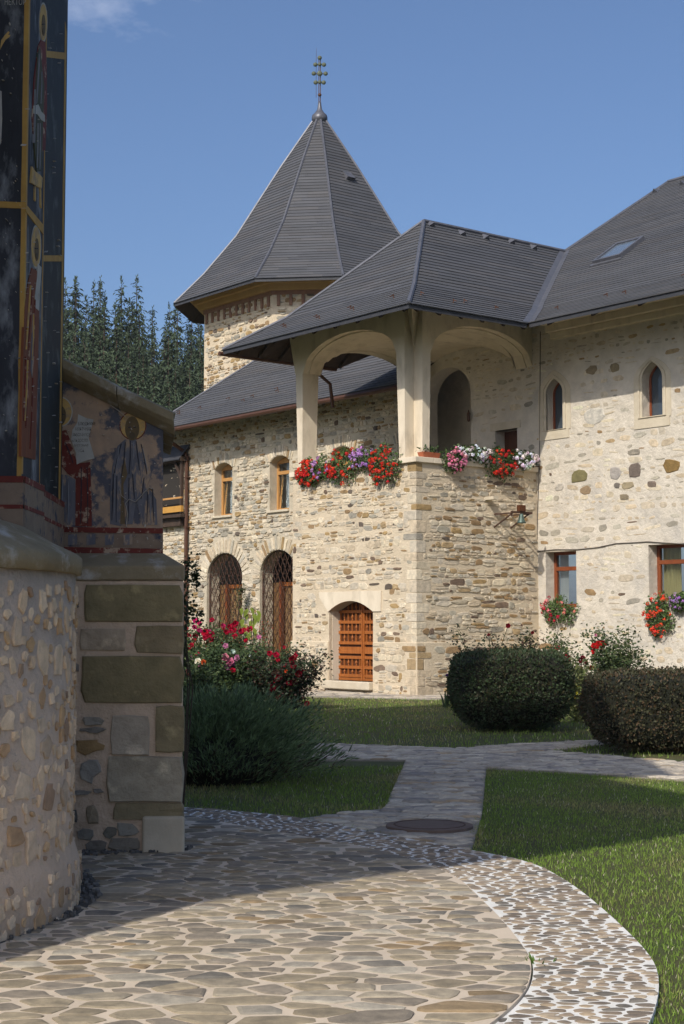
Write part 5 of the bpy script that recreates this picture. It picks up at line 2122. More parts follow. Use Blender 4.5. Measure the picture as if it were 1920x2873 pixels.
paint(F2, [(98, 522), (101, 523), (101, 565), (98, 560)], M_HALO, up, 'painted_stool', 3)
paint(F2, [(113, 528), (116, 528), (117, 584), (114, 578)], M_HALO, up, 'painted_stool', 3)
paint(F2, ell(102, 692, 14, 62), M_SCROLL, up, 'painted_halo', 1)
paint(F2, ell(102, 692, 12.5, 56), M_HALO, up, 'painted_halo', 2)
paint(F2, ell(104, 700, 5.5, 32), M_SKIN, up, 'painted_face', 3)
paint(F2, wob([(90, 750), (104, 760), (112, 800), (110, 900), (106, 1050), (100, 1290), (60, 1280), (62, 1150), (66, 1000), (70, 860), (80, 790)], 1), M_ORANGE, up, 'painted_robe', 2)
paint(F2, wob([(92, 880), (98, 900), (96, 1000), (90, 1060), (86, 1040), (89, 950)], 1), M_BLUEP, up, 'painted_robe', 3)
paint(F2, wob([(106, 740), (116, 750), (112, 820), (110, 872), (100, 862), (98, 830), (104, 780)], .8), M_SCROLL, up, 'painted_scroll', 3)
# far strip: edging and cross bands
def F3x(t, y):
    a = project((F3p0.x, F3p0.y, 3.5))[0]
    b = project((F3p1.x, F3p1.y, 3.5))[0]
    ya = project((F3p0.x, F3p0.y, 3.5))[1]
    lean = (960 - (a + (b - a) * t)) / 58338.0
    return (a + (b - a) * t + (ya - y) * lean, y)
paint(F3, [F3x(.93, y) for y in range(60, 1460, 90)] + [F3x(.985, y) for y in range(1440, 40, -90)], M_GOLD, up3, 'painted_band')
paint(F3, [F3x(.05, 140), F3x(.93, 147), F3x(.93, 166), F3x(.05, 158)], M_GOLD, up3, 'painted_band', 2)
paint(F3, [F3x(.05, 716), F3x(.93, 716), F3x(.93, 733), F3x(.05, 733)], M_GOLD, up3, 'painted_band', 2)

# worn border painted along the foot of the upper walls
def foot_band(pl, u0, u1, parent):
    MB().box(pl, u0, u1, 2.2, 2.585, -.02, .024).build('painted_band', M_BORDER, parent)
    MB().box(pl, u0, u1, 2.56, 2.60, -.02, .027).build('painted_band', M_REDP, parent)
    MB().box(pl, u0, u1, 2.40, 2.425, -.02, .027).build('painted_band', M_REDP, parent)
foot_band(F1, -5.0, XE + .02, up)
foot_band(F2, F2p0.dot(U2) + .002, F2p1.dot(U2) + .01, up)
foot_band(F3, F3p0.dot(U3) + .03, F3p1.dot(U3), up3)

# buttress with its painted upper half
YB = 11.2
BU = Plane(Vector((1, 0, 0)), Vector((0, -1, 0)), -(YB + .22))
BP = Plane(Vector((1, 0, 0)), Vector((0, -1, 0)), -YB)
xr, _ = BP.uv(514, 1900)
zl = BP.uv(400, 1628)[1]
m = MB()
def taper_box(pl, u0, u1, v0, v1, o0, o1):
    k = 1.0 + (o1 - o0) / (-pl.K) * 1.25
    return [pl.p(u0, v0, o0), pl.p(u1 * k, v0, o0), pl.p(u1 * k, v1, o0), pl.p(u0, v1, o0), pl.p(u0, v0, o1), pl.p(u1, v0, o1), pl.p(u1, v1, o1), pl.p(u0, v1, o1)]
m.hexa(taper_box(BP, -2.5, xr, -.1, zl, -1.6, 0))
but = m.build('buttress', M_CHM, church, bevel=.015)
xru = BU.uv(457, 1400)[0]
zt_l, zt_r = BU.uv(163, 1056)[1], BU.uv(457, 1204)[1]
m = MB()
q_ = taper_box(BU, -2.5, xru, zl + .1, zt_r, -1.3, 0)
q_[3] += ZV * (zt_l + .26 - zt_r)
q_[7] += ZV * (zt_l + .26 - zt_r)
m.hexa(q_)
bup = m.build('painted_buttress', M_FWALL, church, bevel=.01)
# ledge between the two
za = BP.uv(400, 1628)[1]
zb_ = BP.uv(400, 1588)[1]
zc_ = BU.uv(400, 1560)[1] + .02
m = MB()
X1 = xr + .01
m.add([(-2.5, YB - .02, za), (X1, YB - .02, za), (X1 * 1.17, YB + 1.5, za), (-2.5, YB + 1.5, za),
       (-2.5, YB - .02, zb_), (X1, YB - .02, zb_), (X1 * 1.17, YB + 1.5, zb_), (-2.5, YB + 1.5, zb_),
       (-2.5, YB + .21, zc_), (xru + .01, YB + .21, zc_), ((xru + .01) * 1.13, YB + 1.4, zc_), (-2.5, YB + 1.4, zc_)],
      [(0, 1, 5, 4), (1, 2, 6, 5), (4, 5, 9, 8), (5, 6, 10, 9), (8, 9, 10, 11), (3, 2, 1, 0), (2, 3, 7, 6)])
m.build('buttress_ledge', M_LEDGE, church, bevel=.012)
# sloping cap stones
def cap(xa, ya, xb, yb):
    pl = BU
    (u0, v0), (u1, v1) = pl.uv(xa, ya), pl.uv(xb, yb)
    b = MB()
    prof = [(.02, -.0), (.05, .02), (.10, .055), (.13, .09), (.13, .155), (-.05, .18)]
    vs0 = [pl.p(u0, v0 + h, o) for (o, h) in prof] + [pl.p(u0 * 1.15, v0 + .18, -1.35), pl.p(u0 * 1.15, v0, -1.35)]
    vs1 = [pl.p(u1, v1 + h, o) for (o, h) in prof] + [pl.p(u1 * 1.15, v1 + .18, -1.35), pl.p(u1 * 1.15, v1, -1.35)]
    n = len(vs0)
    b.add(vs0 + vs1, [(i, n + i, n + (i + 1) % n, (i + 1) % n) for i in range(n)] + [tuple(range(n)), tuple(range(2 * n - 1, n - 1, -1))])
    b.build('cap_stone', M_LEDGE, church, bevel=.006)
cap(120, 1040, 333, 1146)
cap(334.5, 1147, 492, 1222)
# painting on the buttress
paint(BU, ell(168, 1155, 36, 43), M_SCROLL, bup, 'painted_halo', 1)
paint(BU, ell(168, 1155, 33, 40), M_HALO, bup, 'painted_halo', 2)
paint(BU, ell(172, 1165, 13, 26), M_SKIN, bup, 'painted_face', 3)
paint(BU, wob([(160, 1212), (185, 1205), (200, 1245), (212, 1290), (222, 1300), (252, 1296), (256, 1400), (256, 1476), (212, 1476), (212, 1345), (190, 1330), (160, 1290)], 1.5), M_REDP, bup, 'painted_robe', 2)
paint(BU, wob([(160, 1330), (190, 1332), (210, 1345), (211, 1472), (160, 1472)], 1.5), M_BLUEP, bup, 'painted_robe', 1)
paint(BU, wob([(219, 1162), (240, 1172), (262, 1177), (254, 1205), (248, 1228), (258, 1258), (265, 1285), (240, 1293), (216, 1303), (212, 1270), (200, 1234), (204, 1205), (217, 1185)], .8), M_SCROLL, bup, 'painted_scroll', 3)
for i, t in enumerate(('БЛЮДѢМЖЕ', 'МЛѢТЧНИѦ', 'ХѢБОМИЛСЕ', 'БЛѢДОСЛО', 'ВЕПОЗНЧЕ', 'ПИСѦ')):
    lettering(t, BU, (219, 211, 203, 201, 207, 214)[i], (1193, 1208, 1224, 1240, 1255, 1268)[i], 9, bup, M_INK, squeeze=.62)
paint(BU, ell(373, 1194, 38, 41), M_REDP, bup, 'painted_halo', 1)
paint(BU, ell(373, 1194, 35, 38), M_HALO, bup, 'painted_halo', 2)
paint(BU, ell(371, 1202, 20, 34), M_SKIN, bup, 'painted_face', 3)
paint(BU, wob([(352, 1232), (392, 1232), (408, 1262), (424, 1330), (412, 1360), (440, 1400), (442, 1472), (400, 1474), (384, 1400), (372, 1470), (350, 1470), (338, 1476), (310, 1470), (308, 1390), (316, 1310), (330, 1252)], 1.5),
      M_BLUEP, bup, 'painted_robe', 2)
paint(BU, wob([(350, 1290), (358, 1330), (346, 1360), (350, 1420), (352, 1470), (337, 1470), (340, 1380), (342, 1310)], 1), M_SKIN, bup, 'painted_robe', 3)
paint(BU, [(160, 1478), (457, 1482), (457, 1497), (160, 1493)], M_REDP, bup, 'painted_band', 2)
paint(BU, [(160, 1534), (457, 1540), (457, 1556), (160, 1552)], M_REDP, bup, 'painted_band', 2)
paint(BU, [(160, 1494), (457, 1498), (457, 1539), (160, 1533)], M_BORDER, bup, 'painted_band', 1)
for i in range(10):
    x0 = 165 + i * 26
    paint(BU, [(x0, 1498 + (i % 2) * 3), (x0 + 25, 1501 - (i % 2) * 3), (x0 + 25, 1530 - (i % 2) * 3), (x0, 1527 + (i % 2) * 3)], M_BLUEP if i % 2 and i < 8 else M_BORDER, bup, 'painted_square', 2)

# folds, worn flakes and cracks on the paintings
def folds(pl, quads, m_, parent, layer):
    for (xa, ya, xb, yb, w_) in quads:
        xm, ym = (xa + xb) / 2 + rng.uniform(-1.5, 1.5), (ya + yb) / 2
        paint(pl, [(xa - w_ / 2, ya), (xa + w_ / 2, ya), (xm + w_, ym), (xb + w_ / 3, yb), (xb - w_ / 3, yb), (xm - w_ * .4, ym)], m_, parent, 'painted_fold', layer)
M_FOLD = mat('fold_light', (.26, .26, .28), (.18, .185, .20), scale=14, rough=.8)
M_FOLDD = mat('fold_dark', (.035, .035, .045), rough=.8)
folds(BU, [(340, 1245, 320, 1330, 2.5), (352, 1240, 340, 1340, 2), (366, 1236, 362, 1330, 2.2), (382, 1238, 392, 1320, 2.2), (396, 1246, 412, 1330, 2.5), (318, 1330, 314, 1460, 2.4), (328, 1335, 326, 1465, 2), (362, 1340, 360, 1462, 2.2), (372, 1330, 378, 1400, 2),
           (404, 1340, 396, 1400, 2.2), (428, 1370, 432, 1466, 2.2), (414, 1380, 412, 1466, 1.8)], M_FOLDD, bup, 4)
folds(BU, [(334, 1252, 324, 1320, 1.6), (374, 1240, 372, 1310, 1.6), (400, 1258, 414, 1322, 1.6), (322, 1340, 320, 1450, 1.6), (420, 1390, 422, 1460, 1.6), (176, 1345, 172, 1466, 2), (192, 1350, 190, 1466, 2)], M_FOLD, bup, 5)
folds(BU, [(182, 1240, 205, 1300, 2), (228, 1310, 226, 1470, 2), (244, 1310, 246, 1470, 1.6)], M_FOLDD, bup, 4)
folds(F2, [(112, 150, 104, 290, 1.2), (118, 200, 116, 290, 1.0), (108, 345, 106, 470, 1.4), (114, 345, 113, 475, 1.2), (100, 250, 98, 400, 1.0)], M_FOLD, up, 5)
folds(F2, [(92, 800, 82, 960, 1.5), (100, 840, 96, 1000, 1.3), (84, 960, 74, 1200, 1.6), (94, 1060, 86, 1260, 1.4), (74, 1000, 68, 1180, 1.4)], M_REDP, up, 4)
folds(F2, [(88, 800, 76, 980, 1.0), (96, 880, 92, 1010, 1.0), (80, 1010, 72, 1180, 1.0)], M_HALO, up, 5)
for (pl_, cx_, cy2, s_) in ((BU, 371, 1202, 1.0), (F2, 123, 70, .28), (F2, 104, 700, .3), (BU, 172, 1165, .8)):
    # brows, nose and beard, as far as the worn faces show them
    k = s_ * (1 if pl_ is BU else .9)
    ys_ = 1.0 if pl_ is BU else 3.2
    paint(pl_, [(cx_ - 11 * k, cy2 - 4 * k * ys_), (cx_ - 3 * k, cy2 - 5 * k * ys_), (cx_ - 3 * k, cy2 - 3 * k * ys_), (cx_ - 11 * k, cy2 - 2 * k * ys_)], M_FOLDD, bup if pl_ is BU else up, 'painted_face', 5)
    paint(pl_, [(cx_ + 3 * k, cy2 - 5 * k * ys_), (cx_ + 11 * k, cy2 - 4 * k * ys_), (cx_ + 11 * k, cy2 - 2 * k * ys_), (cx_ + 3 * k, cy2 - 3 * k * ys_)], M_FOLDD, bup if pl_ is BU else up, 'painted_face', 5)
    paint(pl_, ell(cx_, cy2 + 20 * k * ys_, 9 * k, 10 * k * ys_, 10), mat('beard_paint', (.10, .075, .045), rough=.8), bup if pl_ is BU else up, 'painted_face', 4)
def flakes(pl, box, n, smin, smax, parent, m_, layer=7):
    b = MB()
    for _ in range(n):
        x, y = rng.uniform(box[0], box[2]), rng.uniform(box[1], box[3])
        s_ = rng.uniform(smin, smax) * (1 if rng.random() > .1 else 2)
        a = rng.uniform(0, PI)
        el_ = rng.uniform(1, 3.5)
        lp = []
        for k in range(6):
            t = 2 * PI * k / 6
            q = (s_ * el_ * math.cos(t) * rng.uniform(.6, 1.2), s_ * math.sin(t) * rng.uniform(.6, 1.2))
            lp.append(pl.uv(x + q[0] * math.cos(a) - q[1] * math.sin(a), y + q[0] * math.sin(a) + q[1] * math.cos(a), .003 * layer))
        ar_ = sum(lp[i][0] * lp[(i + 1) % 6][1] - lp[(i + 1) % 6][0] * lp[i][1] for i in range(6))
        b.prism(pl, [lp if ar_ > 0 else lp[::-1]], -.01, .003 * layer - .002)
    b.build('paint_flakes', m_, parent)['kind'] = 'stuff'
M_FLAKE = mat('bare_plaster', (.50, .46, .40), (.40, .36, .31), scale=20, rough=.9)
flakes(F1, (2, 20, 60, 1330), 40, .4, 1.1, up, M_FLAKE)
flakes(F2, (72, 60, 112, 1340), 30, .3, .8, up, M_FLAKE)
flakes(F3, (128, 60, 176, 1400), 34, .4, 1.2, up3, M_FLAKE)
flakes(BU, (170, 1130, 452, 1550), 80, .4, 1.2, bup, M_FLAKE)
def crack(pl, pts, parent, w_=1.0):
    for i in range(len(pts) - 1):
        (xa, ya), (xb, yb) = pts[i], pts[i + 1]
        dx, dy = xb - xa, yb - ya
        l_ = math.hypot(dx, dy) + 1e-6
        nx_, ny_ = -dy / l_ * w_ / 2, dx / l_ * w_ / 2
        paint(pl, [(xa + nx_, ya + ny_), (xb + nx_, yb + ny_), (xb - nx_, yb - ny_), (xa - nx_, ya - ny_)], M_FLAKE, parent, 'plaster_crack', 8)
crack(BU, [(354, 1478), (358, 1440), (352, 1412), (362, 1400), (380, 1408), (392, 1396), (406, 1380), (418, 1368), (430, 1372)], bup)
crack(BU, [(310, 1136), (330, 1150), (345, 1162), (352, 1170)], bup, 1.6)
crack(BU, [(336, 1370), (340, 1390), (356, 1402)], bup)

# dressed blocks of the lower buttress
res = []
def blk(x0, y0, x1, y1, c, d_=.02):
    u0, v0 = BP.uv(x0, y1)
    u1, v1 = BP.uv(x1, y0)
    res.append((BP.p((u0 + u1) / 2, (v0 + v1) / 2), BP.U, BP.V, BP.N, u1 - u0, v1 - v0, d_, c))
OLV = (.235, .19, .098)
blk(235, 1640, 516, 1746, OLV)
blk(224, 1764, 354, 1825, (.40, .315, .22), .014)
blk(379, 1755, 516, 1834, (.25, .195, .11), .02)
blk(229, 1841, 516, 1974, OLV)
blk(310, 2006, 421, 2120, (.43, .36, .27), .02)
blk(436, 1980, 518, 2112, (.25, .2, .11), .022)
blk(300, 2123, 516, 2250, (.38, .325, .235), .024)
blk(319, 2252, 516, 2299, (.26, .21, .12), .02)
lay('dressed_block', res, but, key='block', mats=M_OLIVE)
res = []
for (x0, y0, x1, y1, c) in ((222, 2134, 282, 2195, (.33, .31, .27)), (232, 2010, 293, 2034, (.33, .30, .25)), (224, 2040, 297, 2057, (.22, .20, .17)), (208, 2072, 300, 2118, (.34, .22, .10)),
                           (243, 2258, 276, 2310, (.27, .22, .15)), (196, 2270, 219, 2310, (.12, .11, .095)), (330, 2310, 386, 2345, (.27, .255, .215)), (290, 2318, 328, 2352, (.19, .175, .14)), (214, 2322, 262, 2358, (.24, .225, .19)),
                           (240, 2355, 300, 2390, (.20, .18, .15)), (310, 2350, 395, 2392, (.23, .205, .165)), (200, 2216, 255, 2230, (.30, .28, .24)), (262, 2214, 290, 2226, (.25, .23, .2)),
                           (212, 1690, 222, 1705, (.2, .18, .15)), (206, 1860, 222, 1882, (.23, .2, .17))):
    blk(x0, y0, x1, y1, c, .016)
lay('stone', res, but, key='rough')
res = []
u0, v0 = BP.uv(400, 2392)
u1, v1 = BP.uv(521, 2289)
m = MB()
m.hexa(taper_box(BP, u0, u1, -.02, v1, -.6, .05))
m.build('corner_stone', M_LIME, but, bevel=.02)

# unseen body of the church, roofs and lantern shaped to shade the garden
e1 = Vector((.74, .67, 0)).normalized()
e2_ = Vector((-e1.y, e1.x, 0))
C0 = Vector((-.3, 5.2, 0))
def ce(a, b, z):
    return C0 + e1 * a + e2_ * b + ZV * z
m = MB()
m.hexa([ce(-1.8, 1.8, -.1), ce(-1.8, 10.5, -.1), ce(-17, 10.5, -.1), ce(-17, 1.8, -.1), ce(-1.8, 1.8, 9), ce(-1.8, 10.5, 9), ce(-17, 10.5, 9), ce(-17, 1.8, 9)])
m.build('nave_wall', M_FDARK, church)
m = MB()
H_ = 8 + 6.15 * 1.45
m.add([ce(0, 0, 8), ce(0, 12.3, 8), ce(-19, 12.3, 8), ce(-19, 0, 8), ce(-6.15, 6.15, H_), ce(-13, 6.15, H_)],
      [(0, 1, 4), (1, 2, 5, 4), (2, 3, 5), (3, 0, 4, 5), (3, 2, 1, 0)])
m.build('nave_roof', M_SHEET, church)
m = MB()
TT = Vector((-9.6, 8.6, 0))
m.lathe(TT, [(2.5, 7), (2.5, 17.6)], 12)
m.build('lantern_tower', M_FDARK, church)
m = MB()
m.lathe(TT, [(3.5, 17.2), (2.4, 18.4), (1.2, 20.6), (.1, 22.8)], 12)
m.build('lantern_roof', M_SHEET, church)
m = MB()
m.add([Vector(q) for q in ((-6.0, YF - .9, 8.1), (XE + 1.2, YF - .9, 8.1), (XE + 1.2, 12.2, 8.1), (-6.0, 12.2, 8.1), (-5.6, 10.2, 13.4), (-3.4, 10.2, 13.4))],
      [(0, 1, 5, 4), (1, 2, 5), (2, 3, 4, 5), (3, 0, 4), (3, 2, 1, 0)])
m.build('apse_roof', M_SHEET, church)

# ================================================================== plants
M_LEAF = mat('leaves', (.85, .85, .85), (1.15, 1.15, 1.15), scale=4, mode='attr', rough=.55, trans=.22, spec=.3)
M_PETAL = mat('petals', (.92, .92, .92), (1.08, 1.08, 1.08), scale=10, mode='obj', rough=.6, trans=.25, spec=.2)
M_STEM = mat('green_stems', (.07, .09, .025), (.09, .08, .03), scale=6, rough=.7)
M_TWIG = mat('twigs', (.075, .052, .034), (.05, .036, .025), scale=6, rough=.85)
M_CORE = mat('shrub_core_shade', (.012, .015, .008), (.018, .016, .010), scale=9, rough=.95)  # near-black, for solid cores added inside shrubs to block light

def leaf_mesh(name, P, D, Nn, L, W, C, fold=.15):
    """diamond leaves: base, right, tip, left"""
    P, D, Nn = np.asarray(P, float), np.asarray(D, float), np.asarray(Nn, float)
    D = D / (np.linalg.norm(D, axis=1, keepdims=True) + 1e-9)
    S = np.cross(D, Nn)
    S = S / (np.linalg.norm(S, axis=1, keepdims=True) + 1e-9)
    N2 = np.cross(S, D)
    L, W = np.asarray(L)[:, None], np.asarray(W)[:, None]
    mid = P + D * L * .45 + N2 * L * fold
    V = np.stack([P, mid + S * W / 2, P + D * L, mid - S * W / 2], 1).reshape(-1, 3)
    k = len(P)
    Fc = np.arange(4 * k).reshape(k, 4)
    return mesh_np(name, V, Fc, np.repeat(np.asarray(C), 4, 0))

def rdir(n):
    d = nrg.normal(size=(n, 3))
    return d / np.linalg.norm(d, axis=1, keepdims=True)

def tint(base, n, var=.25, alt=None, p=.2):
    c = np.tile(np.array(base), (n, 1)) * nrg.uniform(1 - var, 1 + var, (n, 1))
    if alt is not None:
        k = nrg.random(n) < p
        c[k] = np.array(alt) * nrg.uniform(.8, 1.2, (k.sum(), 1))
    return c

# ---- clipped shrubs
def clipped(name, label, cx, cy_, a, b, h, pw, nleaf, size, colr, alt, lift=.06, taper=.25):
    t = thing(name, label, 'shrub', (cx, cy_, 0))
    def shape(d):
        r = (np.abs(d[:, 0] / a) ** pw + np.abs(d[:, 1] / b) ** pw + np.abs(d[:, 2] / (h / 2)) ** pw) ** (-1 / pw)
        p = d * r[:, None]
        # narrow towards the foot
        f = 1 - taper * np.clip(-p[:, 2] / (h / 2) - .1, 0, 1) ** 1.4
        lump = 1 + .03 * np.sin(p[:, 0] * 5 + 2 * p[:, 2]) * np.cos(p[:, 1] * 6 + p[:, 2] * 5) + .015 * np.sin(p[:, 0] * 13 + p[:, 2] * 11)
        p[:, 0] *= f * lump
        p[:, 1] *= f * lump
        p[:, 2] += h / 2 + lift
        return p
    # points spread evenly over the surface, cut off by area
    d = rdir(nleaf) * np.array([a, b, h / 2])
    d = d / np.linalg.norm(d, axis=1, keepdims=True)
    p = shape(d)
    nrm = p - np.array([0, 0, h / 2 + lift])
    nrm = np.sign(nrm) * np.abs(nrm / np.array([a, b, h / 2])) ** (pw - 1) / np.array([a, b, h / 2])
    nrm /= np.linalg.norm(nrm, axis=1, keepdims=True)
    p = p - nrm * (nrg.random(nleaf) ** 2 * .09)[:, None] + np.array([cx, cy_, 0]) + nrm * (nrg.random(nleaf) ** 6 * .05)[:, None]
    D = nrm * .7 + rdir(nleaf) * .8 + np.array([0, 0, .35])
    Nn = nrm + rdir(nleaf) * .6
    L = nrg.uniform(.7, 1.3, nleaf) * size
    o = link('foliage', leaf_mesh('foliage', p, D, Nn, L, L * .62, tint(colr, nleaf, .35, alt, .28)), M_LEAF, t)
    o['kind'] = 'stuff'
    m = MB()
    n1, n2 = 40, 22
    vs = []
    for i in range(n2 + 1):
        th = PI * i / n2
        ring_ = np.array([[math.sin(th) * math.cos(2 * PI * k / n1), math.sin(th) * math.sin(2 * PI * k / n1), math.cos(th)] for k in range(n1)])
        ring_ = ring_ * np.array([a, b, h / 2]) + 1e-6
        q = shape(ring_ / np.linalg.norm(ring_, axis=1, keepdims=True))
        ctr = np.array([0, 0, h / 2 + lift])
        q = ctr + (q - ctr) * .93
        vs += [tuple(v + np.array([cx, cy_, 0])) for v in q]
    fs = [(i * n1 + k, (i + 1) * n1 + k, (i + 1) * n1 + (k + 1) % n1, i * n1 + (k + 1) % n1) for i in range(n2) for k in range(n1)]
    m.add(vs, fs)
    m.build('shade_core', M_CORE, t)  # added core, dark so that no light passes between the leaves
    # stray shoots along the top
    SP_, SD_ = [], []
    for k in range(26):
        th = rng.uniform(0, 2 * PI)
        q = rng.uniform(.2, .85)
        bx, by = cx + a * q * math.cos(th), cy_ + b * q * math.sin(th)
        hh = rng.uniform(.04, .13) * (1.4 if pw > 4 else .8)
        lx = rng.gauss(0, .05)
        for j in range(7):
            SP_.append((bx + lx * j / 7, by, h + lift - .05 + hh * j / 6))
            SD_.append((rng.gauss(0, 1), rng.gauss(0, 1), .8))
    L2 = nrg.uniform(.025, .04, len(SP_))
    o = link('stray_shoots', leaf_mesh('stray_shoots', SP_, SD_, rdir(len(SP_)), L2, L2 * .6, tint(colr, len(SP_), .35, alt, .3)), M_LEAF, t)
    o['kind'] = 'stuff'
    for k in range(9):
        th = rng.uniform(0, 2 * PI)
        m = MB()
        m.tube([(cx + .12 * math.cos(th), cy_ + .12 * math.sin(th), -.02), (cx + .3 * a * math.cos(th), cy_ + .3 * b * math.sin(th), .15), (cx + .6 * a * math.cos(th), cy_ + .6 * b * math.sin(th), .4)], [.02, .015, .01], 5)
        m.build('stem', M_TWIG, t)
    return t
g1 = ground(1437, 2052)
clipped('clipped_shrub', 'round-topped dark green clipped shrub on the lawn before the stone bay', g1.x, g1.y + .3, .93, .85, 1.18, 5.5, 18000, .046, (.040, .062, .024), (.06, .055, .026))
g2 = ground(1640, 2118)
clipped('clipped_shrub', 'wide flat-topped brownish clipped hedge shrub beside the paved path', g2.x + 1.52, g2.y + .55, 1.38, .8, 1.0, 6.0, 20000, .042, (.056, .055, .026), (.095, .060, .030), taper=.12)

# ---- spreading juniper
jc = ground(600, 2190)
jun = thing('juniper', 'spreading dark blue-green juniper beside the church buttress', 'juniper', (jc.x, jc.y, 0))
P, D, L = [], [], []
for i in range(1000):
    th = rng.uniform(0, 2 * PI)
    el = rng.uniform(.12, 1.35)
    ln = (1.74 - .62 * (el / 1.35)) * rng.uniform(.66, 1.0)
    dx, dy, dz = math.cos(th) * math.cos(el), math.sin(th) * math.cos(el) * .85, math.sin(el) * .82
    n = int(14 + ln * 16)
    for k in range(n):
        t = .35 + .65 * (k + rng.random()) / n
        s_ = t * ln
        px, py, pz_ = dx * s_, dy * s_, dz * s_ + .10 * t - .10 * t * t * (el < .5)
        w_ = (1 - t) * .12 + .015
        P.append((px + rng.gauss(0, w_), py + rng.gauss(0, w_), max(.03, pz_ + rng.gauss(0, w_))))
        D.append((dx * .9 + rng.gauss(0, .22), dy * .9 + rng.gauss(0, .22), dz * .6 + .38 + rng.gauss(0, .18)))
        L.append(rng.uniform(.06, .14))
P = np.array(P) + np.array([jc.x, jc.y, 0])
L = np.array(L)
C = tint((.115, .165, .070), len(P), .45, (.18, .25, .10), .3)
low = P[:, 2] < .22
C[low & (nrg.random(len(P)) < .35)] = (.07, .045, .025)
o = link('foliage', leaf_mesh('foliage', P, D, rdir(len(P)), L, L * .13, C), M_LEAF, jun)
o['kind'] = 'stuff'
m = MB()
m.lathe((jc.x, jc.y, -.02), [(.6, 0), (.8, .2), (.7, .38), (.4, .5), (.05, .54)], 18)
m.build('shade_core', M_CORE, jun)  # added dark core that blocks light under the sprays
for k in range(8):
    th = k * .8
    m = MB()
    m.tube([(jc.x, jc.y, 0), (jc.x + .4 * math.cos(th), jc.y + .4 * math.sin(th), .15), (jc.x + 1.0 * math.cos(th), jc.y + .9 * math.sin(th), .4)], [.04, .03, .015], 5)
    m.build('branch', M_TWIG, jun)

# ---- flowers
def rose_mesh():
    vs, fs = [], []
    for ring_, (n, r0, r1, z0, z1) in enumerate(((5, .25, 1.0, -.25, .25), (5, .2, .78, -.1, .5), (4, .1, .5, .05, .65), (3, .02, .25, .2, .72))):
        for k in range(n):
            t = 2 * PI * (k + .4 * ring_) / n
            wd = 2 * PI / n * .62
            b = len(vs)
            for (tt, r, z) in ((t - wd * .4, r0, z0), (t + wd * .4, r0, z0), (t + wd, r1 * .93, z1 * .85), (t, r1 * 1.1, z1), (t - wd, r1 * .93, z1 * .85)):
                vs.append((r * math.cos(tt), r * math.sin(tt), z))
            fs.append((b, b + 1, b + 2, b + 3, b + 4))
    me = bpy.data.meshes.new('rose_bloom')
    me.from_pydata(vs, [], fs)
    me.materials.append(M_PETAL)
    return me
def geranium_mesh(seed):
    r = random.Random(seed)
    vs, fs = [], []
    for k in range(15):
        u = r.uniform(-.3, 1)
        t = r.uniform(0, 2 * PI)
        q = math.sqrt(max(0, 1 - u * u))
        c = Vector((q * math.cos(t), q * math.sin(t), u))
        x, y = basis(c)
        c2 = c * .75
        b = len(vs)
        for j in range(5):
            a = 2 * PI * j / 5 + r.random()
            vs.append(c2 + (x * math.cos(a) + y * math.sin(a)) * .36 + c * r.uniform(.05, .22))
        fs.append(tuple(range(b, b + 5)))
    me = bpy.data.meshes.new('geranium_bloom')
    me.from_pydata([tuple(v) for v in vs], [], fs)
    me.materials.append(M_PETAL)
    return me
ROSE = rose_mesh()
GER = [geranium_mesh(i) for i in range(4)]
def bloom(me, p, s_, d, c, parent, name='bloom'):
    o = bpy.data.objects.new(name, me)
    q = Vector(d).normalized().to_track_quat('Z', 'Y').to_matrix().to_4x4()
    o.matrix_basis = Matrix.Translation(Vector(p)) @ q @ Matrix.Rotation(rng.uniform(0, 6), 4, 'Z') @ Matrix.Scale(s_, 4)
    o.color = (*[min(1, k * rng.uniform(.85, 1.15)) for k in c], 1)
    col.objects.link(o)
    adopt(o, parent)
    return o
TOCAM = Vector((0, -1, .35))
RED, DKRED, CRIM, PINK, MAG, WHITE, ORANGE, LILAC, YEL, SALM = (.52, .012, .012), (.16, .004, .012), (.42, .008, .035), (.60, .22, .36), (.50, .02, .14), (.82, .80, .78), (.72, .16, .04), (.42, .20, .52), (.72, .55, .06), (.72, .22, .20)

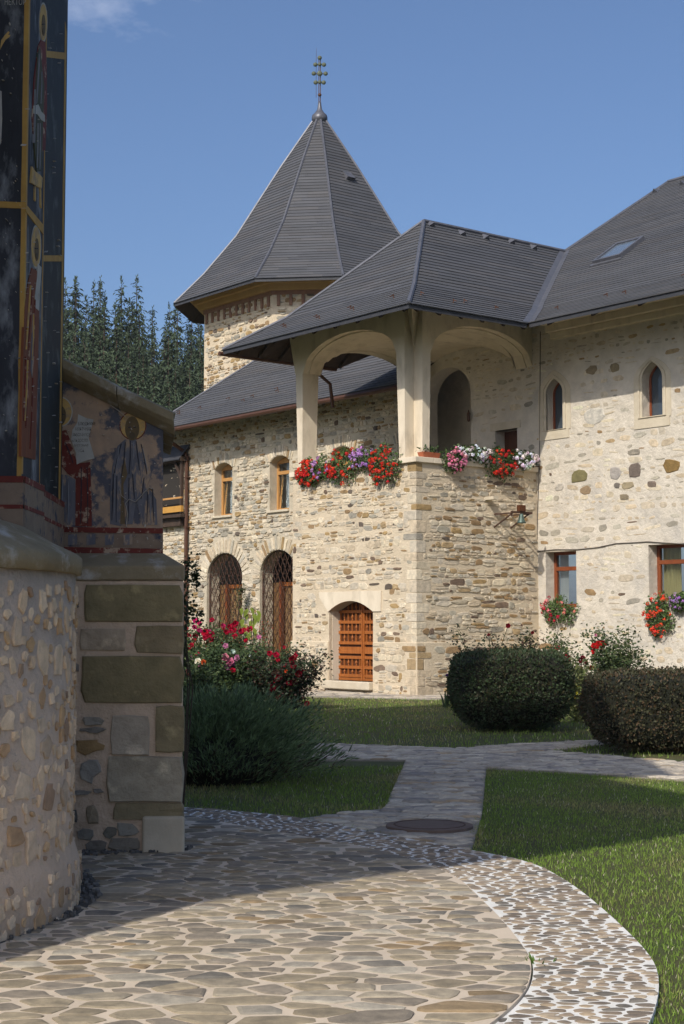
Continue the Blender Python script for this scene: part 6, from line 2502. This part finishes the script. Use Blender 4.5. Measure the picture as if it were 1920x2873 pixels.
def rose_bush(label, x, y, Y, wd, h, nst, nleaf, cols, blooms, leafc=(.045, .075, .026), alt=(.075, .10, .03), lsize=.068, group=None, extra=0):
    """x: pixel column of the bush, Y: its depth, wd/h in metres; blooms: (pixel x, pixel y, colour, size)"""
    c = at_depth(x, 1750, Y)
    t = thing('rose_bush', label, 'rose bush', (c.x, Y, 0), group=group)
    P, D = [], []
    for s_ in range(nst):
        bx, by = rng.uniform(-.12, .12) * wd, rng.uniform(-.12, .12)
        tx, ty = rng.uniform(-.58, .58) * wd, rng.uniform(-.5, .5)
        tz = h * rng.uniform(.62, 1.0)
        k0 = [(c.x + bx, Y + by, -.02), (c.x + bx + (tx - bx) * .35, Y + by + (ty - by) * .35, tz * .45), (c.x + tx, Y + ty, tz)]
        m = MB()
        m.tube(k0, [.013, .010, .005], 5)
        m.build('stem', M_STEM, t)
        nl = int(nleaf * 3.6) // nst
        for k in range(nl):
            u = rng.uniform(.12, 1.0) ** .8
            if u < .5:
                a, b, f = Vector(k0[0]), Vector(k0[1]), u / .5
            else:
                a, b, f = Vector(k0[1]), Vector(k0[2]), (u - .5) / .5
            p = a.lerp(b, f) + Vector((rng.gauss(0, .13), rng.gauss(0, .12), rng.gauss(0, .09)))
            P.append((p.x, p.y, max(.03, p.z)))
            D.append((rng.gauss(0, 1), rng.gauss(0, 1), rng.gauss(-.1, .6)))
    n = len(P)
    L = nrg.uniform(.7, 1.3, n) * lsize
    Nn = rdir(n) * .6 + np.array([0, -.3, .8])
    o = link('foliage', leaf_mesh('foliage', P, D, Nn, L, L * .66, tint(leafc, n, .35, alt, .3)), M_LEAF, t)
    o['kind'] = 'stuff'
    blooms = list(blooms)
    for _ in range(extra):
        bx = x + rng.uniform(-.55, .55) * wd * F / Y
        by = HZ - (h * rng.uniform(.55, 1.0) - EYE) * F / Y
        blooms.append((bx, by, rng.choice((cols, cols, CRIM, PINK)), rng.uniform(14, 26)))
    for (bx, by, cc, s_) in blooms:
        p = at_depth(bx, by, Y - rng.uniform(.15, .4))
        bloom(ROSE, p, s_ * .32 * Y / F, TOCAM + Vector((rng.gauss(0, .4), 0, rng.gauss(0, .3))), cc, t)
        m = MB()
        m.tube([p, (p.x * .6 + c.x * .4, Y, max(.2, p.z - .35))], [.006, .008], 4)
        m.build('stem', M_STEM, t)
    return t

# left bed, several bushes in two depths
rose_bush('tall magenta rose bush beside the brown downpipe', 560, 0, 35.5, 1.6, 1.66, 12, 1700, MAG,
          [(549, 1742, MAG, 26), (560, 1748, MAG, 22), (545, 1760, MAG, 24), (560, 1770, MAG, 26), (578, 1768, MAG, 22), (522, 1765, CRIM, 24), (548, 1786, DKRED, 28), (595, 1740, CRIM, 22), (524, 1780, CRIM, 22), (582, 1808, DKRED, 24)], extra=16)
rose_bush('red rose bush before the left grilled arch', 632, 0, 34.0, 1.7, 1.55, 13, 1900, CRIM,
          [(576, 1776, CRIM, 34), (595, 1782, CRIM, 36), (588, 1784, CRIM, 26), (660, 1750, CRIM, 30), (644, 1760, CRIM, 26), (655, 1768, CRIM, 28), (648, 1772, CRIM, 22), (635, 1774, CRIM, 26), (677, 1772, CRIM, 28), (686, 1768, CRIM, 24), (701, 1766, CRIM, 32), (659, 1786, CRIM, 28), (690, 1796, DKRED, 22)], extra=14)
rose_bush('leafy rose bush with large pink blooms behind the juniper', 612, 0, 31.0, 1.8, 1.28, 13, 2000, PINK,
          [(632, 1844, PINK, 34), (646, 1858, PINK, 40), (640, 1870, PINK, 32), (666, 1846, PINK, 30), (654, 1828, WHITE, 22), (704, 1840, WHITE, 18), (653, 1862, PINK, 24)], extra=8)
rose_bush('rose bush with white and orange blooms next to the buttress', 545, 0, 29.0, 1.2, 1.1, 9, 1300, WHITE,
          [(556, 1856, WHITE, 30), (571, 1858, ORANGE, 24), (526, 1886, SALM, 26), (530, 1892, SALM, 18), (570, 1862, ORANGE, 14)])
rose_bush('low green rose bush without many blooms in the bed', 715, 0, 32.0, 1.6, 1.3, 13, 2200, CRIM,
          [(682, 1830, RED, 14), (716, 1828, MAG, 16), (728, 1836, MAG, 14)], extra=6)
rose_bush('spreading dark red rose bush beside the stone bay', 800, 0, 30.5, 1.35, 1.15, 13, 1700, DKRED,
          [(822, 1851, DKRED, 36), (825, 1867, DKRED, 32), (757, 1834, CRIM, 26), (775, 1838, CRIM, 28), (829, 1840, CRIM, 22), (838, 1890, DKRED, 34), (770, 1894, DKRED, 34), (783, 1902, CRIM, 36), (775, 1908, CRIM, 34), (790, 1906, CRIM, 26), (800, 1892, CRIM, 24),
           (825, 1914, DKRED, 36), (812, 1916, DKRED, 28), (806, 1906, DKRED, 30), (765, 1930, DKRED, 32), (850, 1884, DKRED, 20), (800, 1868, CRIM, 18), (780, 1852, CRIM, 18), (862, 1975, DKRED, 26), (782, 1956, DKRED, 22), (803, 1883, ORANGE, 16)],
          leafc=(.026, .040, .016), alt=(.06, .03, .02))
# right beds behind the clipped shrubs
rose_bush('dark leafed rose bush rising behind the round shrub', 1390, 0, 29.5, 1.3, 1.72, 10, 1000, DKRED,
          [(1426, 1756, DKRED, 22), (1495, 1775, DKRED, 16), (1372, 1782, DKRED, 16)], leafc=(.030, .040, .016), alt=(.06, .03, .02))
rose_bush('thin tall rose bush against the plastered wall corner', 1490, 0, 30.5, 1.1, 1.72, 9, 700, CRIM,
          [(1564, 1818, CRIM, 24), (1512, 1838, CRIM, 14)], leafc=(.04, .052, .018))
rose_bush('rose bush with a red cluster under the plastered wall', 1660, 0, 29.0, 1.5, 1.45, 11, 1300, RED,
          [(1667, 1812, RED, 26), (1680, 1806, RED, 26), (1694, 1804, RED, 26), (1692, 1816, RED, 24), (1668, 1828, RED, 26), (1675, 1814, RED, 22), (1672, 1782, PINK, 14), (1588, 1842, CRIM, 22), (1596, 1848, DKRED, 24), (1630, 1852, DKRED, 26), (1643, 1856, DKRED, 22),
           (1636, 1846, DKRED, 24), (1628, 1874, DKRED, 18), (1661, 1874, RED, 24), (1700, 1858, WHITE, 22)], leafc=(.05, .075, .025), alt=(.08, .10, .03))
rose_bush('green rose bush without blooms above the wide hedge', 1760, 0, 28.5, 1.0, 1.62, 9, 900, RED, [], leafc=(.05, .075, .025), alt=(.08, .10, .03))
rose_bush('pale leafed bush with small yellow flowers between the two clipped shrubs', 1622, 0, 26.5, .55, .95, 6, 420, YEL,
          [(1618, 1945, YEL, 14), (1628, 1950, YEL, 14), (1634, 1962, YEL, 14), (1612, 1958, YEL, 12), (1624, 1925, YEL, 12)], leafc=(.10, .12, .035), alt=(.14, .14, .05))

# ---- geraniums
def geranium(label, pl, base, x0, x1, ytop, ybot, cols, nb, group, nleaf=760, extra=None, name='geranium', bsize=13, depth=.14):
    """plant between pixel columns x0..x1, hanging from ytop to ybot in front of plane pl"""
    cu, cv = pl.uv((x0 + x1) / 2, base)
    c = pl.p(cu, cv, .02)
    t = thing(name, label, 'geranium', c, group=group)
    uu0, uu1 = pl.uv(x0, base)[0], pl.uv(x1, base)[0]
    vt, vb = pl.uv((x0 + x1) / 2, ytop)[1], pl.uv((x0 + x1) / 2, ybot)[1]
    n = nleaf
    fu = nrg.uniform(-1, 1, n)
    r = np.sqrt(nrg.random(n))
    an = nrg.uniform(0, 2 * PI, n)
    r = np.minimum(r * nrg.uniform(.75, 1.2, n), 1.25)
    fu, fv = r * np.cos(an), r * np.sin(an)
    fv += .18 * np.sin(fu * 5 + x0)
    uc_, hu, vc_, hv = (uu0 + uu1) / 2, (uu1 - uu0) / 2, (vt + vb) / 2, (vt - vb) / 2
    u = uc_ + fu * hu
    v = vc_ + fv * hv
    off = .03 + depth * np.sqrt(np.clip(1 - r ** 2, 0, 1)) * nrg.uniform(.3, 1.1, n)
    P = np.array([tuple(pl.p(a, b, o_)) for a, b, o_ in zip(u, v, off)])
    L = nrg.uniform(.7, 1.3, n) * .06
    Nn = rdir(n) * .8 + np.array([pl.N.x, pl.N.y, .6])
    o = link('foliage', leaf_mesh('foliage', P, rdir(n), Nn, L, L * .95, tint((.065, .11, .03), n, .35, (.10, .15, .04), .3)), M_LEAF, t)
    o['kind'] = 'stuff'
    for k in range(4):
        m = MB()
        a = uc_ + rng.uniform(-.8, .8) * hu
        m.tube([pl.p(uc_ + (a - uc_) * .3, cv, .0), pl.p(a, vc_ + .3 * hv, depth * .8), pl.p(a, vb + .3 * hv, depth * .7)], [.008, .007, .004], 4)
        m.build('stem', M_STEM, t)
    for k in range(nb):
        a = rng.uniform(0, 2 * PI)
        q = math.sqrt(rng.uniform(.0, 1.0)) * rng.uniform(.8, 1.15)
        p = pl.p(uc_ + q * math.cos(a) * hu * 1.02, vc_ + q * math.sin(a) * hv * 1.05, .06 + depth * math.sqrt(max(0, 1 - q * q)) * 1.1 + rng.uniform(0, .04))
        dist = p.y
        bloom(rng.choice(GER), p, bsize * .5 * rng.uniform(.7, 1.15) * dist / F, pl.N + Vector((rng.gauss(0, .3), rng.gauss(0, .3), .5 + rng.gauss(0, .3))), rng.choice(cols), t)
    return t
GG = 'geraniums hanging over the loggia parapet'
SCAR = [(.62, .025, .012), (.70, .05, .02), (.55, .015, .02)]
LIL = [(.42, .20, .52), (.50, .28, .58)]
WHT = [(.82, .80, .80), (.80, .74, .77)]
PNK = [(.68, .24, .34), (.74, .32, .40), (.62, .16, .28)]
geranium('scarlet geranium at the far end of the stone parapet, under the thin pier', BL.off(.04), 1320, 838, 905, 1290, 1362, SCAR, 45, GG)
geranium('lilac geranium between two scarlet ones on the parapet', BL.off(.03), 1305, 882, 942, 1282, 1345, LIL + LIL + SCAR, 24, GG, nleaf=480, bsize=11.5)
geranium('large leafy scarlet geranium in the middle of the parapet', BL.off(.05), 1300, 925, 1008, 1262, 1352, SCAR, 36, GG)
geranium('bushy lilac geranium left of the corner pier', BL.off(.03), 1295, 990, 1062, 1255, 1318, LIL, 39, GG, nleaf=480, bsize=11.5)
geranium('long trailing scarlet geranium next to the corner pier', BL.off(.05), 1285, 1045, 1128, 1250, 1358, SCAR, 54, GG)
geranium('pink geranium trailing from the side parapet', BR.off(.05), 1290, 1238, 1300, 1256, 1326, PNK, 39, GG, nleaf=560)
geranium('white geranium beside the pink one on the side parapet', BR.off(.04), 1285, 1278, 1372, 1252, 1296, WHT, 36, GG, nleaf=520)
geranium('scarlet geranium trailing between the white ones', BR.off(.05), 1295, 1360, 1440, 1258, 1342, SCAR, 42, GG, nleaf=640)
geranium('white geranium at the wall end of the side parapet', BR.off(.04), 1295, 1425, 1502, 1264, 1318, WHT, 39, GG, nleaf=520)
WW = 'geraniums on the window sills of the plastered wing'
geranium('salmon and crimson geranium on the narrow window sill', RW.off(.05), 1705, 1528, 1620, 1676, 1750, [SALM, CRIM, SALM], 18, WW, nleaf=700)
geranium('orange red geranium cascading from the wide window sill', RW.off(.05), 1700, 1816, 1892, 1672, 1782, [(.74, .07, .02), (.70, .05, .03)], 34, WW, nleaf=800)
geranium('lilac geranium at the middle of the wide window sill', RW.off(.05), 1690, 1885, 1950, 1665, 1712, LIL, 14, WW, nleaf=800, bsize=11)

# planter with a leafy plant behind the side parapet
pp = BR.uv(1220, 1274)
t = thing('flower_pot', 'terracotta trough with a leafy plant on the loggia parapet', 'pot', BR.p(pp[0], ZC, -.2))
m = MB()
q0 = BR.p(pp[0] - .28, ZC, -.2)
m.add([BR.p(pp[0] - .24, ZC + .0, -.28), BR.p(pp[0] + .24, ZC, -.28), BR.p(pp[0] + .24, ZC, -.12), BR.p(pp[0] - .24, ZC, -.12),
       BR.p(pp[0] - .28, ZC + .15, -.31), BR.p(pp[0] + .28, ZC + .15, -.31), BR.p(pp[0] + .28, ZC + .15, -.09), BR.p(pp[0] - .28, ZC + .15, -.09)], [(0, 3, 2, 1), (4, 5, 6, 7), (0, 1, 5, 4), (1, 2, 6, 5), (2, 3, 7, 6), (3, 0, 4, 7)])
m.build('trough', M_TERRA, t)
n = 130
P = np.array([tuple(BR.p(pp[0] + rng.gauss(0, .14), ZC + .15 + abs(rng.gauss(0, .08)), -.2 + rng.gauss(0, .05))) for _ in range(n)])
L = nrg.uniform(.05, .09, n)
link('foliage', leaf_mesh('foliage', P, rdir(n) + np.array([0, 0, .3]), rdir(n), L, L * .7, tint((.05, .085, .025), n)), M_LEAF, t)['kind'] = 'stuff'

# ---- climbing plant between the grilled arches, tall big-leafed plant, vine by the buttress, iris, weed
def climber(name, label, cat, pts, n, sp, size, colr, alt, stems=2, pl=LW, o_=.12, sr=1.0):
    base = pl.p(*pl.uv(*pts[0]), o_)
    t = thing(name, label, cat, (base.x, base.y, 0))
    w_ = [pl.p(*pl.uv(x, y), o_) for (x, y) in pts]
    for s_ in range(stems):
        m = MB()
        m.tube([Vector((base.x, base.y, -.02))] + [q + Vector((rng.gauss(0, .05), rng.gauss(0, .03), 0)) for q in w_], [.02 * sr] + [(.016 - .010 * i / len(w_)) * sr for i in range(len(w_))], 5)
        m.build('stem', M_TWIG, t)
    P = []
    for k in range(n):
        i = rng.randrange(len(w_) - 1)
        q = w_[i].lerp(w_[i + 1], rng.random())
        P.append(tuple(q + Vector((rng.gauss(0, sp[i]), rng.gauss(0, sp[i] * .5), rng.gauss(0, .06)))))
    L = nrg.uniform(.7, 1.3, n) * size
    o = link('foliage', leaf_mesh('foliage', P, rdir(n) + np.array([0, 0, -.4]), rdir(n) * .7 + np.array([pl.N.x, pl.N.y, .5]), L, L * .66, tint(colr, n, .35, alt, .3)), M_LEAF, t)
    o['kind'] = 'stuff'
    return t
climber('climbing_plant', 'bushy climber on the wall between the two grilled arches', 'climber', [(690, 1830), (695, 1760), (697, 1710), (702, 1665), (705, 1645)], 620, [.30, .24, .14, .07], .06, (.045, .062, .02), (.10, .085, .035), o_=.35)
bigp = climber('big_leafed_plant', 'tall plant with large yellow-green drooping leaves before the right grilled arch', 'plant', [(775, 1840), (770, 1780), (770, 1730), (775, 1705)], 40, [.05, .05, .05], .06, (.12, .16, .03), None, stems=4, o_=.8)
w_ = [LW.p(*LW.uv(x, y), .85) for (x, y) in ((741, 1706), (756, 1722), (744, 1736), (768, 1740), (747, 1752), (760, 1758), (775, 1722), (786, 1712), (774, 1750), (783, 1735), (758, 1708), (770, 1704), (788, 1724), (752, 1770), (764, 1774), (778, 1762))]
for q in w_:
    k = 7
    D = Vector((rng.gauss(0, .25), -.2, -1))
    m = MB()
    L_ = rng.uniform(.20, .32)
    s_ = Vector((1, .3, 0)).normalized()
    n_ = Vector((.2, -.9, .3))
    m.add([q, q + D * L_ * .25 + s_ * L_ * .26 + n_ * .02, q + D * L_ * .6 + s_ * L_ * .22 + n_ * .03, q + D * L_, q + D * L_ * .6 - s_ * L_ * .22 + n_ * .03, q + D * L_ * .25 - s_ * L_ * .26 + n_ * .02],
          [(0, 1, 2, 3, 4, 5)])
    m.build('leaf', mat('yellow_green_leaf', (.22, .27, .045), (.16, .22, .035), scale=5, rough=.5, trans=.3), bigp) if q is w_[0] else None
    if q is w_[0]:
        YGL = bpy.data.materials['yellow_green_leaf']
    else:
        m.build('leaf', YGL, bigp)
climber('flowering_plant', 'loose plant with small orange flowers at the edge of the stone bay', 'plant', [(800, 1850), (805, 1790), (808, 1740)], 320, [.16, .14, .08], .05, (.06, .085, .025), (.30, .05, .015), o_=.9)
VP = Plane(Vector((1, 0, 0)), Vector((0, -1, 0)), -12.9)
climber('vine', 'trailing vine behind the church buttress beside the downpipe', 'vine', [(512, 1930), (514, 1800), (516, 1690), (514, 1610), (525, 1592), (545, 1606), (555, 1626)], 330, [.02, .02, .02, .02, .012, .01], .035, (.035, .055, .018), (.06, .08, .02), stems=2, pl=VP, o_=0, sr=.35)
climber('vine', 'short vine shoot reaching out below the trailing vine', 'vine', [(510, 1900), (514, 1730), (535, 1712), (565, 1730)], 180, [.015, .012, .010], .035, (.035, .055, .018), (.06, .08, .02), stems=1, pl=VP, o_=-.15, sr=.35)

def blades(name, label, cat, c, n, h, w_, colr, flower=None):
    t = thing(name, label, cat, (c.x, c.y, 0))
    for k in range(n):
        th = rng.uniform(0, 2 * PI)
        l_ = rng.uniform(.2, .6)
        hh = h * rng.uniform(.6, 1)
        d = Vector((math.cos(th), math.sin(th), 0))
        s_ = Vector((-d.y, d.x, 0)) * w_ / 2
        b = Vector((c.x, c.y, -.01)) + d * rng.uniform(0, .08)
        m_ = b + d * l_ * hh * .4 + ZV * hh * .6
        tp = b + d * l_ * hh + ZV * hh
        m = MB()
        m.add([b - s_, b + s_, m_ + s_ * .9, m_ - s_ * .9, tp], [(0, 1, 2, 3), (3, 2, 4)])
        m.build('leaf_blade', colr, t)
    return t
M_IRIS = mat('iris_leaf', (.045, .075, .035), (.06, .09, .04), scale=6, rough=.5, trans=.2)
ic = ground(1252, 1985)
ir = blades('iris', 'clump of sword leaved iris at the foot of the round shrub', 'iris', ic, 16, .42, .035, M_IRIS)
m = MB()
m.tube([(ic.x + .02, ic.y, 0), (ic.x + .03, ic.y, .62)], .008, 5)
m.build('stem', M_STEM, ir)
bloom(ROSE, (ic.x + .03, ic.y, .64), .06, ZV, (.10, .03, .16), ir)
M_WEED = mat('weed_leaf', (.10, .17, .03), (.07, .13, .022), scale=8, rough=.6, trans=.2)
blades('weed', 'small green weed growing in the gap beside the pebble strip', 'weed', ground(1503, 2722), 14, .09, .022, M_WEED)

# ================================================================== bell on its iron bracket
bA_ = BR.uv(1387, 1443)
bB_ = BR.uv(1433, 1445)
bellt = thing('bell', 'small green bronze bell on a rusty iron bracket fixed to the stone bay', 'bell', BR.p(*bA_))
EXT = .70
for (u, v) in (bA_, bB_):
    v = bA_[1]
    MB().bar(BR.p(u, v, -.05), BR.p(u, v, EXT), .035, .035).build('arm', M_IRON, bellt)
    MB().bar(BR.p(u, v - .34, -.05), BR.p(u, v - .01, EXT * .9), .03, .03).build('strut', M_IRON, bellt)
ub = (bA_[0] + bB_[0]) / 2
MB().bar(BR.p(bA_[0] - .06, bA_[1] + .02, EXT - .04), BR.p(bB_[0] + .08, bA_[1] + .02, EXT - .04), .05, .05).build('axle', M_IRON, bellt)
m = MB()
m.box(BR, ub - .10, ub + .10, bA_[1] + .045, bA_[1] + .2, EXT - .1, EXT + .02)
m.build('headstock', M_DOOR_DARK, bellt, bevel=.01)
m = MB()
m.lathe(BR.p(ub, bA_[1] - .03, EXT - .04), [(.02, .03), (.05, .01), (.06, -.05), (.075, -.12), (.11, -.19), (.115, -.21), (.10, -.2)], 18)
m.build('bell_body', mat('bell_bronze', (.10, .15, .13), (.07, .09, .075), scale=9, rough=.5, metal=.5), bellt, smooth=True)
lq = BR.uv(1367, 1400)
MB().box(BR, lq[0] - .09, lq[0] + .08, lq[1] - .03, lq[1] + .05, -.05, .32).build('ledge_stone', M_LIME, bay)

# ================================================================== wooded hill
M_HILL = mat('forest_floor', (.018, .026, .012), (.03, .03, .016), scale=.2, rough=.95)
def hill_z(x, y):
    a = max(0.0, min(1.0, (y - 72) / 85.0))
    side = max(0.0, min(1.0, (22 - x) / 45.0))
    return -.3 + 11 * (a * a * (3 - 2 * a)) * side
nx, ny = 30, 24
vs, fs = [], []
for j in range(ny + 1):
    for i in range(nx + 1):
        x, y = -120 + 170 * i / nx, 58 + 150 * j / ny
        vs.append((x, y, hill_z(x, y)))
for j in range(ny):
    for i in range(nx):
        a = j * (nx + 1) + i
        fs.append((a, a + 1, a + nx + 2, a + nx + 1))
m = MB()
m.add(vs, fs)
tag(m.build('hill', M_HILL, smooth=True), kind='structure')
M_NEEDLE = mat('spruce_needles', (.85, .85, .85), (1.2, 1.2, 1.2), scale=1.0, mode='attr', rough=.7, trans=.12)
def spruce_proto(seed):
    r = random.Random(seed)
    P, D, N_, L, W = [], [], [], [], []
    H = 1.0
    for b in range(2300):
        z = 1 - math.sqrt(r.random()) * .95
        z = .03 + .95 * (1 - (1 - z) ** .9) if r.random() < .3 else z
        R_ = .150 * (1 - z) ** .9 * r.uniform(.55, 1.15) + .004
        th = r.uniform(0, 2 * PI)
        ns = max(3, int(R_ * 110))
        dx, dy = math.cos(th), math.sin(th)
        for k in range(ns):
            t = .12 + .88 * (k + r.random()) / ns
            p = (dx * R_ * t + r.gauss(0, .003), dy * R_ * t + r.gauss(0, .003), z + .05 * R_ * t - .42 * R_ * t * t)
            ta = th + r.gauss(0, .7)
            P.append(p)
            D.append((math.cos(ta), math.sin(ta), -.7 - .9 * r.random() + .5 * (z > .9)))
            N_.append((dx * .5 + r.gauss(0, .3), dy * .5 + r.gauss(0, .3), .8))
            L.append(r.uniform(.010, .021))
            W.append(r.uniform(.0045, .0075))
    for k in range(40):
        z = .93 + .07 * r.random()
        P.append((0, 0, z))
        th = r.uniform(0, 2 * PI)
        D.append((math.cos(th) * (1.02 - z) * 12, math.sin(th) * (1.02 - z) * 12, .7))
        N_.append((r.gauss(0, 1), r.gauss(0, 1), .3))
        L.append(.015)
        W.append(.004)
    n = len(P)
    c = np.tile(np.array([[.046, .066, .033]]), (n, 1)) * np.random.default_rng(seed).uniform(.55, 1.5, (n, 1))
    fol = leaf_mesh('crown', P, D, N_, L, W, c)
    tr = MB()
    tr.tube([(0, 0, -.02), (0, 0, .5), (0, 0, .975)], [.008, .005, .001], 6)
    me = bpy.data.meshes.new('trunk')
    me.from_pydata(tr.v, [], tr.f)
    me.materials.append(M_TWIG)
    fol.materials.append(M_NEEDLE)
    return fol, me
SPR = [spruce_proto(40 + k) for k in range(4)]
spots = []
for (Y, n, yt0, yt1, hh) in ((86, 16, 990, 1120, 17), (96, 18, 930, 1070, 18), (106, 20, 870, 1010, 20), (116, 20, 820, 950, 22), (127, 20, 770, 890, 24), (140, 18, 760, 840, 25)):
    for k in range(-n // 2, n):
        y = Y + rng.uniform(-5, 5)
        xp = 120 + (k + rng.uniform(.1, .9)) * 640 / n
        x = (xp - CX) / F * y
        # the wood's edge falls away to the right
        yt = rng.uniform(yt0, yt1) + max(0, (xp - 330)) * .22
        zt_ = at_depth(xp, yt, y).z
        spots.append((x, y, max(9, min(30, zt_ - hill_z(x, y)))))
SG = 'spruces on the wooded hill beyond the monastery'
for i, (x, y, h) in enumerate(spots):
    t = thing('spruce_tree', 'dark green spruce standing in the dense wood on the hill behind the walls', 'spruce', (x, y, hill_z(x, y) - .2), rotz=rng.uniform(0, 6), group=SG)
    wd = rng.uniform(.95, 1.35)
    t.scale = (h * wd, h * wd, h)
    a, b = SPR[i % 4]
    o = link('crown', a, None, t, local=True)
    o = link('trunk', b, None, t, local=True)

# ================================================================== hazy air
m = MB()
m.add([(-820, -220, -1.2), (820, -220, -1.2), (820, 1520, -1.2), (-820, 1520, -1.2), (-820, -220, 46), (820, -220, 46), (820, 1520, 46), (-820, 1520, 46)], BOXF)
hm = bpy.data.materials.new('haze_air')
hm.use_nodes = True
hm.node_tree.nodes.clear()
ho = hm.node_tree.nodes.new('ShaderNodeOutputMaterial')
hv = hm.node_tree.nodes.new('ShaderNodeVolumePrincipled')
hv.inputs['Color'].default_value = (.82, .88, .96, 1)
hv.inputs['Density'].default_value = .0002
hm.node_tree.links.new(hv.outputs['Volume'], ho.inputs['Volume'])
tag(m.build('haze', hm), 'thin bluish air between the courtyard and the wooded hill', 'haze', kind='stuff')
